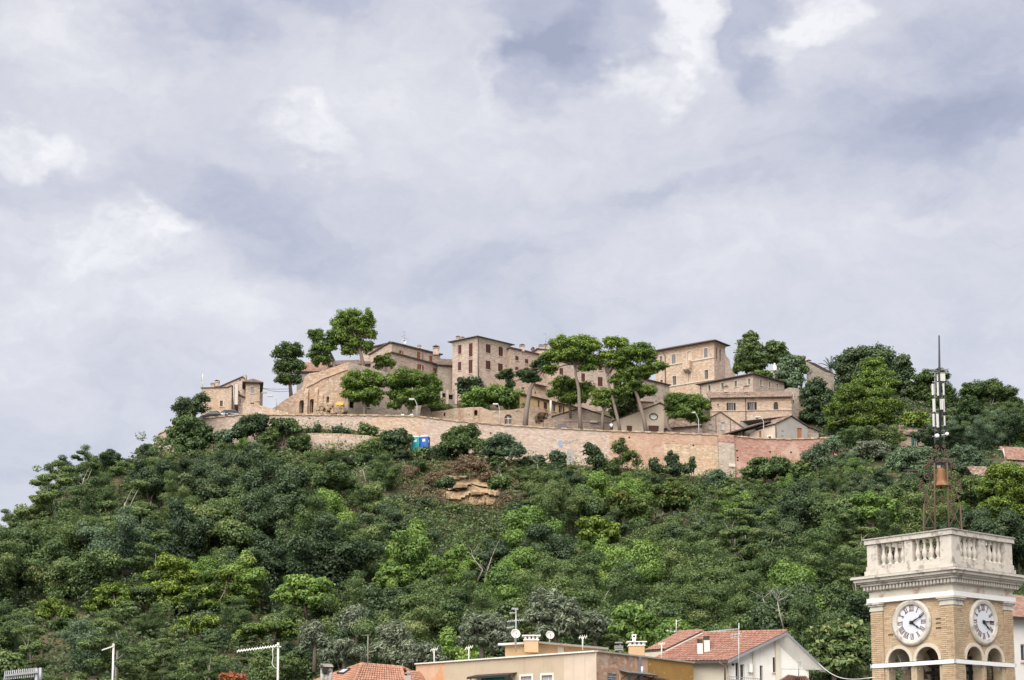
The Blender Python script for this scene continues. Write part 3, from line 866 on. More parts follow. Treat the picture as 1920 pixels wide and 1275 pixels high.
def ext_house(name, label, fac, outline, vec, ops=(), roofs=(), mat='stone', sidemat=None, tiles='tiles', over=.35, out=.35, th=.16, sideR=(), group=None, cat='house'):
    o2 = [fac.sz(*p) for p in outline]
    # straighten: the two bottom corners share one height, vertical sides stay vertical
    zb = min(o2[0][1], o2[1][1]); o2[0] = (o2[0][0], zb); o2[1] = (o2[1][0], zb)
    o2[2] = (o2[1][0], o2[2][1]); o2[-1] = (o2[0][0], o2[-1][1])
    root = thing(name, label, cat, fac.pt((o2[0][0] + o2[1][0]) / 2, zb), group)
    facade_wall(root, fac, o2, ops, mat)
    v = Vector(vec)
    m = MB()
    n = len(o2)
    for i in range(1, n):
        j = (i + 1) % n
        a, b = fac.pt(*o2[i]), fac.pt(*o2[j])
        if i == 1 and sideR:
            f2 = Fac(a, v); L = v.length
            facade_wall(root, f2, [(0, zb), (L, zb), (L, o2[2][1]), (0, o2[2][1])], sideR, sidemat or mat)
            continue
        m.face([a, a + v, b + v, b])
    m.face([fac.pt(*p) + v for p in o2])
    m.build('wall', sidemat or mat, root)
    rs = []
    for (i, j) in roofs:
        a, b = fac.pt(*o2[i]), fac.pt(*o2[j])
        if a.dot(fac.e) > b.dot(fac.e): a, b = b, a
        rs.append(roof_slab(root, a, b, v, (over, over), out, th, tiles))
    return root, o2, rs

S_ = dict
# ------------------------------------------------------------------ long retaining wall
def retaining():
    us = list(range(296, 1569, 6))
    top = [P(u, px2(WALLTOP, u), YW(u)) for u in us]
    root = thing('retaining_wall', 'long high stone retaining wall along the top of the wooded slope', 'wall', (top[len(us) // 2].x, 262, 40))
    secs = [(296, 690, 'stone', 'buff stone section at the left'), (690, 790, 'stone_warm', None), (790, 1140, 'stone', None),
            (1140, 1242, 'brick_orange', 'orange brick section'), (1242, 1346, 'rubble', 'rough rubble section under a brick band'),
            (1346, 1374, 'stone_grey', 'grey stone pier'), (1374, 1601, 'brick_red', 'dark red brick section')]
    s = [0.0]
    for i in range(1, len(us)): s.append(s[-1] + (top[i] - top[i - 1]).length)
    def strip(u0, u1, mat, lab, zt0=0.0, zt1=None, proud=0.0, nm='wall_section'):
        m = MB(); idx = [i for i, u in enumerate(us) if u0 <= u <= u1 + 5.9]
        for a, b in zip(idx[:-1], idx[1:]):
            def q(i, d, pr):
                return top[i] + Vector((0, -d * .10 - pr, -d))
            def bot(i): return (top[i].z - ground(us[i], YW(us[i]) - 2)) + 2.5 if zt1 is None else zt1
            na, nb = bot(a), bot(b)
            rows = 5 if zt1 is None else 1
            for k in range(rows):
                da0, da1 = zt0 + (na - zt0) * k / rows, zt0 + (na - zt0) * (k + 1) / rows
                db0, db1 = zt0 + (nb - zt0) * k / rows, zt0 + (nb - zt0) * (k + 1) / rows
                m.face([q(a, da1, proud), q(b, db1, proud), q(b, db0, proud), q(a, da0, proud)],
                       [(s[a], -da1), (s[b], -db1), (s[b], -db0), (s[a], -da0)])
        o = m.build(nm, mat, root, fix=False)
        if lab: o['label'] = lab
        return o
    for u0, u1, mat, lab in secs:
        strip(u0, u1, mat, lab, proud=.25 if mat == 'stone_grey' else 0.0)
    o = strip(1242, 1346, 'brick_orange', 'orange brick band', 0.0, 1.7, .03)
    o = strip(1346, 1374, 'brick_red', 'red brick cap over the pier', 0.0, 1.1, .30)
    o = strip(1360, 1372, 'trim', 'pale stone slab on the pier', 4.6, 5.1, .62, 'stone_slab')
    # top and back, coping
    m = MB()
    for a in range(len(us) - 1):
        b = a + 1; bk = Vector((0, .7, 0)); dn = Vector((0, 0, -3))
        m.face([top[a], top[b], top[b] + bk, top[a] + bk]); m.face([top[a] + bk, top[b] + bk, top[b] + bk + dn, top[a] + bk + dn])
    m.build('wall_top', 'stone', root)
    m = MB()
    for a in range(len(us) - 1):
        b = a + 1
        h = .10 + .05 * math.sin(a * 1.7) + random.uniform(-.03, .03)
        m.box((top[a] + top[b]) / 2 + Vector((0, .25, .05)), ((top[b] - top[a]).length / 2 - .015, .42, h), ((top[b] - top[a]).normalized(), Vector((0, 1, 0)), Vector((0, 0, 1))))
    o = m.build('coping_stone', 'rubble', root)
    # drain holes (shade painted as near-black discs) in the red section and scattered gaps
    for (px, py) in ((1382, 845), (1383, 858), (1383, 863), (1444, 847), (1483, 848), (920, 812), (1180, 820), (1300, 835), (700, 800), (640, 795)):
        Y = YW(px) - .1 * (py - px2(WALLTOP, px)) / ppm(264) - (.02 if px > 1 else 0)
        MB().lathe(P(px, py, Y), [(.17, -.04), (.13, .05), (.12, .04), (0.0, .035)], 8, (Vector((1, 0, 0)), Vector((0, 0, 1)), Vector((0, -1, 0)))).build('drain_hole', 'void', root)
    return root
retaining()

# grey-blue painted scrawl on the wall and the two grey patched doors below it
def flat_patch(name, label, cat, pts, mat, proud=.06, kind=None):
    m = MB()
    q = []
    for px, py in pts:
        Y = YW(px) - .10 * (py - px2(WALLTOP, px)) / ppm(264)
        q.append(P(px, py, Y - proud))
    m.prism(q, (0, proud * .7, 0))
    o = m.build(name, mat, None, q[0]); tag(o, label, cat); return o
M['graf'] = mat_plain('faded_blue_paint', (.26, .30, .38), .9, .3, 6, dirt=(.45, .34, .27), dscale=3, damt=.5)
flat_patch('graffiti', 'faded blue painted scrawl on the buff retaining wall', 'graffiti', [(1047, 826), (1052, 824), (1056, 829), (1055, 838), (1050, 839), (1046, 833)], 'graf')
for i, (sx, sy) in enumerate(((1060, 834), (1066, 831), (1072, 829), (1079, 827), (1085, 834), (1092, 832))):
    flat_patch('graffiti_stroke', ['first', 'second', 'third', 'fourth', 'fifth', 'last'][i] + ' thin dark painted stroke right of the blue scrawl on the wall', 'graffiti', [(sx, sy), (sx + 1.3, sy - 3.5), (sx + 4, sy - 4.2), (sx + 4.6, sy - 2.8), (sx + 2.2, sy - 2.6), (sx + 1.2, sy + .6)], 'shutter_grey')
for i, (pts, lab) in enumerate([([(1030, 842), (1038, 839), (1046, 842), (1046, 866), (1030, 866)], 'grey plastered patch low on the retaining wall behind a shrub, left of two'),
                                ([(1063, 842), (1076, 842), (1077, 868), (1062, 868)], 'grey plastered patch low on the retaining wall, right of two')]):
    flat_patch('plaster_patch', lab, 'wall patch', pts, 'grey_pl')

# lower terrace wall at the left, in front of the big one
def low_wall(name, label, tops, Y, h, mat, thick=.7, bpx=None):
    pts = [P(x, y, Y) for x, y in tops]
    root = thing(name, label, 'wall', pts[0] - Vector((0, 0, h)))
    m = MB(); s = 0
    for a, b in zip(pts[:-1], pts[1:]):
        L = (b - a).length; dn = Vector((0, -.08 * h, -h)); bk = Vector((0, thick, 0))
        m.face([a + dn, b + dn, b, a], [(s, -h), (s + L, -h), (s + L, 0), (s, 0)])
        m.face([a, b, b + bk, a + bk]); m.face([b + bk, a + bk, a + bk - Vector((0, 0, h)), b + bk - Vector((0, 0, h))])
        s += L
    m.build('wall', mat, root)
    m = MB()
    for a, b in zip(pts[:-1], pts[1:]):
        n = max(1, int((b - a).length / .7))
        for i in range(n):
            p, q = a.lerp(b, (i + .03) / n), a.lerp(b, (i + .97) / n)
            m.bar(p + Vector((0, .2, .06)), q + Vector((0, .2, .06)), .14 + random.uniform(0, .05), .8)
    m.build('coping_stone', 'rubble', root)
    return root
low_wall('terrace_wall', 'low buff stone terrace wall below the long retaining wall at left', [(512, 827), (545, 819), (580, 817), (640, 818), (692, 822), (730, 828), (765, 840)], 258.6, 4.2, 'stone')
low_wall('wall_remnant', 'small broken stone wall among the trees at the left end', [(362, 846), (385, 837), (405, 838)], 256, 3.0, 'rubble')
low_wall('parapet_wall', 'short sloping stone parapet in front of the left brick house', [(455, 760), (475, 763), (495, 767), (515, 773), (540, 778)], 263.6, 4.5, 'stone')

# ------------------------------------------------------------------ old bastion at left centre
def bastion():
    C = P(652, 679, 272)
    eL = (C - P(520, 679, 276.5)); fl = Fac(P(520, 768, 276.5), (eL.x, eL.y))
    out = [(508, 790), (652, 790), (652, 679), (646, 681), (620, 690), (598, 697), (580, 700), (572, 706), (569, 716), (566, 727), (558, 733), (548, 741), (532, 751), (520, 760), (508, 768)]
    o2 = [fl.sz(*p) for p in out]; zb = min(o2[0][1], o2[1][1]) - 1; o2[0] = (o2[0][0], zb); o2[1] = (o2[1][0], zb); o2[2] = (o2[1][0], o2[2][1])
    root = thing('stone_bastion', 'massive ruined stone bastion with arched niches under the tall pines', 'bastion', fl.pt(o2[1][0] / 2, zb))
    ops = [('void', 561, 750, 571, 774, S_(shape='arch', frame='stone_warm', surround=True, surm='stone_warm')),
           ('void', 580.5, 748, 589.5, 774, S_(shape='arch', frame='stone_warm')),
           ('void', 612, 743, 617, 755, S_(shape='arch', frame='stone_warm'))]
    facade_wall(root, fl, o2, ops, 'bastion', depth=1.2)
    m = MB(); v = Vector((2.5, 9, 0))
    for i in range(2, len(o2) - 1):
        a, b = fl.pt(*o2[i]), fl.pt(*o2[i + 1]); m.face([a, b, b + v, a + v])
    a, b = fl.pt(*o2[-1]), fl.pt(*o2[0]); m.face([a, b, b + v, a + v])
    m.build('bastion_top', 'bastion', root)
    Cw = fl.pt(*o2[2])
    fr = Fac(Cw, (.86, .50))
    ro = [fr.sz(*p) for p in [(652, 792), (790, 792), (790, 709), (740, 702), (700, 692), (675, 684), (652, 679)]]
    ro[0] = (0, zb); ro[1] = (ro[1][0], zb); ro[-1] = (0, o2[2][1])
    ops = [('void', 655, 752, 665, 765, S_(frame='stone_grey')), ('dark', 688, 756, 694, 764, S_(frame='trim'))]
    facade_wall(root, fr, ro, ops, 'stone_grey', depth=.6, build_name='side_wall')
    m = MB(); v2 = Vector((-4, 7, 0))
    for i in range(2, len(ro) - 1):
        a, b = fr.pt(*ro[i]), fr.pt(*ro[i + 1]); m.face([a, b, b + v2, a + v2])
    m.build('bastion_top', 'bastion', root)
    # battered masonry and buttresses standing proud of the face, a string moulding under the top
    ax = (fl.e, -fl.n, Vector((0, 0, 1)))
    for (x0, x1, y0, pr) in ((572, 579, 728, .7), (590, 597, 726, .6), (597, 606, 735, .35)):
        s0, s1 = fl.sz(x0, 760)[0], fl.sz(x1, 760)[0]; z1 = fl.sz(x0, y0)[1]
        b = MB(); b.prism([fl.pt(s0, zb, pr), fl.pt(s0, zb, -.05), fl.pt(s0, z1, -.05), fl.pt(s0, z1 - .8, pr * .5)], fl.e * (s1 - s0)); b.build('buttress', 'bastion', root)
    b = MB()
    ms = [(575, 725), (590, 718), (605, 709), (620, 704), (640, 696), (652, 692)]
    for p, q in zip(ms[:-1], ms[1:]):
        b.bar(fl.pt(*fl.sz(*p), .06), fl.pt(*fl.sz(*q), .06), .22, .3)
    b.build('string_course', 'stone_warm', root)
    # fallen facing: uneven boulders against the foot
    b = MB()
    for i in range(60):
        px = random.uniform(597, 650); s, z = fl.sz(px, random.uniform(758, 776))
        c = fl.pt(s, z, random.uniform(0, .35)); h = random.uniform(.15, .42)
        a = random.uniform(0, 3); X = Vector((math.cos(a), math.sin(a), .2)).normalized(); Z = Vector((-.2, .1, 1)).normalized(); Yv = Z.cross(X).normalized()
        b.box(c, (h, h * .8, h * .7), (X, Yv, X.cross(Yv)))
    o = b.build('loose_stone', 'rubble', root); o['kind'] = 'stuff'
    return root
bastion()

# ------------------------------------------------------------------ left brick house and its tower-like neighbour
f = Fac.two(375, 728, 266.0, 433, 727)
root, o2, rs = ext_house('brick_house', 'long brick house with one framed window at the left end of the wall', f,
    [(376, 790), (433, 790), (433, 723.5), (426, 727), (375, 728)], Vector((1.0, 9, 0)),
    [('shut', 412, 751, 418, 762, S_(surround=True, sh='shutter', shape='rect'))], [(3, 4), (2, 3)], 'stone_warm', 'stone_warm', over=.1, out=.15, th=.12)
pipe(root, [P(438.5, 722, 265.8), P(438.5, 776, 265.8)], .13, 'metal_grey', 'drainpipe')
MB().box(P(443.5, 740, 265.9), (.26, .26, 1.65)).build('chimney_stack', 'trim', root)
chimney(root, P(399, 727, 268), .6, .7); chimney(root, P(407, 725, 268), .6, 1.0)
# its gabled rear block
f = Fac.two(408, 726, 270, 470, 726)
root, o2, rs = ext_house('gabled_house', 'stone house with a single steep roof slope behind the left brick house', f,
    [(408, 785), (468, 785), (468, 719), (461, 716), (454, 707.5), (408, 727)], Vector((1, 7, 0)), [('void', 449, 711, 451, 714)], [(4, 5)], 'stone', tiles='tiles_dark', over=.15, out=.2, th=.14)
MB().box(P(457.5, 710, 271.5), (.42, .42, .55)).build('chimney', 'stone', root)
f = Fac.two(446, 741, 267, 466, 741)
root, o2, rs = ext_house('lean_to', 'narrow lean-to with a sloping roof between the brick houses', f, [(446, 785), (466, 785), (466, 750), (446, 740)], Vector((.5, 4, 0)),
    [('dark', 449, 748.5, 451, 757.5)], [(2, 3)], 'stone', over=.1, out=.25, th=.14)
root, fl, fr, k = corner_house('tower_house', 'square brick tower house with overhanging roof beside the street gap', (487.5, 719), 266.5, L=(461, 718), pyb=780, lenR=6,
    opsL=[('shut', 470, 726, 476, 737.5, S_(sh='shutter_grey', frame='trim')), ('dark', 469, 755, 476.5, 760)], mat='stone_warm', over=.55, rise=.9, tiles='tiles_dark')
MB().box(k[1] + Vector((-1.1, -.1, -2.9)), (1.25, .05, .06)).build('string_course', 'stone', root)
MB().box(k[2] + Vector((.25, 0, -4.0)), (.3, .3, .18)).build('wall_bracket', 'metal_grey', root)
# small house with red roof behind the pine
f = Fac.two(571, 697, 284, 596, 697)
root, o2, rs = ext_house('small_house', 'small pale house with red tiled roof half hidden behind the left pine', f, [(556, 735), (606, 735), (606, 697), (556, 697)], Vector((0, 6, 0)), (), (), 'grey_pl')
roof_slab(root, f.pt(o2[3][0], o2[3][1]), f.pt(o2[2][0], o2[2][1]), Vector((0, 5, 2.6)), (.4, .4), .4, .2, 'tiles_red')
f = Fac.two(600, 685, 292, 695, 682)
root, o2, rs = ext_house('low_house', 'low roofed building seen between the trunks of the tall pines', f, [(602, 712), (696, 712), (696, 683), (602, 686)], Vector((0, 6, 0)), (), (), 'stone_grey')
roof_slab(root, f.pt(o2[3][0], o2[3][1]), f.pt(o2[2][0], o2[2][1]), Vector((0, 5, 1.9)), (.3, .3), .4, .2, 'tiles_dark')

# ------------------------------------------------------------------ long gabled house (left of the tall house)
f = Fac.two(735, 647, 290, 825, 668.5)
og = S_(sh='shutter_orange')
root, o2, rs = ext_house('gabled_stone_house', 'gabled stone house with orange shutters and a rooftop dish', f,
    [(735, 740), (825, 740), (825, 665.5), (735, 643.5)], Vector((-6.2, 5.2, 0)),
    [('open', 750, 657, 753.5, 665, S_(og, lw=.25)), ('shut', 782, 660, 788, 673, og), ('shut', 805, 667, 811, 679.5, og)], [(2, 3)], 'stone', tiles='tiles_dark', over=.35, out=.3, th=.22)
f2 = Fac.two(694, 668, 294.5, 735, 660)
f2 = Fac(f.pt(0, 0) + Vector((-4.4, 3.2, 0)), (4.4, -3.2))
o3 = [f2.sz(*p) for p in [(694, 735), (735, 735), (735, 643.5), (732, 642.5), (694, 665)]]
facade_wall(root, f2, o3, (), 'stone', build_name='gable_wall')
roof_slab(root, f2.pt(*o3[4]), f2.pt(*o3[3]), Vector((4, 5.5, 0)), (.3, .1), .25, .2, 'tiles_dark')
chimney(root, P(817.5, 666, 291), 1.0, 1.6); chimney(root, P(786, 653, 292), .5, .5)
pipe(root, [f.pt(f.sz(792, 663)[0], f.sz(792, 662)[1], .08), f.pt(f.sz(792, 690)[0], f.sz(792, 690)[1], .08)])
f = Fac.two(735, 663, 286, 829, 688)
root, o2, rs = ext_house('side_wing', 'lower stone wing with open orange shutters in front of the gabled house', f,
    [(722, 760), (829, 760), (829, 687), (735, 662), (722, 668)], Vector((-3.0, 5.5, 0)),
    [('open', 785, 683.5, 791, 694, S_(og, lw=.38)), ('open', 814.5, 690, 820, 701, S_(og, lw=.38))], [(2, 3)], 'stone', tiles='tiles_dark', over=.25, out=.3, th=.2)
pipe(root, [f.pt(f.sz(828, 690)[0], f.sz(828, 690)[1], .08), f.pt(f.sz(828, 740)[0], f.sz(828, 740)[1], .08)])
f = Fac.two(822, 684, 293, 850, 687)
root, o2, rs = ext_house('link_house', 'narrow stone house squeezed beside the tall shuttered house', f, [(820, 760), (851, 760), (851, 686), (820, 684)], Vector((0, 6, 0)), (), (), 'stone_grey')
roof_slab(root, f.pt(o2[3][0], o2[3][1]), f.pt(o2[2][0], o2[2][1]), Vector((0, 4, 1.9)), (.2, .2), .4, .2, 'tiles_dark')
# broken terrace wall with pillars below it
f = Fac.two(826, 742, 279, 856, 745)
root, o2, rs = ext_house('ruined_outbuilding', 'roofless stone outbuilding with square openings above the green hedge', f, [(826, 775), (857, 775), (857, 738), (826, 732)], Vector((0, 3, 0)),
    [('void', 829, 737, 836, 745), ('void', 841, 740, 850, 749)], (), 'stone_grey', cat='ruin')
for px in (827, 839, 855): MB().box(P(px, 745, 278.8), (.2, .25, 1.25)).build('pillar', 'stone', root)

# ------------------------------------------------------------------ the tall house and its wing
br = S_(sh='shutter')
root, fl, fr, k = corner_house('tall_house', 'tall square stone house with brown shutters standing above the others', (895.3, 632.5), 288, L=(848.6, 642), Rr=(956, 647), pyb=745,
    opsL=[('shut', 859, 647, 865, 664, br), ('shut', 879, 643.5, 886, 669, br), ('shut', 858.5, 678.5, 864.8, 695, br), ('shut', 878.5, 674.5, 885.8, 700, br)],
    opsR=[('shut', 911, 645.5, 920, 662, br), ('shut', 935, 650.5, 943, 668, br), ('shut', 911, 676.5, 920, 693, br), ('shut', 934, 681.5, 943, 697, br), ('void', 949, 685, 951, 689)],
    cornice='trim', over=.6, rise=.7, tiles='tiles_dark')
l, c, r, b, zb, zt = k
pipe(root, [fr.pt(.12, zt - .2, .1), fr.pt(.12, zb + 3, .1)])
pipe(root, [fr.pt((r - c).length - .25, zt - .3, .1), fr.pt((r - c).length - .25, zb + 6, .1)])
chimney(root, l + Vector((.9, 1.0, .2)), .55, 1.15); chimney(root, l + Vector((1.7, .8, .2)), .55, .95)
f = Fac.two(957, 653, 292, 1016, 666.8)
root, o2, rs = ext_house('house_wing', 'three storey stone wing with small brown shutters behind the leaning pine', f, [(957, 760), (1024, 760), (1024, 668.5), (957, 653)], Vector((-4, 6, 0)),
    [('shut', 966.2, 667.5, 972.6, 676.2, br), ('shut', 984.6, 673.3, 990.8, 682, br), ('shut', 1001, 677, 1007, 685, br), ('shut', 966.2, 688, 972.6, 697, br), ('dark', 985, 694, 991, 703)],
    [(2, 3)], 'stone', tiles='tiles_dark', over=.2, out=.3, th=.2)
chimney(root, P(979, 659.5, 294), .8, 1.25)
f = Fac.two(996, 661, 299, 1030, 657)
root, o2, rs = ext_house('rear_house', 'gabled house top with a pair of chimneys behind the stone wing', f, [(994, 700), (1060, 700), (1060, 659), (1008, 655), (994, 662.5)], Vector((0, 6, 0)), (), [(3, 4), (2, 3)], 'pink_pl', tiles='tiles_dark', th=.14)
chimney(root, P(1014, 656, 300), .6, .9); chimney(root, P(1023, 656, 300), .7, 1.0)
# facade behind the umbrella pines
f = Fac.two(1030, 678, 294, 1165, 694)
root, o2, rs = ext_house('long_house', 'long pale stone house behind the umbrella pines', f, [(1030, 790), (1165, 790), (1165, 692), (1030, 672)], Vector((-2, 8, 0)),
    [('shut', 1121, 707, 1130, 724.5, br), ('shut', 1122, 686.5, 1129, 694.5, br), ('shut', 1049, 690, 1056, 703, br), ('shut', 1090, 700, 1097, 715, br), ('shut', 1150, 712, 1157, 728, br)],
    [(2, 3)], 'stone', tiles='tiles', over=.3, out=.4, th=.2)

# ------------------------------------------------------------------ houses on the terrace
f = Fac.two(958, 717, 284, 1062, 734)
root, o2, rs = ext_house('ruined_house', 'partly ruined buff stone house with a tiled awning over the yellow house', f, [(940, 790), (1064, 790), (1064, 722), (1050, 712), (1030, 716), (1018, 708), (1000, 716), (980, 712), (940, 716)], Vector((1, 6, 0)),
    [('void', 1027.5, 731, 1034.5, 745, S_(shape='arch')), ('void', 1002.5, 734, 1005.5, 739), ('dark', 978, 726, 984, 731)], (), 'stone_warm')
f2 = f
a, b2 = f2.sz(1000, 722), f2.sz(1022, 727)
roof_slab(root, f2.pt(a[0], a[1], .7), f2.pt(b2[0], b2[1], .7), -f2.n * .9 + Vector((0, 0, .35)), (.1, .1), .1, .12, 'tiles', 'awning_roof')
f = Fac.two(990, 741.5, 278, 1092, 766.5)
bo = S_(sh='shutter')
root, o2, rs = ext_house('yellow_house', 'long low yellow house with brown shutters behind the stone terrace walls', f, [(975, 800), (1094, 800), (1094, 767.5), (975, 739)], Vector((-2.5, 5, 1.0)),
    [('shut', 1008.5, 751, 1011.8, 763.5, bo), ('shut', 1019.5, 754, 1026, 767, bo), ('dark', 1036, 756, 1042.5, 772, bo), ('open', 1050, 760.5, 1055, 774, S_(bo, lw=.33)), ('dark', 1068, 765, 1073, 778)],
    [(2, 3)], 'yellow', tiles='tiles', over=.2, out=.35, th=.18)
pipe(root, [P(1032.6, 751, 277.6), P(1032.6, 784, 277.6)], .17, 'offwhite', 'white_pipe')

def terrace_ruin():
    f = Fac.two(788, 790, 271.5, 1042, 795)
    out = [(810, 800), (1050, 806), (1050, 776), (1036, 776), (1018, 768), (1002, 763), (985, 764), (960, 768), (935, 770), (918, 769.5), (902, 763), (882, 763.5), (866, 765), (850, 766), (835, 769), (818, 771), (810, 772)]
    o2 = [f.sz(*p) for p in out]; zb = min(o2[0][1], o2[1][1]); o2[0] = (o2[0][0], zb); o2[1] = (o2[1][0], zb)
    root = thing('garden_wall', 'old stone garden wall with arched gate along the terrace road', 'wall', f.pt(o2[0][0], zb))
    ops = [('void', 831.8, 774, 835.2, 780), ('void', 878.5, 776.5, 880.2, 779, S_(sill=False)), ('void', 889, 768.5, 895.7, 779, S_(shape='arch', frame='brick_orange', surround=True, surm='brick_orange')),
           ('void', 946, 777, 960, 796, S_(shape='arch', frame='brick_orange', surround=True, surm='stone_warm'))]
    facade_wall(root, f, o2, ops, 'stone_warm', depth=.5)
    m = MB(); v = Vector((0, .9, 0))
    for i in range(1, len(o2)):
        a, b = f.pt(*o2[i]), f.pt(*o2[(i + 1) % len(o2)]); m.face([a, b, b + v, a + v])
    m.face([f.pt(*p) + v for p in o2]); m.build('wall', 'stone', root)
    # brick pilasters beside the small arch, blind arches of brick
    ax = (f.e, -f.n, Vector((0, 0, 1)))
    for x0, x1, y0, y1 in ((886.5, 888.5, 764, 792), (896, 898.5, 764, 792), (859, 862.5, 765, 790), (864, 868, 768, 790)):
        r = f.rect(x0, y0, x1, y1); MB().box(f.pt((r[0] + r[2]) / 2, (r[1] + r[3]) / 2, .05), ((r[2] - r[0]) / 2, .08, (r[3] - r[1]) / 2), ax).build('pilaster', 'brick_orange', root)
    for cx, cy in ((932, 776), (972, 774)):
        s, z = f.sz(cx, cy); a = MB(); a.tube([f.pt(s + .45 * math.cos(t), z + .4 * math.sin(t), .02) for t in [math.pi * (.15 + .7 * i / 8) for i in range(9)]], .07, 5); a.build('blind_arch', 'brick_orange', root)
    # white iron gate with fanlight
    s0, z0, s1, z1 = f.rect(946, 777, 960, 796)
    g = MB(); w = s1 - s0; cx = (s0 + s1) / 2; zs = z1 - w / 2
    for i in range(7):
        s = s0 + w * (i + .5) / 7; g.bar(f.pt(s, z0 + .05, -.2), f.pt(s, zs, -.2), .035)
    g.bar(f.pt(s0, zs - .05, -.2), f.pt(s1, zs - .05, -.2), .10); g.bar(f.pt(s0, z0 + .1, -.2), f.pt(s1, z0 + .1, -.2), .08); g.bar(f.pt(cx, z0, -.2), f.pt(cx, zs, -.2), .10)
    for i in range(1, 8):
        t = math.pi * i / 8; g.bar(f.pt(cx, zs, -.2), f.pt(cx + w * .47 * math.cos(t), zs + (z1 - zs) * .95 * math.sin(t), -.2), .03)
    g.build('iron_gate', 'offwhite', root)
    # squat tower stump at the left end
    t = MB(); p = [P(787, 783, 271), P(811, 783, 271), P(806, 765, 271), P(798, 762, 271), P(789, 764, 271)]
    p[0] = P(786, 800, 271); p[1] = P(812, 800, 271)
    t.prism(p, (0, 2.5, 0)); o = t.build('tower_stump', 'stone_warm', root)
    return root
terrace_ruin()
f = Fac.two(1037, 800, 273, 1145, 803)
root, o2, rs = ext_house('stone_barn', 'low stone barn with a shallow gable facing the umbrella pines', f, [(1037, 812), (1146, 812), (1146, 784), (1090, 765.5), (1037, 781)], Vector((-1, 4.5, 0)),
    (), [(2, 3), (3, 4)], 'stone', tiles='tiles', over=.15, out=.2, th=.14)
a, b2 = f.sz(1055, 790), f.sz(1143, 791)
MB().bar(f.pt(a[0], a[1], .05), f.pt(b2[0], b2[1], .05), .13, .12).build('ledge', 'stone', root)
MB().bar(f.pt(f.sz(1105, 790)[0], a[1] + .02, .3), f.pt(f.sz(1119, 790)[0], a[1] + .02, .3), .28, .3).build('water_tank', 'offwhite', root)
f = Fac.two(1150, 803, 271.5, 1245, 806)
dk = S_(sh='shutter')
root, o2, rs = ext_house('oval_window_house', 'plain rendered house with a white oval window beside the umbrella pines', f, [(1150, 818), (1245, 818), (1245, 759), (1238, 756.5), (1150, 790)], Vector((2.2, 5, 0)),
    [('pale', 1219, 776, 1232, 786.5, S_(shape='oval', surround=True, surm='shutter_dark', pane='white', frame='white')), ('door', 1175, 798, 1186, 817, dk), ('door', 1215.5, 798, 1236, 818, dk)], [(3, 4), (2, 3)], 'sand_pl', 'sand_pl', over=.2, out=.25, th=.14)
f = Fac.two(1178, 775, 276, 1216, 776)
root, o2, rs = ext_house('upper_block', 'plain stone block rising behind the oval window house', f, [(1178, 800), (1225, 800), (1225, 755), (1190, 753), (1178, 762)], Vector((0, 3.5, 0)), (), [(2, 3), (3, 4)], 'stone_warm', over=.1, out=.15, th=.12)
f = Fac.two(1244, 790, 272.5, 1318, 800)
root, o2, rs = ext_house('low_shed', 'low stone shed with tiled roof behind the twisted pine trunk', f, [(1248, 822), (1318, 822), (1318, 797), (1248, 803)], Vector((0, 4, 0)), (), (), 'stone', cat='shed')
roof_slab(root, f.pt(o2[3][0], o2[3][1]), f.pt(o2[2][0], o2[2][1]), Vector((0, 3, 1.4)), (.3, .1), .4, .16, 'tiles')

# ------------------------------------------------------------------ palazzo on the right
gy = S_(sh='shutter_grey', surround=True)
root, fl, fr, k = corner_house('palazzo', 'large weathered palazzo with grey shutters and arched belfry openings', (1338.5, 640.5), 297, L=(1229, 660), Rr=(1359, 648.5), pyb=745,
    opsL=[('shut', 1259.5, 664.5, 1267, 682, gy), ('brick', 1288.5, 659, 1295.5, 676.5, S_(surround=True, fill='pink_pl')), ('shut', 1320, 653, 1327, 670.5, gy),
          ('dark', 1261, 705, 1268, 722, S_(surround=True)), ('brick', 1289.5, 699, 1296, 717, S_(surround=True, fill='stone_warm')), ('dark', 1321, 693.5, 1328, 711, S_(surround=True)),
          ('dark', 1237, 668, 1242, 682, gy), ('dark', 1238, 712, 1243, 727, gy)],
    opsR=[('void', 1342.3, 650.5, 1345.6, 674, S_(shape='arch')), ('void', 1349.3, 654, 1352.8, 677.5, S_(shape='arch'))],
    mat='stone_warm', matR='stone', cornice='stone_warm', over=.75, rise=.9, tiles='tiles_dark')
l, c, r, b, zb, zt = k
W = (c - l).length
for y0, y1 in ((686, 671.5), (726, 712.5)):
    z = fl.sz(1330, y1)[1]
    MB().box(fl.pt(W / 2, z, .06), (W / 2, .07, .09), (fl.e, -fl.n, Vector((0, 0, 1)))).build('string_course', 'trim', root)
pipe(root, [fl.pt(*fl.sz(1244, 662), .1), fl.pt(fl.sz(1248, 700)[0], fl.sz(1248, 668)[1], .1), fl.pt(fl.sz(1248, 700)[0], fl.sz(1248, 720)[1], .1)])
s0, z0, s1, z1 = fl.rect(1284, 675, 1297.5, 678)
bal = MB(); bal.box(fl.pt((s0 + s1) / 2, (z0 + z1) / 2 - .9, .45), ((s1 - s0) / 2, .45, .75), (fl.e, -fl.n, Vector((0, 0, 1)))); bo_ = bal.build('balcony', 'stone_warm', root)
for i in range(4):
    s = s0 + (s1 - s0) * (i + .5) / 4; MB().prism([fl.pt(s - .09, z0 - 1.5, 0), fl.pt(s - .09, z0 - 1.5, .95), fl.pt(s - .09, z0 - 1.75, .8), fl.pt(s - .09, z0 - 2.1, 0)], fl.e * .18).build('corbel', 'trim', bo_)
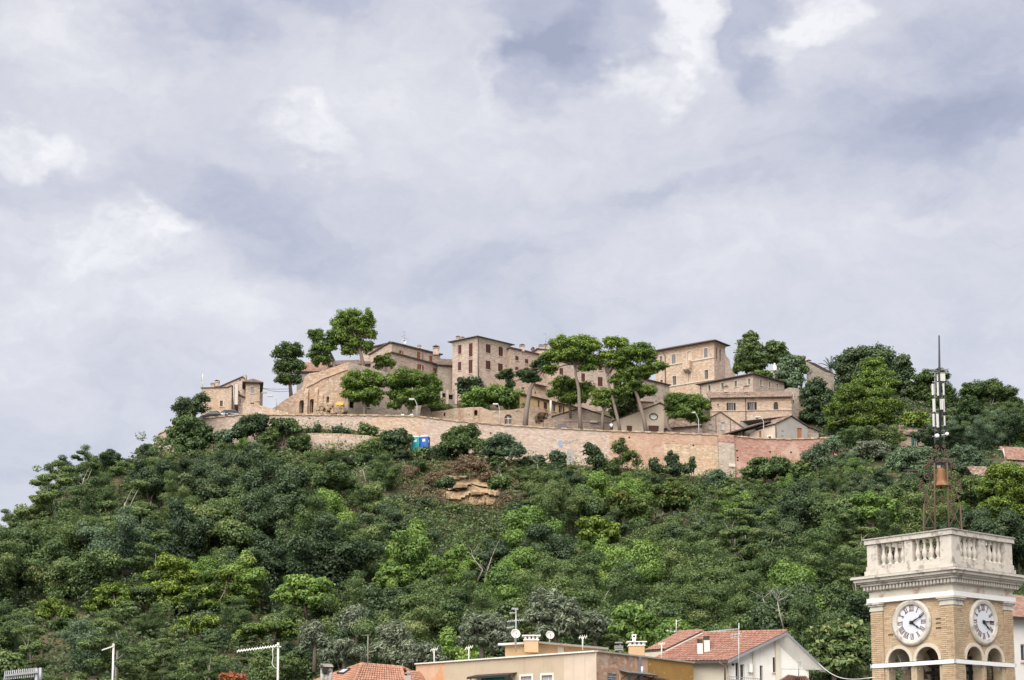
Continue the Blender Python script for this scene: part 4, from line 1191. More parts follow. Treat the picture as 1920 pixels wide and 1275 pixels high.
# stepped ruined flank on the right
f = Fac(r, (.9, .43))
rr = [f.sz(*p) for p in [(1359, 740), (1392, 740), (1378, 701), (1370, 688), (1368, 675), (1361, 666), (1359, 655)]]
q = MB(); wall_panel(q, f, rr); v = Vector((0, 5, 0))
for i in range(1, len(rr) - 1): q.face([f.pt(*rr[i]), f.pt(*rr[i + 1]), f.pt(*rr[i + 1]) + v, f.pt(*rr[i]) + v])
q.build('ruined_flank', 'stone', root, fix=False)
f = Fac.two(1216, 716, 290, 1256, 724)
root, o2, rs = ext_house('grey_house', 'small grey stone house with blue-grey windows left of the palazzo', f, [(1205, 800), (1256, 800), (1256, 723), (1205, 711)], Vector((-3, 6, 0)),
    [('pale', 1228.5, 718.5, 1231, 727.5), ('pale', 1246, 724, 1249, 733), ('pale', 1228.5, 741, 1231.5, 750)], [(2, 3)], 'stone_grey', tiles='tiles', over=.2, out=.35, th=.16)

vo = S_(surround=True, frame='trim')
root, fl, fr, k = corner_house('loft_house', 'stone loft building with a row of small dark openings under its roof', (1411.5, 702), 288, L=(1312, 721.5), Rr=(1470.5, 718), pyb=760,
    opsL=[('dark', 1328, 722.5, 1332.3, 733, vo), ('dark', 1352.3, 718, 1357, 729.5, vo), ('dark', 1377, 714, 1382, 725.5, vo), ('dark', 1402.3, 710, 1406.8, 721, vo)],
    opsR=[('dark', 1425, 712, 1428.8, 723, vo), ('dark', 1441, 716, 1444.8, 727, vo), ('dark', 1455.7, 720, 1459, 729, vo)], mat='stone', over=.55, rise=1.5, tiles='tiles')
pipe(root, [fl.pt(.25, k[5] - .3, .1), fl.pt(.25, k[5] - 3.2, .1)])
ds = S_(sh='shutter_dark', surround=False, frame='offwhite')
root, fl, fr, k = corner_house('brick_palace', 'wide orange-brick house with dark shutters and a deep tiled roof', (1484, 744), 277, L=(1334, 746.5), pyb=822, lenR=7.5,
    opsL=[('open', 1366.5, 755, 1375, 769.5, S_(ds, lw=.34)), ('open', 1406, 754, 1414, 769, S_(ds, lw=.40)), ('shut', 1450.5, 753.5, 1459, 768.5, S_(shape='arch', sh='shutter_dark')),
          ('dark', 1401.5, 791, 1414.5, 798), ('dark', 1345, 757, 1348, 761)],
    opsR=[('dark', 1486, 741, 1488.8, 753)], mat='stone_warm', matR='stone_grey', roof='shedL', rise=2.5, over=.5, cornice='stone_warm')
l, c, r, b, zb, zt = k
W = (c - l).length; z = fl.sz(1420, 769.5)[1]
MB().box(fl.pt(W / 2, z, .05), (W / 2, .06, .08), (fl.e, -fl.n, Vector((0, 0, 1)))).build('string_course', 'stone', root)
pipe(root, [fl.pt(fl.sz(1398, 760)[0], zt - .2, .1), fl.pt(fl.sz(1398, 760)[0], zt - 5.0, .1)])
for px in (1361, 1399): chimney(root, P(px, 736, 281), .7, 1.1)
f = Fac.two(1478, 735, 283, 1500, 737)
root, o2, rs = ext_house('wall_stub', 'tall rough stone wall end right of the orange-brick house', f, [(1472, 800), (1500, 800), (1500, 729), (1490, 727), (1478, 727), (1472, 731)], Vector((0, 3, 0)), (), (), 'stone_grey', cat='wall')
f = Fac.two(1317, 805, 270, 1393, 808)
root, o2, rs = ext_house('cottage', 'small gabled stone cottage with two dark windows behind the wall', f, [(1317, 822), (1395, 822), (1395, 803), (1351, 773), (1317, 792)], Vector((1, 5, 0)),
    [('pale', 1329, 795, 1335, 804.5, S_(frame='offwhite')), ('pale', 1352.5, 792, 1358.8, 806, S_(frame='offwhite'))], [(2, 3), (3, 4)], 'stone', tiles='tiles', over=.12, out=.15, th=.12)
for px in (1342.5, 1369.5): pipe(root, [f.pt(f.sz(px, 800)[0], f.sz(px, 780 if px < 1350 else 783)[1], .06), f.pt(f.sz(px, 800)[0], f.sz(px, 812)[1], .06)], .045)
# grey barn
C = P(1453, 800, 267.5)
fR = Fac(C, (.93, .37)); fL = Fac(C - Vector((7.4, -4.2, 0)), (7.4, -4.2))
rr = [fR.sz(*p) for p in [(1453, 830), (1515, 830), (1515, 801.5), (1481.5, 780.5), (1453, 794.5)]]
rr[1] = (rr[1][0], rr[0][1]); rr[2] = (rr[1][0], rr[2][1]); rr[0] = (0, rr[0][1]); rr[4] = (0, rr[4][1])
root = thing('grey_barn', 'grey plastered barn with an orange door at the edge of the red wall', 'barn', fR.pt(2, rr[0][1]))
facade_wall(root, fR, rr, [('door', 1495, 802.5, 1504, 826, S_(sh='door_orange', frame='grey_pl')), ('void', 1465, 807.6, 1469.5, 809), ('void', 1465, 816.8, 1469.5, 818.2)], 'grey_pl')
lr = [fL.sz(1387, 830), fL.sz(1453, 830), fL.sz(1453, 794.5), fL.sz(1387, 820)]
lr[1] = ((C - fL.A).dot(fL.e), lr[0][1]); lr[2] = (lr[1][0], rr[4][1])
facade_wall(root, fL, lr, [('door', 1423, 808.5, 1427.6, 830, S_(sh='door_orange', frame='pink_pl')), ('dark', 1440.5, 818, 1446.5, 829, S_(surround=True, surm='white')), ('brick', 1402, 814.5, 1405.5, 820, S_(fill='door_orange'))], 'pink_pl', build_name='side_wall')
bk = -fL.e * 8.2
roof_slab(root, fR.pt(*rr[4]), fR.pt(*rr[3]), bk + Vector((-1.0, 0, -1.3)), (.35, .05), .35, .16, 'tiles')
roof_slab(root, fR.pt(*rr[3]), fR.pt(*rr[2]), bk, (.05, .35), .35, .16, 'tiles')
m = MB()
for i in (1, 2): m.face([fR.pt(*rr[i]), fR.pt(*rr[i + 1]), fR.pt(*rr[i + 1]) + bk, fR.pt(*rr[i]) + bk])
m.face([fR.pt(*p) + bk for p in rr]); m.build('wall', 'grey_pl', root)
pipe(root, [fR.pt(.0, rr[4][1] - .1, .14), fR.pt(.12, rr[4][1] - .7, .12), fR.pt(.12, rr[0][1], .12)], .06, 'copper')
f = Fac(fR.pt(rr[1][0] + .02, 0, -1.0), (.93, .37))
root, o2, rs = ext_house('barn_annexe', 'small dark stone annexe with a sloping roof on the right of the grey barn', f, [(1515.5, 830), (1535, 830), (1535, 809), (1515.5, 800.5)], Vector((-.5, 4, 0)), (), [(2, 3)], 'stone_grey', over=.2, out=.3, th=.14, cat='shed')
f = Fac.two(1358, 818, 268.5, 1400, 816)
root = thing('lean_to_roof', 'sloping tiled canopy with dark open underside left of the grey barn', 'canopy', P(1380, 822, 268.5))
roof_slab(root, P(1356, 816, 268), P(1446, 790, 268.2), Vector((0, 3, .4)), (.1, 0), .2, .2, 'tiles')
for px in (1385, 1390): MB().bar(P(px, 808, 268.4), P(px, 826, 268.4), .16).build('post', 'eave', root)

# ------------------------------------------------------------------ houses among the trees at right
C = P(1549, 697, 301)
root, fl, fr, k = corner_house('hidden_house', 'tall grey house showing between the dark trees beside the palm', (1549, 698), 301, L=(1512, 690), Rr=(1563, 701), pyb=790,
    opsL=[('void', 1530, 704, 1540, 709)], mat='stone_grey', roof=None)
l, c, r, b, zb, zt = k
roof_slab(root, fl.pt(0, zt + 1.2), fl.pt((c - l).length, zt), (r - c), (.3, .9), .6, .18, 'tiles')
g = MB(); g.face([fl.pt(0, zt), fl.pt((c - l).length, zt), fl.pt(0, zt + 1.2)]); g.build('wall', 'stone_grey', root)
chimney(root, P(1515.5, 689, 302), .9, 1.3)
f = Fac.two(1677, 815, 281, 1748, 819.5)
gg = S_(sh='shutter_green', frame='offwhite')
root, o2, rs = ext_house('green_shutter_house', 'low brick house with green shutters among trees behind the antenna mast', f, [(1677, 850), (1749, 850), (1749, 818), (1677, 814)], Vector((-1, 5, 0)),
    [('shut', 1676.5 + 1.5, 820, 1683.5, 829, gg), ('open', 1712, 820.5, 1718.5, 836, S_(gg, lw=.30)), ('shut', 1734, 823.5, 1740.6, 838, gg)], (), 'stone_warm')
roof_slab(root, f.pt(o2[3][0], o2[3][1]), f.pt(o2[2][0], o2[2][1]), Vector((-.6, 4, 2.0)), (.3, .3), .35, .16, 'tiles')
chimney(root, P(1689.5, 808, 283), .7, 1.2); chimney(root, P(1743.5, 813, 283), .8, 1.3)
f = Fac.two(1893, 861, 245, 1935, 864)
root, o2, rs = ext_house('tiled_cottage', 'cottage with a pale red tiled roof at the right edge', f, [(1890, 890), (1940, 890), (1940, 864), (1890, 861)], Vector((0, 4, 0)), [('void', 1900, 858.5 + 4, 1903, 866), ('void', 1908, 862.5, 1911, 866)], (), 'stone')
roof_slab(root, f.pt(o2[3][0], o2[3][1]), f.pt(o2[2][0], o2[2][1]), Vector((0, 3.2, 2.3)), (.2, .2), .3, .14, 'tiles_red')
f = Fac.two(1826, 893, 240, 1856, 893)
root, o2, rs = ext_house('garden_hut', 'small hut roof half hidden behind the yellow-green pine', f, [(1827, 915), (1858, 915), (1858, 892), (1827, 892)], Vector((0, 3, 0)), (), (), 'cream', cat='hut')
roof_slab(root, f.pt(o2[3][0], o2[3][1]), f.pt(o2[2][0], o2[2][1]), Vector((0, 2.6, 1.6)), (.2, .2), .3, .14, 'tiles')
f = Fac.two(1706, 895, 244, 1738, 895)
root, o2, rs = ext_house('garden_store', 'dark green garden store under the trees left of the bell frame', f, [(1706, 912), (1738, 912), (1738, 883), (1706, 883)], Vector((0, 3, 0)), [('door', 1713, 885, 1731, 908, S_(sh='teal_dark', frame='eave'))], (), 'stone_grey', cat='shed')
roof_slab(root, f.pt(o2[3][0], o2[3][1]), f.pt(o2[2][0], o2[2][1]), Vector((0, 2.6, .5)), (.2, .2), .3, .14, 'tiles_dark')
t = thing('ruined_chimney', 'slender pale ruined stack between the trees right of the palazzo', 'ruin', P(1453, 715, 298))
m = MB(); pr = [(1450, 715), (1456, 715), (1455, 700), (1456.5, 690), (1454.5, 682), (1451.5, 680), (1449.5, 688), (1450.5, 700)]
m.prism([P(x, y, 298) for x, y in pr], (0, .7, 0)); m.build('stack', 'white_pl', t)
MB().box(P(1451, 694.5, 297.8), (.55, .3, .09)).build('ledge', 'trim', t)

# ================================================================== clock tower (foreground right)
def set_shade(o, per):
    me = o.data; at = me.attributes.new('shade', 'FLOAT', 'FACE')
    n = len(me.polygons); r = rng.random(n // per + 2)
    at.data.foreach_set('value', np.repeat(r, per)[:n].astype(np.float32))

TY, TH = 66.0, 2.0
TC = P(1789, 1180, TY)
EL = Vector((-.645, .764, 0)).normalized(); ER = Vector((.764, .645, 0)).normalized()
ZV = Vector((0, 0, 1))
TCEN = Vector((TC.x, TC.y, 0)) + (EL + ER) * TH
def tz(y, proj=0.0): return P(1789, y, TY - 1.41 * proj).z
tower = thing('bell_tower', 'pale brick clock tower with two clock faces and a stone balustrade', 'tower', (TCEN.x, TCEN.y, 0))
TAX = (ER, EL, ZV)
def tbox(name, half, z0, z1, mat, parent=tower):
    return MB().box(TCEN + ZV * ((z0 + z1) / 2), (half, half, (z1 - z0) / 2), TAX).build(name, mat, parent)
c0 = TCEN - (EL + ER) * TH; cL = c0 + EL * 2 * TH; cR = c0 + ER * 2 * TH; cB = cL + ER * 2 * TH
FACES = [Fac(cL, -EL), Fac(c0, ER), Fac(cB, -ER), Fac(cR, EL)]
INS = .07
z_band = tz(1236.5); z_bt = tz(1117); z_frz = tz(1107, .03); z_ground = 0.0
z_low = tz(1345)
clock_z = FACES[0].sz(1714.5, 1166.5)[1]
AR, AC = .54, .68
DR, RR = .71, .93                             # dial and surround radii
def arch_loop(cx, rad, z0, zs, k=14):
    return [(cx - rad, z0), (cx + rad, z0)] + [(cx + rad * math.cos(math.pi * i / k), zs + rad * math.sin(math.pi * i / k)) for i in range(k + 1)]
for fi, f in enumerate(FACES):
    g = Fac(f.pt(0, 0, -INS), f.e)
    holes = [arch_loop(2 - AC, AR, z_low, z_band + .04), arch_loop(2 + AC, AR, z_low, z_band + .04)]
    m = MB(); wall_panel(m, g, [(INS, z_low - 1.5), (4 - INS, z_low - 1.5), (4 - INS, z_bt + .1), (INS, z_bt + .1)], holes, .42)
    m.build('wall', 'mortar', tower, fix=False)
    ax = (f.e, -f.n, ZV)
    for sgn in (-1, 1):                       # archivolts: stone rings in voussoir pieces
        cx = 2 + sgn * AC; a = MB(); K = 14
        for i in range(K):
            t0, t1 = math.pi * i / K, math.pi * (i + 1) / K
            q = [(cx + AR * math.cos(t0), z_band + .04 + AR * math.sin(t0)), (cx + AR * math.cos(t1), z_band + .04 + AR * math.sin(t1)),
                 (cx + (AR + .13) * math.cos(t1), z_band + .04 + (AR + .13) * math.sin(t1)), (cx + (AR + .13) * math.cos(t0), z_band + .04 + (AR + .13) * math.sin(t0))]
            a.prism([g.pt(*p, .06) for p in q], f.n * -.46)
        a.build('archivolt', 'trim', tower)
    # columns between and beside the openings
    for s, hw in ((2, .125), (2 - 2 * AC, .11), (2 + 2 * AC, .11)):
        c = g.pt(s, z_low - .4, -.16)
        k = MB(); k.lathe(c, [(hw + .02, 0), (hw, .2), (hw * .88, z_band - z_low - .05), (hw * .95, z_band - z_low)], 12).build('column', 'lime', tower)
        cp = MB(); h0 = z_band - z_low - .02
        cp.lathe(c, [(hw * .9, h0), (hw * 1.05, h0 + .06), (hw * 1.15, h0 + .16), (hw * 1.55, h0 + .26), (hw * 1.5, h0 + .28)], 12)
        cp.box(c + ZV * (h0 + .33), (hw * 1.7, hw * 1.7, .05), ax)
        for q in range(8):
            t = q * math.pi / 4; cp.box(c + ZV * (h0 + .17) + (f.e * math.cos(t) - f.n * math.sin(t)) * hw * 1.2, (.03, .03, .07), ax)
        cp.build('capital', 'lime', tower)
    # white string band
    MB().box(f.pt(2, (z_band + tz(1243)) / 2, .0), (2 + .05, .05, (z_band - tz(1243)) / 2 + .01), ax).build('string_band', 'white', tower)
# corner pilasters (square posts) with moulded capitals
PW = .60
for sx in (-1, 1):
    for sy in (-1, 1):
        c = TCEN + (ER * sx + EL * sy) * (TH - PW / 2)
        m = MB(); m.box(c + ZV * ((z_low - 1.5 + z_bt) / 2), (PW / 2 - .012, PW / 2 - .012, (z_bt - z_low + 1.5) / 2), TAX); m.build('pilaster', 'mortar', tower)
        k = MB(); zc = tz(1133)
        for z0, z1, pr in ((zc, zc + .10, .03), (zc + .10, zc + .20, .012), (zc + .20, zc + .27, .07), (zc + .27, z_bt + .02, .12)):
            k.box(c + ZV * ((z0 + z1) / 2), (PW / 2 + pr, PW / 2 + pr, (z1 - z0) / 2), TAX)
        k.build('pilaster_capital', 'lime', tower)
# shaft below, ceiling and floor of the belfry
tbox('shaft', TH - .05, 0, z_low - 1.4, 'mortar')
tbox('belfry_ceiling', TH - .5, z_band + AR + .25, z_band + AR + .45, 'concrete')
# bricks, laid one by one on the two faces in view
BW, BH, BL = .265, .078, .058
box_me = None
cand = []
def inside(fi, s, z, w):
    if math.hypot(s - 2, z - clock_z) < RR + .02 + w * .2: return True
    for sg in (-1, 1):
        cx = 2 + sg * AC
        if z > z_band and math.hypot(s - cx, z - z_band - .04) < AR + .13 + w * .35: return True
        if z <= z_band + .05 and abs(s - cx) < AR + w * .4: return True
    if z < z_band + .05 and abs(s - 2) < AC + AR + .12: return True
    return False
for fi in (0, 1):
    f = FACES[fi]
    row = 0; z = tz(1300)
    while z < z_bt - .03:
        off = (row % 2) * BW / 2
        if not (tz(1243) - .02 < z < z_band + .05):
            s = PW + .01 - off
            while s < 4 - PW:
                a, b = max(s, PW + .01), min(s + BW - .012, 4 - PW - .01)
                if b - a > .06 and not inside(fi, (a + b) / 2, z, b - a): cand.append((fi, a, b, z, -INS))
                s += BW
            for s0 in (0.0, 4 - PW):
                if z > tz(1134): continue
                s = s0 - off * .6 + .0
                while s < s0 + PW:
                    a, b = max(s, s0), min(s + BW - .012, s0 + PW)
                    if b - a > .05: cand.append((fi, a, b, z, 0.0))
                    s += BW
        z += BH; row += 1
def bscore(t):
    fi, a, b, z, d = t
    p = FACES[fi].pt((a + b) / 2, z); return -(b - a) / p.y + (0 if z > tz(1275) else 1)
cand.sort(key=bscore)
unit = MB().box((0, 0, 0), (.5, .5, .5)); unit_o = unit.build('brick', 'towerbrick', None)
unit_me = unit_o.data; bpy.data.objects.remove(unit_o)
rest = MB()
for i, (fi, a, b, z, d) in enumerate(cand):
    f = FACES[fi]; pr = random.uniform(.004, .014)
    c = f.pt((a + b) / 2, z, d + pr - .02)
    if i < 300:
        o = bpy.data.objects.new('brick', unit_me); COL.objects.link(o); o.parent = tower
        o.location = c - Vector(tower.location); o.rotation_euler = (0, 0, math.atan2(f.e.y, f.e.x)); o.scale = (b - a, .04, BL * random.uniform(.92, 1.04))
    else:
        rest.box(c, ((b - a) / 2, .02, BL / 2 * random.uniform(.92, 1.04)), (f.e, -f.n, ZV))
o = rest.build('brickwork', 'towerbrick', tower); o['kind'] = 'stuff'; set_shade(o, 6)
# entablature
tbox('string_band', TH + .10, z_bt, tz(1107, .1), 'white')
tbox('frieze', TH + .02, tz(1107, .1), tz(1091, .1), 'frieze')
tbox('bed_moulding', TH + .10, tz(1092.5, .1), tz(1090, .1), 'lime')
tbox('cornice_core', TH + .12, tz(1090, .1), tz(1079, .2), 'lime')
DZ0, DZ1 = tz(1090.2, .22), tz(1081, .22)
dm = MB().box((0, 0, 0), (.5, .5, .5)); do = dm.build('dentil', 'lime', None); dme = do.data; bpy.data.objects.remove(do)
for fi, f in enumerate(FACES):
    n = 27
    for i in range(n):
        s = -.2 + 4.4 * (i + .5) / n
        o = bpy.data.objects.new('dentil', dme); COL.objects.link(o); o.parent = tower
        o.location = f.pt(s, (DZ0 + DZ1) / 2, .16) - Vector(tower.location); o.rotation_euler = (0, 0, math.atan2(f.e.y, f.e.x)); o.scale = (.095, .10, DZ1 - DZ0)
zz = [tz(1081, .25), tz(1077, .3), tz(1073, .42), tz(1066.5, .5), tz(1062.5, .54)]
for (z0, z1, pr, nm) in ((zz[0] - .02, zz[1], .27, 'soffit'), (zz[1], zz[2], .36, 'soffit'), (zz[2], zz[3], .46, 'corona'), (zz[3], zz[4], .55, 'cornice')):
    tbox(nm, TH + pr, z0, z1, 'lime')
tbox('cornice_top', TH + .53, zz[4], zz[4] + .035, 'lime_dark')
# balustrade
zp0 = zz[4] + .03; zp1 = tz(1044, .12); zr0 = tz(1001, .13); zr1 = tz(991.5, .16)
HB = TH + .06
for f in FACES:
    ax = (f.e, -f.n, ZV)
    for (z0, z1, pr, th) in ((zp0, zp0 + (zp1 - zp0) * .55, .14, .30), (zp0 + (zp1 - zp0) * .55, zp1, .09, .25)):
        MB().box(f.pt(2, (z0 + z1) / 2, pr - th), (2 + pr - .003, th, (z1 - z0) / 2), ax).build('plinth', 'lime' if z0 > zp0 else 'lime', tower)
    MB().box(f.pt(2, (zr0 + zr1) / 2, -.10), (2 + .13, .22, (zr1 - zr0) / 2), ax).build('rail', 'lime', tower)
    MB().box(f.pt(2, zr1 + .02, -.09), (2 + .17, .25, .025), ax).build('rail_cap', 'lime_dark', tower)
    MB().box(f.pt(2, (zp1 + zr0) / 2, -.10), (.19, .15, (zr0 - zp1) / 2), ax).build('pier', 'lime', tower)
    for s in (-.02, 4.02):
        MB().box(f.pt(s + (.24 if s < 2 else -.24), (zp1 + zr0) / 2, -.2 + .0), (.26, .26, (zr0 - zp1) / 2), ax).build('pier', 'lime', tower)
hb = zr0 - zp1
prof = [(.115, 0), (.105, .07), (.06, .09), (.055, .13), (.10, .24), (.115, .33), (.10, .43), (.06, .58), (.05, .72), (.05, .80), (.085, .83), (.06, .87), (.10, .92), (.10, 1.0)]
bal = MB().lathe((0, 0, 0), [(r, z * hb) for r, z in prof], 10).build('baluster', 'lime', None); bme = bal.data; bpy.data.objects.remove(bal)
for f in FACES:
    for a, b in ((.52, 1.80), (2.20, 3.48)):
        for i in range(4):
            o = bpy.data.objects.new('baluster', bme); COL.objects.link(o); o.parent = tower
            o.location = f.pt(a + (b - a) * (i + .5) / 4, zp1, -.10) - Vector(tower.location); o.rotation_euler = (0, 0, random.uniform(0, 6))
tbox('roof_deck', TH - .1, zp0, zp0 + .1, 'concrete')
# clocks
def roman(face, parent, f, txt, ang, d):
    """strokes of one numeral, standing radially"""
    c = f.pt(2, clock_z, d); up = f.e * math.sin(ang) + ZV * math.cos(ang); rt = f.e * math.cos(ang) - ZV * math.sin(ang)
    w = {'I': .06, 'V': .115, 'X': .12}; tot = sum(w[ch] for ch in txt); x = -tot / 2; h = .22; r0 = .565
    m = MB()
    def st(x0, x1, t=.03): m.bar(c + up * (r0 - h / 2) + rt * x0, c + up * (r0 + h / 2) + rt * x1, t, .012, up=f.n)
    for ch in txt:
        cx = x + w[ch] / 2
        if ch == 'I': st(cx, cx, .027)
        elif ch == 'V': st(cx, cx - .043, .030); st(cx, cx + .043, .018)
        else: st(cx + .038, cx - .038, .030); st(cx - .038, cx + .038, .018)
        x += w[ch]
    for r in (r0 - h / 2, r0 + h / 2):
        m.bar(c + up * r - rt * tot * .46, c + up * r + rt * tot * .46, .014, .012, up=f.n)
    m.build('numeral', 'numeral', parent)
NUM = ['XII', 'I', 'II', 'III', 'IV', 'V', 'VI', 'VII', 'VIII', 'IX', 'X', 'XI']
for fi, (mh, hh) in ((0, (66, 125)), (1, (87, 129))):
    f = FACES[fi]; ax3 = (f.e, ZV, f.n)
    cf = MB().lathe(f.pt(2, clock_z, -.03), [(DR, -.05), (DR, .0), (0, .0)], 48, ax3, False).build('clock_face', 'dial', tower)
    MB().lathe(f.pt(2, clock_z, -.08), [(DR - .005, .0), (DR - .005, .10), (DR + .03, .13), (DR + .06, .12), (DR + .10, .155), (DR + .15, .15), (RR, .10), (RR, .0)], 48, ax3).build('clock_surround', 'lime', tower)
    for i, t in enumerate(NUM): roman(f, cf, f, t, R(30 * i), -.022)
    for nm, ang, L, wd, d in (('hour_hand', hh, .44, .07, .0), ('minute_hand', mh, .66, .055, .02)):
        a = R(ang); up = f.e * math.sin(a) + ZV * math.cos(a); rt = f.e * math.cos(a) - ZV * math.sin(a); c = f.pt(2, clock_z, d)
        m = MB(); m.prism([c - rt * .022 - up * .10, c + rt * .022 - up * .10, c + rt * wd * .5 + up * L * .3, c + rt * .016 + up * L * .55, c + rt * wd * .55 + up * L * .68, c + rt * .01 + up * L,
                           c - rt * .01 + up * L, c - rt * wd * .55 + up * L * .68, c - rt * .016 + up * L * .55, c - rt * wd * .5 + up * L * .3], f.n * .014)
        m.build(nm, 'black', cf)
    MB().lathe(f.pt(2, clock_z, .0), [(.07, -.02), (.07, .03), (.03, .05), (0, .05)], 16, ax3).build('hub', 'black', cf)
for (px, py) in ((1758, 1160), (1758, 1168), (1758, 1177), (1668, 1190)):
    s, z = FACES[0].sz(px, py); MB().box(FACES[0].pt(s, z, -INS), (.12, .02, .03), (FACES[0].e, -FACES[0].n, ZV)).build('dark_brick', 'rust', tower)
# swinging bells' dark frame inside the belfry
m = MB()
for sx in (-.55, .55):
    m.bar(TCEN + ER * sx - EL * .9 + ZV * (z_low - .4), TCEN + ER * sx - EL * .9 + ZV * (z_band + .3), .13); m.bar(TCEN + ER * sx + EL * .9 + ZV * (z_low - .4), TCEN + ER * sx + EL * .9 + ZV * (z_band + .3), .13)
    m.bar(TCEN + ER * sx - EL * 1.0 + ZV * (z_band - .35), TCEN + ER * sx + EL * 1.0 + ZV * (z_band - .35), .12)
m.bar(TCEN - ER * .9 + ZV * (z_band - .1), TCEN + ER * .9 + ZV * (z_band - .1), .12)
m.build('belfry_beams', 'metal_dark', tower)
for px, py in ((1723, 1268), (1843, 1272)):
    b_ = thing('small_bell', 'dark bell hanging behind the %s belfry arches' % ('left' if px < 1800 else 'right'), 'bell', P(px, py, 68.3))
    MB().lathe(P(px, py, 68.3), [(.36, -.1), (.33, .0), (.25, .2), (.2, .42), (.12, .5), (0, .52)], 16).build('bell_body', 'rust', b_)

# ------------------------------------------------------------------ wrought-iron bell frame on the tower top
KY = TCEN.y
deck = zp0 + .1
cage = thing('iron_bell_cage', 'rusty wrought-iron bell frame with scrollwork on top of the clock tower', 'frame', (TCEN.x, TCEN.y, deck))
def K(px, py, d=0.0): return P(px, py, KY + d)
def spiral(mb, c, r, turns, start, sgn, rad=.016, n=26, ux=Vector((1, 0, 0))):
    pts = []
    for i in range(n + 1):
        t = i / n; a = start + sgn * turns * 2 * math.pi * t; rr = r * (1 - .82 * t)
        pts.append(Vector(c) + ux * rr * math.cos(a) + ZV * rr * math.sin(a))
    mb.tube(pts, rad, 5)
for side, (bx0, bx1, tx0, tx1, ty) in enumerate(((1728, 1753, 1741, 1752, 868), (1779, 1807, 1776, 1784, 868))):
    leg = MB()
    for d in (-.28, .28):
        b0, b1 = K(bx0, 992, d), K(bx1, 992, d); b0.z = b1.z = deck
        q0, q1 = K(tx0, ty, d * .5), K(tx1, ty, d * .5)
        m0, m1 = K(bx0 + (tx0 - bx0) * .35, 945, d), K(bx1 + (tx1 - bx1) * .3, 945, d)
        inner, outer = ((b1, m1, q1), (b0, m0, q0)) if side == 0 else ((b0, m0, q0), (b1, m1, q1))
        leg.tube(inner, .038, 6); leg.tube((outer[0], outer[1]), .032, 6)
        leg.bar(outer[1], outer[1].lerp(inner[2], .55), .02)
        for t0, t1 in ((0, .33), (.33, .66), (.66, 1)):
            a0, a1 = b0.lerp(m0, t0), b0.lerp(m0, t1); c0_, c1_ = b1.lerp(m1, t0), b1.lerp(m1, t1)
            leg.bar(a0, c1_, .026); leg.bar(c0_, a1, .026); leg.bar(a1, c1_, .026)
    for t in (.1, .5, .95):
        for bx in (bx0, bx1):
            y = 992 - 47 * t; leg.bar(K(bx, y, -.28), K(bx, y, .28), .016)
    leg.build('leg', 'rust', cage)
def scrolls(lst, name='scroll'):
    for px, py, rpx, turns, st, sg in lst:
        for d in (-.14, .14):
            m = MB(); spiral(m, K(px, py, d), rpx / ppm(KY), turns, R(st), sg, .025); m.build(name, 'rust', cage)
L_ = [(1739, 895, 8, 1.4, 0, 1), (1730, 907, 6, 1.4, 90, 1), (1727, 917, 4, 1.2, 90, 1), (1739, 922, 6, 1.4, 200, -1), (1741, 938, 6, 1.4, 90, 1), (1738, 950, 5, 1.3, 0, -1), (1737, 876, 5, 1.3, 0, 1), (1743, 866, 5, 1.3, 180, -1),
      (1749, 855, 4, 1.3, 0, 1), (1753, 846, 4, 1.2, 180, -1), (1756, 838, 3.5, 1.2, 0, 1), (1746, 912, 5, 1.3, 0, 1), (1757, 863, 5, 1.4, 90, -1), (1758, 937, 6, 1.5, 0, 1), (1733, 931, 4, 1.2, 0, 1)]
scrolls(L_)
scrolls([(2 * 1763 - x, y, r, t, 180 - s, -g) for x, y, r, t, s, g in L_])
a = MB()
for sg in (-1, 1):
    for d in (-.14, .14):
        a.tube([K(1763 + sg * 21, 892, d), K(1763 + sg * 20, 868, d), K(1763 + sg * 13, 855, d), K(1763 + sg * 5, 848, d * .5), K(1763, 838, 0)], .024, 6)
a.bar(K(1741, 870), K(1785, 872), .05); a.build('arch', 'rust', cage)
a = MB(); a.bar(K(1745, 868), K(1781, 870), .07, .12); a.build('bell_beam', 'metal_dark', cage)
bell = thing('bell', 'rusty bronze bell hanging in the iron frame on the tower', 'bell', K(1764, 914))
b0 = K(1764.5, 912.5); u = 1 / ppm(KY)
ub = u; u = u * 1.05
MB().lathe(b0, [(15.8 * u, 0), (15.2 * u, 2 * u), (12.6 * u, 5 * u), (10.8 * u, 12 * u), (9.6 * u, 20 * u), (8.8 * u, 28 * u), (8 * u, 31 * u), (5.5 * u, 33.6 * u), (0, 34.2 * u)], 28).build('bell_body', 'bell', bell)
MB().lathe(b0, [(14.6 * u, .2 * u), (11.5 * u, 6 * u), (0, 7 * u)], 28).build('bell_mouth', 'void', bell)
for px in (1758.5, 1762): MB().bar(K(px, 880), K(px, 871), .035).build('hanger', 'metal', bell)
u = ub
MB().tube([K(1764.5, 905), K(1764.5, 917)], [.02, .05], 6).build('clapper', 'metal_dark', bell)
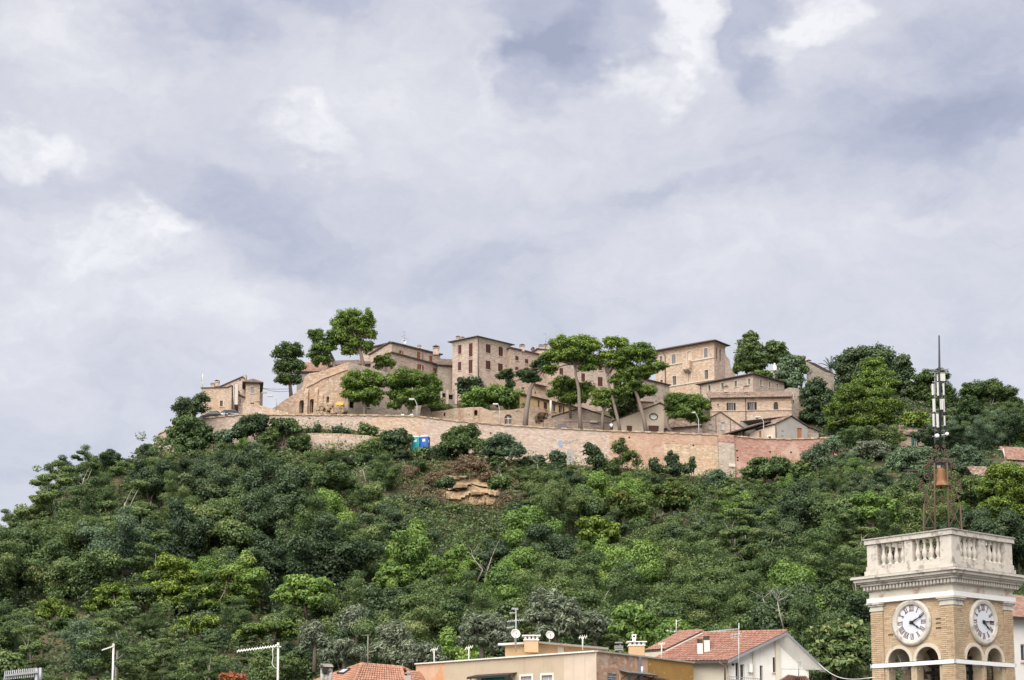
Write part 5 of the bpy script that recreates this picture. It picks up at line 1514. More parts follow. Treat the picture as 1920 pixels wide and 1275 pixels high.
# antenna mast above it
mast = thing('antenna_mast', 'tall thin mast with white phone antenna panels above the bell frame', 'mast', K(1763, 842))
MB().tube([K(1763.2, 846), K(1762.6, 750), K(1761.5, 690), K(1760.8, 629)], [.055, .05, .045, .03], 8).build('pole', 'metal_dark', mast)
m = MB(); m.bar(K(1741, 692.5, -.3), K(1763, 696.5), .025); m.bar(K(1762, 694), K(1779, 691.5, -.3), .025); m.bar(K(1743, 698), K(1778, 699), .03); m.build('cross_rods', 'metal_grey', mast)
m = MB()
for px in (1753, 1770): m.tube([K(px, 700, .12), K(px, 832, .12)], .022, 6)
for y in (705, 716, 738, 744, 768, 774, 798, 806, 818): m.bar(K(1748, y, .1), K(1772, y + 1, .1), .03)
m.build('bracket_frame', 'metal_grey', mast)
for (x0, x1, y0, y1, d) in ((1747, 1751.2, 720, 741, -.15), (1757, 1760, 717, 742, -.25), (1767.8, 1770.6, 719, 741, -.1), (1756.5, 1759.4, 702, 715, .05), (1748.8, 1753.8, 748, 772.5, -.15), (1762.6, 1764, 748, 768, -.2),
                         (1765.2, 1768.2, 748, 768, -.22), (1768.8, 1771.2, 748, 772.5, -.1), (1748.8, 1752.4, 776, 800, -.15), (1756, 1760.2, 776, 801.5, -.25), (1769.8, 1772.4, 780, 798, -.1)):
    p, q = K(x0, y1, d), K(x1, y0, d); w_ = (q.x - p.x) / 2; h_ = (q.z - p.z) / 2
    c = (p + q) / 2
    mm = MB(); mm.prism([c + Vector((w_ * math.cos(t), w_ * .8 * math.sin(t), -h_)) for t in [2 * math.pi * i / 10 for i in range(10)]], (0, 0, 2 * h_)); mm.build('antenna_panel', 'panel', mast)
    MB().bar(c + Vector((0, 0, -h_)), c + Vector((0, .05, -h_ - .12)), .05).build('cable_socket', 'metal_dark', mast)
MB().box(K(1767, 708), (.10, .08, .155)).build('radio_unit', 'panel', mast)
for px, py, r in ((1774.5, 814, 3.2), (1756, 817.5, 3.8)):
    MB().lathe(K(px, py, -.2), [(r * u, 0), (r * u, .08), (r * .8 * u, .11), (0, .12)], 16, (Vector((1, 0, 0)), ZV, Vector((.2, -1, 0)).normalized())).build('dish', 'white', mast)
    MB().bar(K(px, py), K(1763, py + 2), .04).build('dish_arm', 'metal', mast)

# ================================================================== foreground roofs
def tile_roof(root, a, b, c, d, mat='tile_piece', tw=.25, th=.34, name='roof_tiles'):
    """a-b is the eave, d-c the ridge; every tile a curved strip overlapping the one below"""
    a, b, c, d = map(Vector, (a, b, c, d))
    nu = max(2, int((b - a).length / tw)); nv = max(2, int((d - a).length / th))
    m = MB(); per = 4
    nrm = (b - a).cross(d - a).normalized(); nrm = nrm if nrm.z > 0 else -nrm
    def q(i, j): s, t = i / nu, j / nv; return a.lerp(b, s).lerp(d.lerp(c, s), t)
    hs = [0, .05, .062, .05, 0]
    for j in range(nv):
        for i in range(nu):
            lift = random.uniform(0, .012)
            for k in range(4):
                f0, f1 = i + k / 4, i + (k + 1) / 4
                m.face([q(f0, j - .12) + nrm * (hs[k] + .035 + lift), q(f1, j - .12) + nrm * (hs[k + 1] + .035 + lift), q(f1, j + 1) + nrm * hs[k + 1], q(f0, j + 1) + nrm * hs[k]], smooth=False)
    o = m.build(name, mat, root, fix=False); o['kind'] = 'stuff'; set_shade(o, per)
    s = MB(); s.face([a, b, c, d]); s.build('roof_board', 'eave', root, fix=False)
    return o
def ridge(root, pts, mat='tile_piece', r=.13):
    m = MB()
    for a, b in zip(pts[:-1], pts[1:]):
        n = max(1, int((Vector(b) - Vector(a)).length / .36))
        for i in range(n):
            p, q = Vector(a).lerp(b, i / n), Vector(a).lerp(b, (i + 1.12) / n); m.tube([p, q], [r, r * .86], 7, True)
    o = m.build('ridge_tile', mat, root); o['kind'] = 'stuff'; set_shade(o, 9)

# flat-roofed apartment block -----------------------------------------------------------------
C = P(1118, 1222, 112); Lp = Pz(780, 1246, C.z); Rp = Pz(1300, 1243.5, C.z)
fl, fr = Fac(Lp, C - Lp), Fac(C, Rp - C); wl, wr = (C - Lp).length, (Rp - C).length
flat = thing('apartment_block', 'flat-roofed apartment block with patched orange and beige walls', 'building', (C.x, C.y, 0))
zt, zb = C.z, 18.0
def sec(f, x0, x1, ops, mat, y=1255):
    s0 = f.sz(x0, y)[0] if x0 else 0; s1 = f.sz(x1, y)[0] if x1 else (wl if f is fl else wr)
    return facade_wall(flat, f, [(s0, zb), (s1, zb), (s1, zt), (s0, zt)], ops, mat, depth=.25)
gw = S_(frame='offwhite', surround=True, surm='offwhite', sill=False)
sec(fl, None, 833.5, (), 'salmon_pl')['label'] = 'salmon plaster panel at the left end'
sec(fl, 833.5, 1057.5, [('pale', 977, 1268, 997, 1300, gw), ('pale', 1016, 1266, 1036, 1300, gw)], 'beige_pl')['label'] = 'stained beige plaster middle'
sec(fl, 1057.5, None, (), 'pink_pl')['label'] = 'pinkish plaster bay'
sec(fr, None, 1190, [('shut', 1139, 1263, 1157, 1300, S_(sh='shutter_grey', sill=False))], 'oldbrick_pl')['label'] = 'bare brick wall'
sec(fr, 1190, 1214.5, (), 'salmon_pl')
sec(fr, 1214.5, None, (), 'ochre_pl')['label'] = 'peeling ochre plaster wall'
b = Lp + Rp - C; m = MB(); h = Vector((0, 0, zb - zt))
m.face([Rp, b, b + h, Rp + h]); m.face([b, Lp, Lp + h, b + h]); m.face([Lp, C, Rp, b] and [p - ZV * .15 for p in (Lp, C, Rp, b)])
m.build('rear_wall', 'beige_pl', flat)
for f, w_ in ((fl, wl), (fr, wr)):
    ax = (f.e, -f.n, ZV); n = int(w_ / 1.0)
    for i in range(n):
        MB().box(f.pt(w_ * (i + .5) / n, zt + .04, -.10), (w_ / n / 2 - .008, .26, .05 + random.uniform(-.006, .006)), ax).build('coping_slab', 'offwhite' if f is fl else 'concrete', flat)
ax = (fl.e, -fl.n, ZV)
for x in (802, 817): s = fl.sz(x, 1260)[0]; MB().box(fl.pt(s, (zt + zb) / 2, .004), (.012, .006, (zt - zb) / 2 - .1), ax).build('panel_joint', 'concrete', flat)
for x in (1076, 1097): s = fl.sz(x, 1260)[0]; MB().box(fl.pt(s, (zt + zb) / 2, .004), (.012, .006, (zt - zb) / 2 - .1), ax).build('panel_joint', 'concrete', flat)
s = fr.sz(1197, 1245)[0]; MB().box(fr.pt(s, zt - 3, .08), (.13, .10, 3.0), (fr.e, -fr.n, ZV)).build('flue', 'metal_grey', flat)
s = fr.sz(1177, 1270)[0]; MB().box(fr.pt(s + .0, fr.sz(1177, 1275)[1] - .2, .03), (1.1, .04, .55), (fr.e, -fr.n, ZV)).build('yellow_panel', 'apricot_pl', flat)
MB().box(fr.pt(s + .05, fr.sz(1177, 1275)[1] - .2, .08), (.22, .03, .50), (fr.e, -fr.n, ZV)).build('shutter', 'shutter_grey', flat)
MB().tube([P(1204, 1262, 113), P(1204, 1250, 113)], .07, 8).build('vent_pipe', 'white', flat)
# awnings
def awning(name, label, f, x0, x1, y0, y1, dep, mat, can=None):
    a, b2 = f.sz(x0, y0), f.sz(x1, y1); root = thing(name, label, 'awning', f.pt(*a))
    p0, p1 = f.pt(a[0], a[1]), f.pt(b2[0], a[1]); o_ = f.n * dep - ZV * dep * .22
    n = 8
    for i in range(n):
        q0, q1 = p0.lerp(p1, i / n), p0.lerp(p1, (i + .93) / n)
        MB().prism([q0, q1, q1 + o_, q0 + o_], ZV * .05).build('slat', mat, root)
    fr_ = MB()
    for t in (.03, .5, .97): q0 = p0.lerp(p1, t); fr_.bar(q0 + o_ * .95, q0 - ZV * dep * .8, .04)
    fr_.bar(p0 + o_ - ZV * .05, p1 + o_ - ZV * .05, .09); fr_.build('bracket', 'metal_dark', root)
    if can:
        q0, q1 = p0.lerp(p1, .28), p0.lerp(p1, .82); MB().prism([q0 + o_ * .6 - ZV * .12, q1 + o_ * .6 - ZV * .12, q1 + o_ * .9 - ZV * 1.0, q0 + o_ * .9 - ZV * 1.0], f.n * .03).build('canvas', can, root)
    return root
awning('dark_awning', 'dark flat awning with green canvas hanging under it', fl, 893, 970, 1266.5, 1262, .9, 'metal_dark', 'canvas')
awning('slatted_awning', 'narrow dark awning on the bare brick wall', fr, 1161, 1213, 1257, 1262, .8, 'metal_grey')
awning('lower_awning', 'small dark canopy in front of the ochre wall', fr, 1206, 1236, 1269, 1269, 1.0, 'metal_dark')
# roof-top room
Cc = P(1008, 1207, 119); l2 = Pz(947, 1210, Cc.z); r2 = Pz(1127, 1217.5, Cc.z)
pent = thing('rooftop_room', 'small apricot rooftop room with white roof edge', 'rooftop room', (Cc.x, Cc.y, zt))
f1, f2 = Fac(l2, Cc - l2), Fac(Cc, r2 - Cc)
for f, w_, ops in ((f1, (Cc - l2).length, ()), (f2, (r2 - Cc).length, [('door', 1046, 1212.5, 1059.5, 1226, S_(sh='white', frame='offwhite')), ('void', 1067, 1214.5, 1069, 1216.5)])):
    facade_wall(pent, f, [(0, zt - .2), (w_, zt - .2), (w_, Cc.z), (0, Cc.z)], ops, 'apricot_pl', depth=.15)
    MB().box(f.pt(w_ / 2, Cc.z + .06, -.1), (w_ / 2 + .35, .5, .07), (f.e, -f.n, ZV)).build('roof_edge', 'offwhite' if f is f1 else 'concrete', pent)
b = l2 + r2 - Cc; m = MB(); m.face([l2, b, b - ZV * 2.2, l2 - ZV * 2.2]); m.face([b, r2, r2 - ZV * 2.2, b - ZV * 2.2]); m.face([l2, Cc, r2, b]); m.build('wall', 'apricot_pl', pent)
def terrace_chimney(root, x0, x1, ytop, ybase, Y, mat, pot=False):
    p, q = P(x0, ybase, Y), P(x1, ytop, Y); w_ = (q.x - p.x) / 2; cx = (p.x + q.x) / 2; H = q.z - p.z
    o = MB().box((cx, Y, p.z + H * .33), (w_, .5, H * .33)).build('chimney', mat, root)
    MB().box((cx, Y, p.z + H * .69), (w_ + .06, .56, H * .035)).build('ledge', 'white', o)
    n = 4
    for i in range(n):
        for y_ in (-.42, .42): MB().box((cx - w_ + .08 + (2 * w_ - .16) * i / (n - 1), Y + y_, p.z + H * .80), (.08, .08, H * .09)).build('post', 'white', o)
    MB().box((cx, Y, p.z + H * .90), (w_ * .7, .3, .02)).build('dark_slab', 'void', o)  # near-black slab paints the shade below the cap
    MB().box((cx, Y, p.z + H * .92), (w_ + .16, .66, H * .03)).build('cap', 'white', o)
    if pot:
        t = MB(); z0 = p.z + H * .95; t.box((cx - w_ * .3, Y, z0 + .12), (.11, .11, .14)); t.box((cx - w_ * .3, Y, z0 + .48), (.16, .16, .03)); t.box((cx - w_ * .3, Y, z0 + .27), (.15, .15, .03))
        for sx in (-1, 1):
            for sy in (-1, 1): t.box((cx - w_ * .3 + sx * .11, Y + sy * .11, z0 + .37), (.035, .035, .1))
        t.build('chimney_pot', 'white', o)
terrace_chimney(pent, 983, 1009, 1190, 1224, 118.2, 'apricot_pl')
ch2 = thing('rooftop_chimney', 'wide apricot chimney with white cap and pot near the red roofs', 'chimney', P(1193, 1222, 119.5))
terrace_chimney(ch2, 1179, 1207.5, 1202, 1230, 119.5, 'apricot_pl', True)
vent = thing('roof_vent', 'grey slatted roof vent left of the wide apricot chimney', 'vent', P(1160, 1218, 118))
m = MB()
for i, y in enumerate((1205, 1212, 1215, 1218)): m.box(P(1160, y, 118), (.30 if i else .26, .25, .035))
m.bar(P(1163, 1224, 118), P(1163, 1206, 118), .1); m.build('louvre', 'metal_grey', vent)

def onplane(px, py, p0, p1, p2, lift=.1):
    n_ = (p1 - p0).cross(p2 - p0).normalized(); n_ = n_ if n_.z > 0 else -n_
    r = ray(px, py); o = Vector((0, 0, CAMZ)); t = (p0 - o).dot(n_) / r.dot(n_); return o + r * t + n_ * lift, n_
# white gabled house ---------------------------------------------------------------------------
fg = Fac.two(1366, 1237, 124, 1518, 1240)
wh = thing('white_house', 'white gabled house with red tiled roof at lower right', 'house', fg.pt(5, 10))
ol = [fg.sz(*p) for p in [(1366, 1330), (1518, 1330), (1518, 1233.5), (1467, 1189), (1366, 1238)]]
ol[1] = (ol[1][0], ol[0][1]); ol[2] = (ol[1][0], ol[2][1]); ol[4] = (ol[0][0], ol[4][1])
facade_wall(wh, fg, ol, [('shut', 1449, 1232.5, 1453.5, 1260.5, S_(sh='shutter_dark', frame='metal_grey')), ('door', 1425, 1248, 1430.5, 1290, S_(sh='shutter_dark', frame='offwhite')),
    ('void', 1379.5, 1242.5, 1385, 1290), ('dark', 1388, 1245.5, 1396, 1280, S_(frame='white'))], 'white_pl', depth=.3)
v = Pz(1318, 1191, fg.pt(*ol[3]).z) - fg.pt(*ol[3])
ap = fg.pt(*ol[3]) + ZV * .12; le = fg.pt(*ol[4]); reR = fg.pt(*ol[2])
dl = (le - ap).normalized(); dr = (reR + ZV * .1 - ap).normalized()
fo = fg.n * .75
eL0 = le + dl * .35 + ZV * .1 + fo; eR0 = reR + dr * 1.25 + fo; A0 = ap + fo
vl = v * 1.0
eL1 = eL0 + v * .80 + Vector((-1.2, .6, 0))
tile_roof(wh, eL1, eL0, A0, A0 - fo + vl)
rb = MB(); rb.prism([A0, eR0, eR0 - fo + vl, A0 - fo + vl], ZV * -.1); rb.build('roof', 'white_pl', wh)
ridge(wh, [A0 - fo + vl + ZV * .05, A0 + ZV * .05])
bb = MB()
for p, q in ((A0, eL0), (A0, eR0)):
    bb.prism([p - ZV * .02, q - ZV * .02, q - ZV * .24, p - ZV * .24], fg.n * .04)
bb.build('verge_board', 'metal_grey', wh)
so = MB()
for p, q in ((A0, eL0), (A0, eR0)): so.prism([p - ZV * .24, q - ZV * .24, q - ZV * .24 - fo, p - ZV * .24 - fo], ZV * .05)
so.build('soffit', 'white_pl', wh)
gu = MB(); gu.bar(eL0 - ZV * .10, eL1 - ZV * .10, .16, .2); gu.build('gutter', 'eave', wh)
sd_ = Fac(le + v, -v); Ls = v.length
m = MB(); wall_panel(m, sd_, [(0, zb), (Ls, zb), (Ls, le.z - .1), (0, le.z - .1)]); m.build('side_wall', 'cream', wh, fix=False)
m = MB(); m.face([reR, reR + v, reR + v - ZV * 12, reR - ZV * 12]); m.face([fg.pt(*p) + v for p in ol]); m.build('rear_wall', 'white_pl', wh)
for x0, x1 in ((1453.8, 1462), (1364.5, 1368), (1411, 1414)):
    r = fg.rect(x0, 1240, x1, 1290); ztop = fg.sz((x0 + x1) / 2, 1240)[1] + ((2.1 if x0 > 1440 else .55) if x0 < 1500 else 0)
    if 1405 < x0 < 1420: ztop = fg.sz(1412, 1221)[1]
    if x0 < 1370: ztop = le.z - .1
    MB().box(fg.pt((r[0] + r[2]) / 2, (zb + ztop) / 2, .06), ((r[2] - r[0]) / 2, .08, (ztop - zb) / 2), (fg.e, -fg.n, ZV)).build('pilaster', 'cream', wh)
pipe(wh, [P(1348, 1241, 123.2), P(1352, 1245, 123.2), P(1359.5, 1248, 123.2), P(1359.5, 1290, 123.2)], .07)
r = fg.rect(1402, 1245, 1408, 1261); MB().box(fg.pt((r[0] + r[2]) / 2, (r[1] + r[3]) / 2, .17), ((r[2] - r[0]) / 2, .17, (r[3] - r[1]) / 2), (fg.e, -fg.n, ZV)).build('boiler', 'white', wh)
MB().lathe(fg.pt(fg.sz(1374, 1246)[0], fg.sz(1374, 1246)[1], .03), [(.09, -.02), (.09, .05), (0, .06)], 10, (fg.e, ZV, fg.n)).build('wall_lamp', 'metal_dark', wh)
for x0, x1, y0, y1, Y in ((1307.5, 1317, 1198, 1224, 126.5), (1319.5, 1330, 1192, 1219, 127)):
    Y = onplane((x0 + x1) / 2, y1 - 2, eL1, eL0, A0, 0)[0].y - .05
    p, q = P(x0, y1 + 4, Y), P(x1, y0, Y); w_ = (q.x - p.x) / 2; H = q.z - p.z
    o = MB().box(((p.x + q.x) / 2, Y, p.z + H * .36), (w_, w_, H * .36)).build('chimney', 'offwhite', wh)
    k = MB()
    for i in range(4): k.box(((p.x + q.x) / 2, Y, p.z + H * (.76 + .07 * i)), (w_ + .02, w_ + .02, H * .014))
    k.box(((p.x + q.x) / 2, Y, p.z + H * .86), (w_ * .7, w_ * .7, H * .13)); k.build('chimney_cowl', 'tiles_dark', o)
# balcony rail
rl = thing('balcony_railing', 'balcony railing with pot plants in front of the white house', 'railing', P(1394, 1275, 121.5))
m = MB()
for y in (1268, 1273): m.bar(P(1363, y, 121.5), P(1426, y + 5, 121.5), .05)
for x in range(1364, 1427, 4): m.bar(P(x, 1268 + (x - 1363) * .08, 121.5), P(x, 1290, 121.5), .03)
m.build('rail', 'metal_grey', rl)
# raised roof piece
rp = thing('raised_roof', 'steep red tiled roof with a pale flank behind the chimneys', 'roof', P(1262, 1215, 130))
a, b2, c2, d2 = P(1209, 1219.5, 131), P(1247, 1217, 128), P(1317, 1182.5, 129.5), P(1274, 1184.5, 133.5)
tile_roof(rp, a, b2, c2, d2)
dn = ZV * .42
m = MB(); m.prism([b2 - ZV * .12, c2 - ZV * .12, c2 - dn - ZV * .1, b2 - dn - ZV * .1], (.15, .25, 0)); m.build('flank', 'white_pl', rp)
m = MB(); m.prism([b2, c2, c2 - ZV * .12, b2 - ZV * .12], (.06, .1, 0)); m.prism([a, b2, b2 - ZV * .18, a - ZV * .18], (0, .1, 0)); m.build('verge_board', 'eave', rp)
m = MB(); m.face([a - ZV * .1, b2 - ZV * .1, b2 - ZV * 5, a - ZV * 5]); m.face([b2 - ZV * .4, c2 - ZV * .45, c2 - ZV * 5, b2 - ZV * 5]); m.build('wall', 'cream', rp)
ridge(rp, [d2, c2])
# small roof and antenna in front of the white house
sr = thing('low_red_roof', 'small weathered red roof peeping up at the bottom edge before the white house', 'roof', P(1490, 1275, 100))
tile_roof(sr, P(1440, 1290, 96), P(1540, 1292, 96), P(1510, 1269, 101), P(1478, 1266.5, 101))
m = MB(); m.prism([P(1440, 1291, 96.5), P(1540, 1293, 96.5), P(1540, 1340, 96.5), P(1440, 1340, 96.5)], (0, 5, 0)); m.build('wall', 'cream', sr)

# hipped orange roof -----------------------------------------------------------------------------
hr = thing('hipped_roof_house', 'house with a hipped orange tile roof and skylight at the bottom edge', 'house', P(680, 1275, 122))
A, B = P(678, 1245, 122), P(752, 1251, 123.5)
E1, E2, E3 = P(650, 1312, 117), P(548, 1292, 125), P(772, 1318, 119)
tile_roof(hr, E1, E3, B, A, 'tile_piece2'); tile_roof(hr, E2, E1, A, A + Vector((-.15, .2, 0)), 'tile_piece2')
B2 = P(790, 1258.5, 124.5); tile_roof(hr, E3, P(800, 1300, 122), B2, B + Vector((.4, 0, -.28)), 'tile_piece2')
ridge(hr, [E1, A, B, E3], 'tile_piece2'); ridge(hr, [A, E2], 'tile_piece2'); ridge(hr, [B, P(768, 1257.5, 124)], 'tile_piece2')
m = MB(); q = [E2, E1, E3]; 
for p0, p1 in zip(q[:-1], q[1:]): m.face([p0, p1, Vector((p1.x, p1.y, 10)), Vector((p0.x, p0.y, 10))])
m.build('wall', 'cream', hr)
sk = [onplane(x, y, E2, E1, A)[0] for x, y in ((634, 1264.5), (646, 1265), (658, 1257), (646, 1257))]
n_ = onplane(640, 1260, E2, E1, A)[1]
o = MB().prism(sk, n_ * .06).build('skylight', 'glass_pale', hr)
for p, q in zip(sk, sk[1:] + sk[:1]): MB().bar(p + n_ * .04, q + n_ * .04, .09, .12).build('skylight_frame', 'metal_dark', hr)
p, q = P(600, 1290, 117), P(624, 1246, 117); w_ = (q.x - p.x) / 2; cx = (p.x + q.x) / 2
M['soot'] = mat_plain('sooty_plaster', (.46, .42, .37), .9, .2, 4, dirt=(.05, .045, .04), dscale=1.6, damt=.50)
for i in (-1, 0, 1): MB().tube([(cx + i * w_ * .62, 117, p.z), (cx + i * w_ * .62, 117, q.z - .15)], w_ * .36, 10).build('chimney_flue', 'soot', hr)
k = MB(); k.box((cx, 117, q.z - .12), (w_ + .03, .32, .05)); k.box((cx, 117, q.z), (w_ * .9, .3, .03)); k.build('chimney_cap', 'soot', hr)
MB().box((cx - .06, 116.72, q.z - .38), (.16, .05, .22)).build('soot_opening', 'black', hr)
o = P(765, 1275, 118.5); MB().box(o - ZV * .2, (.22, .22, .5)).build('chimney', 'concrete', hr); MB().box(P(765, 1262, 118.5), (.2, .2, .05)).build('chimney_cap', 'metal_grey', hr)

# TV antennas ------------------------------------------------------------------------------------
def antenna(label, base, top, Y, booms, r=.025, mat='metal', group='television antennas on the roofs', extra=0.0):
    b_, t_ = P(base[0], base[1], Y), P(top[0], top[1], Y)
    root = thing('tv_antenna', label, 'antenna', b_, group)
    MB().tube([b_ - ZV * extra, t_], r, 8).build('mast', mat, root)
    for (x0, y0, x1, y1, n, el) in booms:
        p, q = P(x0, y0, Y - .04), P(x1, y1, Y - .04)
        MB().bar(p, q, r * .9).build('boom', mat, root)
        if n:
            e = MB(); d = Vector((.2, .75, .55)).normalized()
            for i in range(n):
                c = p.lerp(q, (i + .5) / n); e.bar(c - d * el / 2, c + d * el / 2, r * .5)
            e.build('element', mat, root)
    return root
a1 = antenna('big yagi antenna with a drooping cable on a thick white mast', (521.5, 1290), (521.5, 1205), 48, [(444, 1221, 524, 1210.5, 16, .16), (516, 1209, 527, 1213, 0, 0)], .032, 'offwhite', extra=1)
MB().tube([P(512, 1214, 47.9), P(511, 1222, 47.9), P(512, 1232, 47.9), P(510, 1244, 47.9), P(513, 1250, 47.9), P(520, 1255, 47.9)], .012, 5).build('cable', 'offwhite', a1)
antenna('white mast with a short antenna arm at lower left', (211, 1290), (213, 1207), 58, [(191, 1219, 214, 1211, 6, .1)], .035, 'offwhite', extra=1)
a3 = antenna('comb-like yagi antenna on a blue-grey pole in the bottom left corner', (69, 1290), (69, 1253), 30, [(8, 1267, 72, 1260, 0, .1)], .035, 'metal_grey', extra=1)
e = MB()
for i in range(17):
    t = i / 16; c = P(8, 1267, 30).lerp(P(66, 1261, 30), t)
    e.bar(c + Vector((0, 0, -.075)), c + Vector((.012, 0, .085)), .013)
e.build('element', 'metal', a3)
MB().tube([P(76, 1290, 30.4), P(76, 1252, 30.4)], .03, 8).build('pole', 'metal_grey', a3)
antenna('tall mast with several antenna arms behind the left satellite dish', (967.5, 1222), (967.5, 1141), 118.5, [(951, 1165, 983, 1162, 8, .4), (950, 1177, 964, 1175, 5, .4), (959, 1141, 972, 1142, 6, .35), (955, 1149, 968, 1149, 4, .3)], .04)
antenna('T-shaped antenna at the left end of the flat roof', (814, 1248), (814, 1217), 123.2, [(807, 1219, 821, 1216.5, 4, .5)], .05, 'offwhite')
antenna('T-shaped antenna left of the apricot rooftop room', (879, 1243), (879, 1213), 120.8, [(872, 1215.5, 887, 1212.5, 4, .5)], .05, 'offwhite')
antenna('T-shaped antenna behind the corner of the flat roof', (1092.5, 1219), (1092.5, 1194), 114, [(1085, 1195, 1101, 1194, 4, .5)], .05, 'offwhite')
antenna('thin mast with a bent arm above the hipped orange roof', (689.5, 1247), (690, 1190), 122, [(678, 1191, 691, 1191, 0, .1), (690, 1223, 706, 1219, 4, .2)], .03, 'bark_pale')
antenna('tall mast with a long yagi boom in front of the white house', (1385, 1290), (1385.5, 1168), 117, [(1332, 1184, 1386, 1179, 18, .3), (1370, 1196, 1392, 1191, 4, .5), (1370, 1190, 1390, 1188, 3, .4)], .034)
antenna('forked antenna on the ridge of the raised red roof', (1268, 1187), (1268, 1162), 132, [(1268, 1166, 1278, 1161, 0, .1), (1248, 1182.5, 1268, 1184, 3, .3)], .035, 'offwhite')
antenna('T-shaped antenna in front of the raised red roof', (1240.5, 1238), (1240.5, 1206), 119.3, [(1234, 1207.5, 1247, 1206.5, 4, .4)], .045, 'offwhite')
antenna('antenna with a very wide thin boom beside the white gable', (1497.5, 1275), (1497.5, 1241), 100, [(1465, 1254.5, 1530, 1255, 12, .15), (1497, 1241, 1502, 1241.5, 0, 0), (1501, 1241.5, 1501, 1252, 0, 0), (1526, 1251, 1526, 1260, 0, 0), (1496, 1248, 1499.5, 1249, 0, 0)], .025, 'metal_grey')
antenna('antenna with a dish on the roof of the gabled stone house', (758, 648), (758, 621), 292, [(754, 622, 761, 621, 0, .1), (752, 632, 761, 627, 3, .5), (758, 634, 766, 636, 3, .6)], .06, 'metal_grey', 'antennas on the hilltop houses')
antenna('antenna above the paired chimneys behind the stone wing', (1023, 655), (1023, 625), 299, [(1018, 626, 1025, 625, 0, .1), (1023, 634, 1031, 631, 3, .5), (1023, 641, 1031, 638, 3, .5)], .06, 'metal_grey', 'antennas on the hilltop houses')
antenna('pale antenna beside the cottage roof at the right edge', (1885, 862), (1881, 841), 244, [(1871, 843, 1882, 842, 0, .1)], .07, 'offwhite', 'antennas on the hilltop houses')
antenna('small grey antenna over the dark window of the orange-brick house', (1410, 800), (1410, 778), 275, [(1403, 784, 1414, 781, 4, .5), (1404, 789, 1413, 790, 3, .4)], .05, 'metal', 'antennas on the hilltop houses')

def dish(label, px, py, rpx, Y, mast_to, tilt=(.25, -1, .35), mat='offwhite', group='satellite dishes on the flat roof'):
    c = P(px, py, Y); root = thing('satellite_dish', label, 'dish', P(px, mast_to, Y), group)
    Z = Vector(tilt).normalized(); X = Vector((1, 0, 0)); X = (X - Z * X.dot(Z)).normalized(); Yv = Z.cross(X); r = rpx / ppm(Y)
    MB().lathe(c, [(0, 0), (r * .5, .035), (r * .8, .09), (r, .15), (r, .135), (0, -.02)], 24, (X, Yv, Z)).build('reflector', mat, root)
    MB().tube([c - Yv * r * .9 + Z * .1, c + Z * r * 1.0 - Yv * r * .25], .02, 5).build('feed_arm', 'metal_grey', root)
    MB().box(c + Z * r * 1.0 - Yv * r * .2, (.05, .05, .05)).build('feed', 'metal_grey', root)
    MB().tube([P(px, mast_to, Y), c - Z * .1], .035, 6).build('pole', 'metal', root)
dish('round white satellite dish on the tall mast, left of the white-capped chimney', 966, 1189.5, 9, 118.2, 1209)
dish('round white satellite dish right of the white-capped chimney', 1030.5, 1192, 8, 119.5, 1212)
dish('pale satellite dish on the ridge of the gabled stone house', 758, 641.5, 4.6, 291.5, 648, (.1, -1, .2), 'metal', None)
dish('dark round satellite dish on the roof of the stone wing', 999.5, 655, 4.2, 297, 664, (-.5, -1, .2), 'shutter', None)
dish('black satellite dish in front of the orange-brick house', 1420.5, 783, 3.4, 274, 795, (-.6, -1, .2), 'black', None)
# cables
cb = MB(); p, q = P(1534, 1243, 124), P(1640, 1270, 66)
cb.tube([p.lerp(q, i / 12) - ZV * math.sin(math.pi * i / 12) * .5 for i in range(13)], .025, 5)
tag(cb.build('cable', 'offwhite', None, p), 'pale cable strung from the white house to the clock tower', 'cable')
for dy, lab in ((0, 'upper of two cables strung across the gap beside the tower house'), (4, 'lower of two cables strung across the gap beside the tower house')):
    cb = MB(); p, q = P(492, 728 + dy * .1, 266), P(545, 729 + dy, 276)
    cb.tube([p.lerp(q, i / 8) - ZV * math.sin(math.pi * i / 8) * (.1 + .05 * dy) for i in range(9)], .03, 4)
    tag(cb.build('cable', 'metal_dark', None, p), lab, 'cable', 'cables across the street gap')

# yellow building with a red wall at the right edge behind the tower
bg = thing('edge_house', 'pale house with a grey window at the right edge behind the tower', 'house', P(1915, 1275, 95))
f = Fac.two(1890, 1155, 95, 1960, 1160)
o2 = [f.sz(*p) for p in [(1880, 1330), (1990, 1330), (1990, 1160), (1880, 1155)]]
o2[1] = (o2[1][0], o2[0][1]); o2[2] = (o2[1][0], o2[3][1])
facade_wall(bg, f, o2, [('dark', 1914, 1208, 1935, 1240, S_(frame='white'))], 'white_pl')
roof_slab(bg, f.pt(*o2[3]), f.pt(*o2[2]), Vector((0, 5, 1.6)), (.3, .3), .7, .2, 'tiles_red')

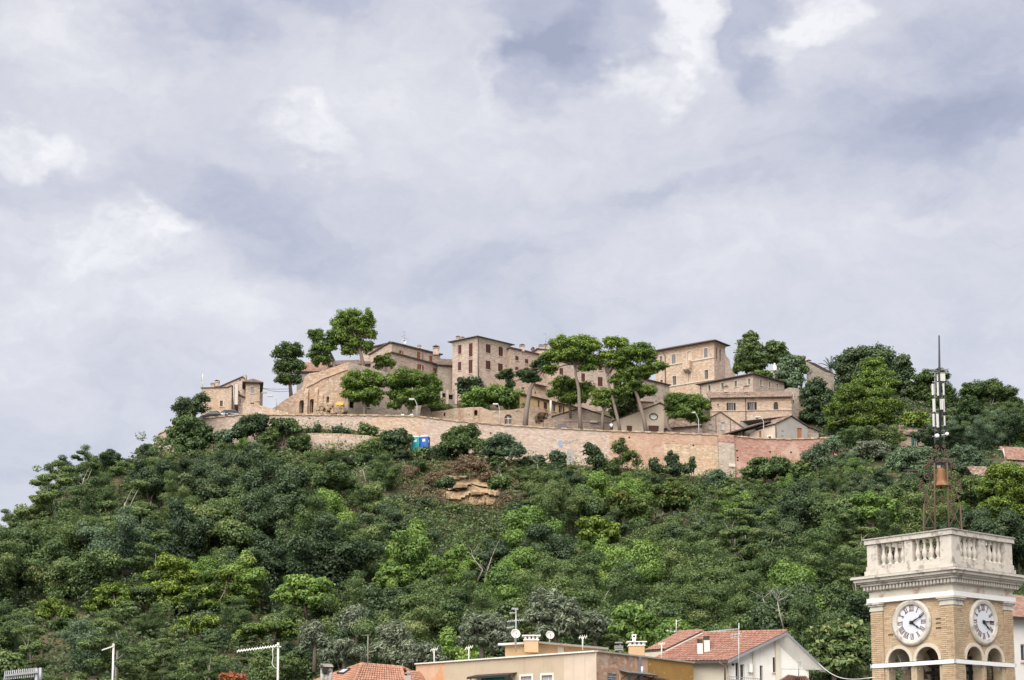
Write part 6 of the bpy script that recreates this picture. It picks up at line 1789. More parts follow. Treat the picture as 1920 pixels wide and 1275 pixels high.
# ================================================================== small things on the hilltop
def lamp(label, base, bend, head, Y):
    b_ = P(base[0], base[1], Y); root = thing('street_lamp', label, 'street lamp', b_, 'street lamps along the terrace road')
    pb = P(bend[0], bend[1], Y); ph = P(head[0], head[1], Y)
    MB().tube([b_ - ZV * 1.5, b_.lerp(pb, .5), pb, pb.lerp(ph, .6) + ZV * .15, ph], [.085, .075, .06, .05, .05], 8).build('pole', 'metal', root)
    d = (ph - pb); d.z = 0; d = d.normalized() if d.length > .01 else Vector((-1, 0, 0))
    MB().box(ph + d * .35, (.42, .16, .09), (d, Vector((-d.y, d.x, 0)), ZV)).build('lamp_head', 'offwhite', root)
    MB().box(ph + d * .38 - ZV * .10, (.30, .12, .03), (d, Vector((-d.y, d.x, 0)), ZV)).build('lamp_glass', 'lamp', root)
lamp('white street lamp under the round pines, left of the tower stump', (782.5, 779), (781.5, 757), (776, 748.5), 266)
lamp('grey street lamp standing before the arched garden gate', (938.5, 796), (936, 764), (933, 757.5), 267)
lamp('white street lamp beside the twisted pine, the tallest one', (1311, 815), (1309.5, 786), (1303, 773.5), 265.8)
lamp('street lamp in front of the grey barn roof', (1432.5, 820), (1431.5, 790), (1425, 781.5), 266.2)
lamp('street lamp at the foot of the sloping ruin beside the street gap', (519.5, 766), (518, 748), (511, 742), 274)
t = thing('wall_lamp', 'lamp on a bracket on the wall of the tower house', 'street lamp', P(489, 736, 266.3))
MB().tube([P(488.5, 737, 266.4), P(491, 736, 266.2), P(494.5, 735.5, 266.1)], .05, 6).build('bracket', 'metal_grey', t); MB().box(P(495.5, 736, 266.1), (.38, .15, .08)).build('lamp_head', 'metal_grey', t)
t = thing('direction_sign', 'small yellow arrow sign on a thin pole below the bastion', 'sign', P(634, 775, 266.5))
MB().tube([P(634.5, 784, 266.5), P(634.5, 752, 266.5)], .04, 6).build('pole', 'metal_grey', t)
m = MB(); m.prism([P(x, y, 266.4) for x, y in ((628, 756.5), (631, 754.8), (643.5, 754.8), (643.5, 758.8), (631, 758.8))], (0, .06, 0)); m.build('sign_board', 'signyel', t)
t = thing('flagpole', 'flagpole with a faded furled flag on the left brick house', 'flag', P(379.8, 728, 268))
MB().tube([P(379.8, 730, 268), P(380.2, 701, 268)], .05, 6).build('pole', 'offwhite', t)
m = MB()
fp = [(380, 704), (378.3, 708), (377.5, 713), (378.2, 714.5), (379, 713), (379.7, 709)]
m.prism([P(x, y, 268) for x, y in fp], (.05, .12, 0)); m.build('flag_cloth', 'flag', t)

def toilet(label, px0, px1, py0, py1, Y, mat, yawd):
    b_ = P((px0 + px1) / 2, py1, Y); root = thing('portable_toilet', label, 'toilet', b_, 'portable toilets below the wall')
    w_ = 1.12 / 2; H = 2.25; e = Vector((math.cos(R(yawd)), math.sin(R(yawd)), 0)); n_ = Vector((-e.y, e.x, 0)); ax = (e, n_, ZV)
    MB().box(b_ + ZV * H * .46, (w_, w_, H * .46), ax).build('cabin', mat, root)
    for s in (-1, 1):
        for q in (-1, 1): MB().box(b_ + e * s * w_ + n_ * q * w_ + ZV * H * .46, (.05, .05, H * .46), ax).build('corner_post', mat, root)
    m = MB(); z0 = H * .92
    m.prism([b_ + e * x + n_ * (-w_ - .06) + ZV * z for x, z in ((-w_ - .06, z0), (w_ + .06, z0), (w_ + .06, z0 + .06), (w_ * .5, z0 + .2), (-w_ * .5, z0 + .2), (-w_ - .06, z0 + .06))], n_ * (2 * w_ + .12)); m.build('roof', 'white', root)
    d = MB().box(b_ + n_ * -(w_ + .02) + ZV * H * .45, (w_ * .78, .02, H * .42), ax).build('door', mat, root)
    MB().box(b_ + n_ * -(w_ + .05) + ZV * H * .66, (.22, .01, .2), ax).build('notice', 'white', d)
    MB().box(b_ + n_ * -(w_ + .05) + e * .36 + ZV * H * .45, (.03, .02, .07), ax).build('handle', 'metal_grey', d)
    MB().box(b_ + e * (w_ + .01) + ZV * H * .62, (.01, .2, .2), ax).build('notice', 'white', root)
toilet('teal portable toilet under the long wall, left of the blue one', 771.5, 788, 820, 845.5, 259.4, 'teal', -8)
toilet('blue portable toilet under the long wall, right of the teal one', 788, 806, 818.5, 844.5, 259.4, 'blue', -16)

# cars on the terrace road, mostly behind the wall
def car(label, px, py, Y, yawd, mat):
    b_ = P(px, py, Y); root = thing('parked_car', label, 'car', b_, 'cars parked on the terrace road')
    e = Vector((math.cos(R(yawd)), math.sin(R(yawd)), 0)); n_ = Vector((-e.y, e.x, 0))
    def sec_(x, prof): return [b_ + e * x + n_ * y + ZV * z for y, z in prof]
    W = .82
    body = [(-2.0, .42, .72, .86), (-1.7, .3, .85, .95), (-.9, .28, .92, 1.0), (.6, .28, .95, 1.0), (1.5, .3, .82, .98), (2.0, .42, .66, .84)]
    rings = [sec_(x, [(-W * k, zb_), (W * k, zb_), (W * k, (zb_ + zt_) / 2), (W * k * .96, zt_), (-W * k * .96, zt_), (-W * k, (zb_ + zt_) / 2)]) for x, zb_, zt_, k in body]
    m = MB()
    for a, b in zip(rings[:-1], rings[1:]):
        for i in range(6): m.face([a[i], a[(i + 1) % 6], b[(i + 1) % 6], b[i]], smooth=False)
    m.face(rings[0]); m.face(rings[-1]); m.build('body', mat, root)
    cab = [(-1.35, .92, .88, .92), (-.85, .93, 1.38, .8), (.35, .95, 1.42, .8), (1.05, .93, .96, .9)]
    rings = [sec_(x, [(-W * .95, zb_), (W * .95, zb_), (W * k, zt_), (-W * k, zt_)]) for x, zb_, zt_, k in cab]
    m = MB()
    for a, b in zip(rings[:-1], rings[1:]):
        for i in range(4): m.face([a[i], a[(i + 1) % 4], b[(i + 1) % 4], b[i]])
    m.build('windows', 'glass', root)
    m = MB(); m.prism([b_ + e * x + n_ * y + ZV * 1.40 for x, y in ((-.88, -.66), (.38, -.66), (.38, .66), (-.88, .66))], ZV * .05); m.build('roof', mat, root)
    for x in (-1.25, 1.25):
        for y in (-W, W): MB().lathe(b_ + e * x + n_ * (y - .1) + ZV * .31, [(.31, 0), (.31, .2), (.2, .2), (.0, .18)], 14, (e, ZV, n_)).build('wheel', 'tyre', root)
    for y in (-.6, .6): MB().box(b_ - e * 2.0 + n_ * y + ZV * .6, (.03, .12, .07), (e, n_, ZV)).build('headlight', 'lamp', root)
car('black car behind the low wall below the left brick house', 399.5, 789, 263.6, 170, 'car_black')
car('dark car next to the drainpipe of the left brick house', 424, 788, 265.0, 120, 'car_black')
car('silver car at the corner of the left brick house', 436, 787, 264.4, 20, 'car_silver')
car('red car parked before the low stone barn, its roof above the wall', 1051, 813, 268.5, 175, 'car_red')

# people leaning on or standing behind the wall
def person(label, px, py_head, Y, facing=1, shirt='shirt', bend=0.0, H=1.72):
    hd = P(px, py_head, Y); b_ = hd - ZV * H
    root = thing('person', label, 'person', b_)
    J = {'pel': (0, 0, .92), 'ch': (.0, -.02 - bend * .5, 1.25), 'nk': (0, -.02 - bend, 1.48), 'hb': (0, -.03 - bend, 1.56), 'hd': (0, -.04 - bend, 1.64),
         'lh': (-.10, 0, .90), 'lk': (-.11, -.03, .48), 'la': (-.11, .02, .09), 'lt': (-.12, -.16, .04), 'rh': (.10, 0, .90), 'rk': (.11, -.05, .48), 'ra': (.12, .03, .09), 'rt': (.13, -.14, .04),
         'ls': (-.19, -.02 - bend, 1.40), 'le': (-.25, -.12 - bend, 1.15), 'lw': (-.20, -.32 - bend, 1.03), 'lf': (-.18, -.42 - bend, 1.02), 'rs': (.19, -.02 - bend, 1.40), 're': (.26, -.06 - bend, 1.13), 'rw': (.22, -.27 - bend, 1.02), 'rf': (.20, -.37 - bend, 1.01)}
    Rr_ = {'pel': .15, 'ch': .16, 'nk': .06, 'hb': .07, 'hd': .10, 'lh': .09, 'lk': .06, 'la': .045, 'lt': .035, 'rh': .09, 'rk': .06, 'ra': .045, 'rt': .035, 'ls': .075, 'le': .045, 'lw': .032, 'lf': .028, 'rs': .075, 're': .045, 'rw': .032, 'rf': .028}
    E = [('pel', 'ch'), ('ch', 'nk'), ('nk', 'hb'), ('hb', 'hd'), ('pel', 'lh'), ('lh', 'lk'), ('lk', 'la'), ('la', 'lt'), ('pel', 'rh'), ('rh', 'rk'), ('rk', 'ra'), ('ra', 'rt'), ('ch', 'ls'), ('ls', 'le'), ('le', 'lw'), ('lw', 'lf'), ('ch', 'rs'), ('rs', 're'), ('re', 'rw'), ('rw', 'rf')]
    ks = list(J); me = bpy.data.meshes.new('body')
    me.from_pydata([J[k] for k in ks], [(ks.index(a), ks.index(b)) for a, b in E], [])
    o = bpy.data.objects.new('body', me); COL.objects.link(o); o.parent = root
    sk_ = o.modifiers.new('skin', 'SKIN')
    for i, k in enumerate(ks): me.skin_vertices[0].data[i].radius = (Rr_[k], Rr_[k])
    me.skin_vertices[0].data[0].use_root = True
    o.modifiers.new('sub', 'SUBSURF').render_levels = 2
    me.materials.append(M['skin'])
    base = b_
    def part(name, mat, fn):
        m = MB(); fn(m); m.build(name, mat, root)
    T = lambda k: base + Vector(J[k])
    part('hair', 'hair', lambda m: m.lathe(T('hd') + Vector((0, .015, .0)), [(.112, .01), (.115, .05), (.08, .105), (0, .125)], 12))
    part('shirt', shirt, lambda m: (m.tube([T('pel') - ZV * .05, T('pel').lerp(T('ch'), .5), T('ch'), T('ch').lerp(T('nk'), .75)], [.185, .185, .20, .10], 12), m.tube([T('ls') + Vector((.06, 0, 0)), T('ls').lerp(T('le'), .7)], [.10, .075], 8), m.tube([T('rs') - Vector((.06, 0, 0)), T('rs').lerp(T('re'), .7)], [.10, .075], 8)))
    part('trousers', 'car_black', lambda m: [m.tube([T(a + 'h') + ZV * .06, T(a + 'k'), T(a + 'a')], [.125, .085, .07], 8) for a in 'lr'])
    part('nose', 'skin', lambda m: m.tube([T('hd') + Vector((0, -.09, .02)), T('hd') + Vector((0, -.125, -.02))], [.012, .02], 6))
    for a in (-1, 1): part('ear', 'skin', lambda m: m.box(T('hd') + Vector((a * .105, .0, 0)), (.012, .02, .03)))
    for a in (-1, 1): part('eye', 'hair', lambda m: m.box(T('hd') + Vector((a * .035, -.098, .015)), (.012, .008, .008)))
person('person in a white shirt by the doorway between two pine trunks', 1146, 791.5, 266.8)
person('person in white by the wall under the pines, nearer the lamp', 772, 773.5, 265.5, bend=.1)
person('person in white leaning on the wall under the pines, farther from the lamp', 755, 773.8, 265.5, bend=.2)

# ================================================================== trees surveyed one by one
ST = special_tree
# pines on and before the bastion
ST('pine_tree', 'lone dense pine left of the bastion with a gap of sky through it', 'pine', (546, 735), 276, [(538, 664, 24, 22), (556, 660, 14, 18), (528, 688, 15, 16), (557, 688, 13, 16), (540, 712, 26, 12), (545, 690, 12, 18)], [(543, 712), (541, 680)], 'lf_pine_d', 'pine', 'bark_pine', .33, dens=1.1)
ST('pine_tree', 'two-stemmed pine on the bastion, left of the tallest one', 'pine', (627, 692), 279, [(592, 632, 18, 18), (608, 655, 22, 18), (588, 664, 12, 14), (620, 640, 14, 20), (606, 674, 16, 9), (592, 680, 9, 10)], [(626, 676), (618, 658)], 'lf_pine', 'pine', 'bark_pine', .33, dens=1.1)
ST('pine_tree', 'tallest pine standing on top of the bastion', 'pine', (684, 692), 280, [(650, 600, 28, 22), (676, 610, 26, 30), (690, 628, 17, 18), (640, 630, 20, 26), (665, 645, 22, 16), (690, 600, 9, 22), (655, 660, 15, 11), (690, 652, 13, 12)], [(677, 665), (668, 640)], 'lf_pine', 'pine', 'bark_pine', .38, dens=1.15, limbs=9)
ST('pine_tree', 'small round pine bush before the gabled house', 'pine', (722, 702), 282, [(721, 678, 20, 14), (712, 684, 10, 9), (732, 682, 9, 10)], None, 'lf_pine', 'pine', 'bark_pine', .16)
ST('stone_pine', 'round stone pine at the right foot of the bastion, left of the broader one', 'pine', (683, 782), 268.5, [(670, 722, 32, 26), (692, 716, 26, 22), (656, 740, 22, 18), (684, 746, 34, 15), (704, 738, 15, 18)], [(684, 762), (682, 745)], 'lf_pine', 'pine', 'bark_pine', .36, dens=1.3)
ST('stone_pine', 'broad round stone pine behind the street lamp at the tower stump', 'pine', (768, 782), 269, [(758, 714, 35, 22), (796, 716, 30, 21), (746, 740, 22, 20), (782, 748, 42, 20), (812, 732, 16, 18), (740, 760, 14, 9)], [(769, 764), (770, 745)], 'lf_pine', 'pine', 'bark_pine', .40, dens=1.3)
ST('hedge_bush', 'low green hedge between the round pines and the tower stump', 'hedge', (822, 779), 274, [(812, 765, 16, 8), (836, 767, 18, 7), (825, 758, 10, 5)], None, 'lf_mid', 'bush', r0=.08)
ST('leafy_bush', 'dark glossy bush against the base of the tall shuttered house', 'bush', (882, 748), 284, [(882, 722, 24, 16), (872, 735, 18, 12), (896, 730, 14, 14)], None, 'lf_dark', 'broad', r0=.14)
ST('leafy_bush', 'bright green rounded tree behind the garden wall', 'tree', (925, 776), 277, [(900, 745, 32, 20), (935, 742, 34, 18), (962, 752, 24, 20), (885, 757, 20, 14)], None, 'lf_bright', 'broad', r0=.2, dens=1.3)
ST('cypress_tree', 'slim dark green cypress beside the bright green tree', 'tree', (954, 772), 276, [(953, 740, 8, 16), (953, 752, 9, 14)], None, 'lf_dark', 'bush', r0=.12)
# umbrella pines on the terrace
ST('umbrella_pine', 'leaning pine whose thick trunk bends right over the garden wall', 'pine', (984, 800), 267, [(950, 703, 18, 13), (990, 704, 20, 14), (1014, 684, 20, 14), (1002, 712, 12, 7), (958, 722, 9, 8)], [(987, 770), (994, 730), (1004, 712), (1019, 690)], 'lf_pine_d', 'pine', 'bark_pine', .46, dens=1.3, limbs=8)
ST('umbrella_pine', 'wide umbrella pine with a straight bare trunk, second from the left', 'pine', (1089, 805), 267.2, [(1060, 650, 34, 19), (1095, 650, 32, 19), (1040, 668, 27, 16), (1075, 668, 36, 14), (1112, 676, 20, 12), (1027, 690, 16, 12), (1100, 690, 16, 8)], [(1087, 770), (1085, 730), (1079, 700), (1081, 684)], 'lf_pine', 'pine', 'bark_pine', .36, dens=1.35, limbs=10)
ST('umbrella_pine', 'short-crowned pine with its trunk cut by low foliage between two tall pines', 'pine', (1129, 806), 268.2, [(1128, 740, 22, 12), (1140, 757, 18, 12), (1120, 756, 12, 9)], [(1130, 780), (1131, 765)], 'lf_pine', 'pine', 'bark_pine', .32)
ST('umbrella_pine', 'pine with a slender trunk curving left, third tall one', 'pine', (1164, 807), 267.6, [(1152, 644, 25, 13), (1138, 668, 22, 12), (1120, 678, 14, 9), (1168, 660, 12, 12), (1150, 684, 18, 8)], [(1158, 785), (1148, 745), (1140, 715), (1137, 700)], 'lf_pine', 'pine', 'bark_pine', .30, dens=1.3, limbs=8)
ST('umbrella_pine', 'pine with a pale leaning trunk and the heaviest dark crown', 'pine', (1213, 809), 267.8, [(1195, 664, 36, 22), (1168, 680, 22, 18), (1228, 690, 24, 12), (1160, 712, 18, 16), (1205, 700, 28, 13), (1212, 732, 16, 13), (1165, 735, 22, 15), (1180, 700, 24, 16), (1190, 720, 20, 12)], [(1207, 785), (1196, 745), (1184, 718), (1188, 702)], 'lf_pine', 'pine', 'bark_pine', .38, dens=1.4, limbs=10)
ST('broadleaf_tree', 'dark tree filling the gap below the heaviest umbrella pine', 'tree', (1175, 800), 275, [(1170, 758, 26, 22), (1185, 740, 22, 20), (1160, 775, 18, 14)], None, 'lf_pine_d', 'broad', r0=.25, dens=1.2)
ST('broadleaf_tree', 'bright green tree behind the straight umbrella pine trunk', 'tree', (1070, 775), 272, [(1060, 722, 26, 16), (1088, 730, 26, 18), (1045, 738, 18, 14), (1075, 748, 30, 12)], None, 'lf_pine', 'pine', 'bark', .22, dens=1.2)
ST('shrub', 'bare brown climbing shrub on the terrace wall by the yellow house', 'shrub', (1018, 798), 269, [(1016, 782, 11, 12), (1010, 790, 8, 8)], None, 'lf_dry', 'olive', r0=.06, dens=.5)
ST('twisted_pine', 'squat pine with a twisted curved trunk behind the tallest street lamp', 'pine', (1262, 806), 267.5, [(1275, 752, 26, 16), (1310, 758, 26, 18), (1285, 775, 32, 14), (1312, 788, 18, 12), (1258, 765, 12, 8)], [(1250, 797), (1251, 786), (1262, 780), (1280, 770)], 'lf_pine', 'pine', 'bark_pine', .34, dens=1.4, limbs=8)
# trees behind the palazzo and on the right skyline
ST('broadleaf_tree', 'tall pointed dark tree on the skyline right of the palazzo, the left of two', 'tree', (1410, 712), 305, [(1408, 650, 22, 22), (1403, 672, 26, 20), (1408, 632, 12, 10), (1398, 690, 22, 10), (1424, 680, 16, 18)], None, 'lf_mid', 'broad', r0=.35, dens=1.3)
ST('broadleaf_tree', 'pointed dark tree on the skyline, the right and lower of two', 'tree', (1458, 712), 306, [(1456, 655, 20, 16), (1462, 672, 20, 16), (1448, 670, 14, 16)], None, 'lf_mid', 'broad', r0=.3, dens=1.3)
ST('broadleaf_tree', 'soft olive-green tree right of the pale ruined stack', 'tree', (1475, 745), 296, [(1475, 700, 22, 22), (1480, 682, 16, 14), (1478, 718, 22, 14), (1488, 708, 12, 16)], None, 'lf_grey', 'broad', r0=.26, dens=1.2)
ST('broadleaf_tree', 'thin open tree in front of the hidden grey house', 'tree', (1503, 745), 296, [(1499, 678, 11, 11), (1506, 694, 13, 12), (1500, 712, 9, 10)], None, 'lf_mid', 'broad', r0=.18, dens=.6)
ST('pine_tree', 'low flat-topped pine over the loft house roof', 'pine', (1432, 725), 300, [(1432, 700, 16, 7), (1418, 704, 12, 6), (1446, 704, 10, 6)], None, 'lf_pine', 'pine', 'bark', .14)
ST('leafy_bush', 'small round bush against the ruined flank of the palazzo', 'bush', (1382, 708), 301, [(1381, 692, 9, 8)], None, 'lf_pine', 'bush', r0=.08)
ST('broadleaf_tree', 'dark ivy-green tree below the hidden grey house', 'tree', (1532, 805), 283, [(1530, 735, 26, 24), (1535, 762, 28, 24), (1520, 782, 20, 16), (1552, 760, 14, 24), (1545, 790, 20, 12)], None, 'lf_dark', 'broad', r0=.35, dens=1.3)
ST('broadleaf_tree', 'big dark evergreen oak on the right skyline', 'tree', (1622, 740), 312, [(1605, 674, 36, 20), (1640, 672, 36, 20), (1580, 690, 22, 18), (1660, 690, 24, 20), (1625, 705, 46, 22), (1590, 715, 24, 22)], None, 'lf_dark', 'broad', r0=.5, dens=1.3)
ST('broadleaf_tree', 'dark tree right of the big evergreen oak', 'tree', (1690, 770), 308, [(1690, 680, 18, 16), (1695, 705, 20, 22), (1700, 735, 20, 24), (1680, 720, 16, 20)], None, 'lf_dark', 'broad', r0=.35, dens=1.2)
ST('pine_tree', 'layered green pine in front of the big evergreen oak', 'pine', (1640, 770), 300, [(1636, 684, 24, 14), (1640, 704, 36, 14), (1645, 722, 44, 14), (1610, 725, 20, 10)], None, 'lf_pine', 'pine', 'bark_pine', .36, dens=1.3, limbs=9)
ST('pine_tree', 'large bright green pine at the right end of the red wall', 'pine', (1617, 824), 272, [(1600, 742, 36, 18), (1640, 740, 36, 16), (1575, 768, 28, 22), (1625, 768, 46, 22), (1670, 765, 28, 20), (1615, 792, 44, 16), (1560, 792, 14, 20), (1665, 788, 24, 14)], [(1615, 800), (1612, 780)], 'lf_pine_y', 'pine', 'bark_pine', .5, dens=1.4, limbs=10)
ST('pine_tree', 'dark pine directly behind the antenna panels', 'pine', (1745, 800), 306, [(1740, 712, 32, 16), (1760, 705, 20, 14), (1730, 735, 26, 18), (1768, 735, 24, 20), (1750, 758, 36, 18)], None, 'lf_pine_d', 'pine', 'bark_pine', .4, dens=1.3)
ST('pine_tree', 'spreading dark pine with a pale bare limb near the right edge', 'pine', (1840, 815), 304, [(1838, 735, 32, 18), (1870, 740, 34, 20), (1895, 760, 24, 18), (1815, 732, 18, 14), (1860, 722, 22, 10)], [(1846, 785), (1858, 765)], 'lf_pine_d', 'pine', 'bark_pale', .34, dens=1.3, limbs=10)
ST('pine_tree', 'mid-green pine right of the antenna mast', 'pine', (1810, 835), 290, [(1812, 770, 32, 18), (1800, 792, 34, 20), (1830, 790, 28, 22), (1820, 752, 18, 10), (1805, 815, 30, 14)], None, 'lf_pine_d', 'pine', 'bark_pine', .36, dens=1.3)
ST('pine_tree', 'yellowish bush behind the green-shuttered house', 'tree', (1716, 812), 287, [(1714, 782, 20, 11), (1705, 792, 16, 9), (1735, 795, 18, 10)], None, 'lf_pine_y', 'broad', r0=.16)
ST('broadleaf_tree', 'low spreading green tree at the right edge above the tiled cottage', 'tree', (1868, 862), 272, [(1858, 828, 32, 12), (1895, 822, 26, 14), (1880, 842, 34, 10)], None, 'lf_pine', 'broad', r0=.22, dens=1.2)
ST('broadleaf_tree', 'grey-green tree at the far right skyline', 'tree', (1910, 830), 296, [(1905, 788, 20, 16), (1895, 806, 18, 12), (1925, 800, 18, 18)], None, 'lf_grey', 'broad', r0=.2)
ST('pine_tree', 'yellow-green feathery pine at the right edge behind the balustrade', 'pine', (1885, 1005), 222, [(1890, 890, 40, 20), (1870, 915, 34, 22), (1905, 925, 34, 26), (1875, 950, 36, 22), (1900, 965, 34, 22), (1858, 975, 18, 16)], None, 'lf_pine_y', 'pine', 'bark_pine', .34, dens=1.3)
# left end
ST('robinia_tree', 'dark feathery tree overhanging left of the brick house', 'tree', (362, 800), 259, [(352, 758, 26, 12), (376, 748, 17, 12), (338, 765, 18, 8), (372, 768, 20, 10), (350, 778, 18, 7)], [(364, 785), (368, 772)], 'lf_dark', 'olive', 'bark', .26, dens=1.2, limbs=8)
ST('broadleaf_tree', 'full green tree below the left end of the wall', 'tree', (352, 860), 256, [(350, 796, 30, 14), (345, 815, 34, 18), (375, 812, 26, 16), (360, 832, 40, 14), (328, 828, 20, 14)], None, 'lf_mid', 'broad', r0=.26, dens=1.3)
ST('evergreen_shrub', 'dark grey-green shrub against the wall, below the brick house', 'shrub', (478, 815), 258, [(465, 792, 20, 13), (488, 790, 20, 14), (478, 805, 28, 10)], None, 'lf_dark', 'olive', r0=.12, dens=1.5)
ST('evergreen_shrub', 'rounded green shrub against the wall, right of the dark one', 'shrub', (532, 826), 258, [(530, 800, 24, 14), (548, 806, 18, 11), (515, 808, 14, 10)], None, 'lf_mid', 'broad', r0=.12, dens=1.4)
ST('yucca_plant', 'small spiky plant on the grass ledge', 'plant', (594, 812), 259.5, [(594, 803, 6, 8)], None, 'lf_grey', 'olive', r0=.05)
ST('shrub', 'small dark shrub left of the spiky plant', 'shrub', (580, 813), 259.5, [(580, 808, 5, 5)], None, 'lf_dark', 'bush', r0=.04)
ST('shrub', 'thin brownish shrub on the middle of the grass ledge', 'shrub', (635, 814), 259.5, [(632, 806, 12, 7), (648, 808, 10, 5)], None, 'lf_grey', 'olive', r0=.05, dens=.6)
ST('shrub', 'leafy shrub at the right end of the grass ledge', 'shrub', (688, 818), 259.5, [(684, 804, 13, 10), (700, 809, 12, 8)], None, 'lf_mid', 'bush', r0=.06)
for i_, (px_, py_, rx_, ry_, lf_, lab_) in enumerate(((452, 806, 18, 12, 'lf_dark', 'dark shrub at the left foot of the long wall, under the low black cars'), (505, 818, 22, 13, 'lf_mid', 'green shrub between the dark shrub and the rounded one'),
        (412, 822, 26, 14, 'lf_grey', 'pale flowering shrub below the parked black cars'), (562, 828, 22, 12, 'lf_mid', 'low green shrub at the left end of the terrace wall'), (740, 826, 28, 18, 'lf_dark', 'dark leafy tree hiding the right end of the terrace wall'),
        (700, 838, 30, 14, 'lf_mid', 'green leafy tree before the right part of the terrace wall'), (790, 850, 20, 9, 'lf_mid', 'low green shrub hiding the foot of the portable toilets'), (826, 850, 26, 16, 'lf_dark', 'dark shrub just right of the portable toilets'), (1000, 866, 20, 12, 'lf_dark', 'dark small tree at the wall foot under the leaning pine'),
        (1340, 898, 24, 14, 'lf_grey', 'pale grey shrub at the foot of the grey pier'), (1500, 880, 30, 14, 'lf_mid', 'green shrub at the foot of the red brick wall'), (1140, 878, 24, 12, 'lf_mid', 'green shrub between the dark upright one and the yellowish one'))):
    ST('shrub', lab_, 'shrub', (px_, py_ + ry_ + 12), 257.6, [(px_, py_, rx_, ry_), (px_ - rx_ * .5, py_ + 5, rx_ * .6, ry_ * .8), (px_ + rx_ * .4, py_ - ry_ * .5, rx_ * .5, ry_ * .6), (px_, py_ + ry_ * .8, rx_ * .9, ry_ * .7)], None, lf_, 'olive' if i_ % 2 else 'broad', r0=.1, dens=1.2)
for px_, py_, rx_, ry_, lab_ in ((880, 872, 30, 14, 'dry brown brush hanging just above the rock outcrop'), (820, 900, 22, 18, 'dry reddish brush on the left of the rock outcrop'), (935, 935, 20, 18, 'dry brown brush on the right of the rock outcrop'),
        (838, 935, 16, 16, 'small dry shrub over the left edge of the sandstone ledges'), (790, 925, 20, 10, 'low dry brush farther left of the rock outcrop'), (915, 895, 18, 12, 'dry brush at the upper right of the sandstone ledges')):
    ST('dry_shrub', lab_, 'shrub', (px_, py_ + ry_ + 8), 245.5, [(px_, py_, rx_, ry_), (px_ - rx_ * .5, py_ + 6, rx_ * .6, ry_ * .7), (px_ + rx_ * .5, py_ + 4, rx_ * .6, ry_ * .7)], None, 'lf_dry', 'olive', 'bark_pale', r0=.06, dens=.9)
for px_, py_, rx_, ry_, lf_, lab_ in ((852, 955, 16, 8, 'lf_mid', 'small green shrub growing on the sandstone ledges'), (880, 992, 30, 9, 'lf_mid', 'low green shrub covering the foot of the rock outcrop'), (835, 905, 18, 10, 'lf_dark', 'dark shrub over the upper left corner of the rock outcrop'), (938, 905, 22, 14, 'lf_mid', 'green shrub over the upper right corner of the rock outcrop'), (820, 968, 24, 12, 'lf_mid', 'green shrub at the lower left of the rock outcrop'), (925, 975, 18, 9, 'lf_grey', 'grey-green shrub at the lower right of the rock outcrop')):
    ST('shrub', lab_, 'shrub', (px_, py_ + ry_ + 6), 238, [(px_, py_, rx_, ry_), (px_ - rx_ * .5, py_ + 4, rx_ * .6, ry_ * .7), (px_ + rx_ * .5, py_ - 2, rx_ * .5, ry_ * .8)], None, lf_, 'broad', r0=.06, dens=1.1)
# shrubs overlapping the long wall
ST('broadleaf_tree', 'pointed feathery tree with pale seed clusters before the wall, right of the toilets', 'tree', (868, 868), 256, [(850, 822, 22, 16), (880, 812, 22, 14), (865, 835, 34, 16), (905, 835, 24, 14), (838, 838, 20, 12), (880, 802, 8, 8), (852, 808, 7, 8)], None, 'lf_mid', 'olive', r0=.22, dens=1.6)
ST('broadleaf_tree', 'paler feathery tree before the wall, next to the pointed one', 'tree', (945, 875), 256, [(940, 828, 26, 14), (955, 845, 26, 14), (928, 848, 26, 14), (972, 845, 16, 12)], None, 'lf_grey', 'olive', r0=.2, dens=1.6)
ST('shrub', 'small dark shrub low on the wall before the left grey patch', 'shrub', (1046, 885), 257, [(1042, 858, 12, 14), (1055, 862, 10, 12), (1048, 872, 16, 10)], None, 'lf_dark', 'bush', r0=.08)
ST('evergreen_shrub', 'dark upright shrub before the orange brick wall', 'shrub', (1112, 880), 257, [(1110, 848, 15, 14), (1118, 862, 18, 12), (1104, 838, 7, 7)], None, 'lf_dark', 'broad', r0=.12, dens=1.4)
ST('shrub', 'open yellowish shrub standing tall before the orange brick wall', 'shrub', (1168, 890), 257, [(1160, 840, 16, 12), (1182, 855, 18, 10), (1160, 866, 14, 10), (1195, 868, 10, 8), (1166, 828, 8, 7)], None, 'lf_yel', 'olive', r0=.10, dens=.8, limbs=10)
ST('cypress_tree', 'dark upright evergreen before the rubble section, the tallest of three', 'tree', (1263, 902), 257, [(1262, 862, 12, 12), (1264, 880, 18, 14), (1258, 852, 6, 6)], None, 'lf_dark', 'bush', r0=.12, dens=1.6)
ST('cypress_tree', 'dark upright evergreen before the rubble section, right of the tallest', 'tree', (1292, 904), 257, [(1290, 880, 9, 12), (1298, 872, 4, 14)], None, 'lf_dark', 'bush', r0=.1, dens=1.4)
ST('cypress_tree', 'dark small evergreen before the orange brick, left of the tallest', 'tree', (1228, 900), 257, [(1226, 872, 10, 12), (1234, 880, 8, 10)], None, 'lf_dark', 'bush', r0=.1, dens=1.3)
ST('leafy_bush', 'dense ivy-covered bush before the red brick section', 'bush', (1435, 905), 257, [(1425, 868, 22, 12), (1455, 870, 24, 12), (1440, 882, 34, 14), (1410, 885, 20, 12)], None, 'lf_mid', 'broad', r0=.18, dens=1.5)
ST('robinia_tree', 'sparse feathery tree reaching over the right end of the red brick wall', 'tree', (1530, 890), 256, [(1540, 845, 22, 14), (1520, 855, 18, 10), (1560, 835, 22, 16), (1545, 868, 26, 12)], None, 'lf_grey', 'olive', r0=.18, dens=.9)
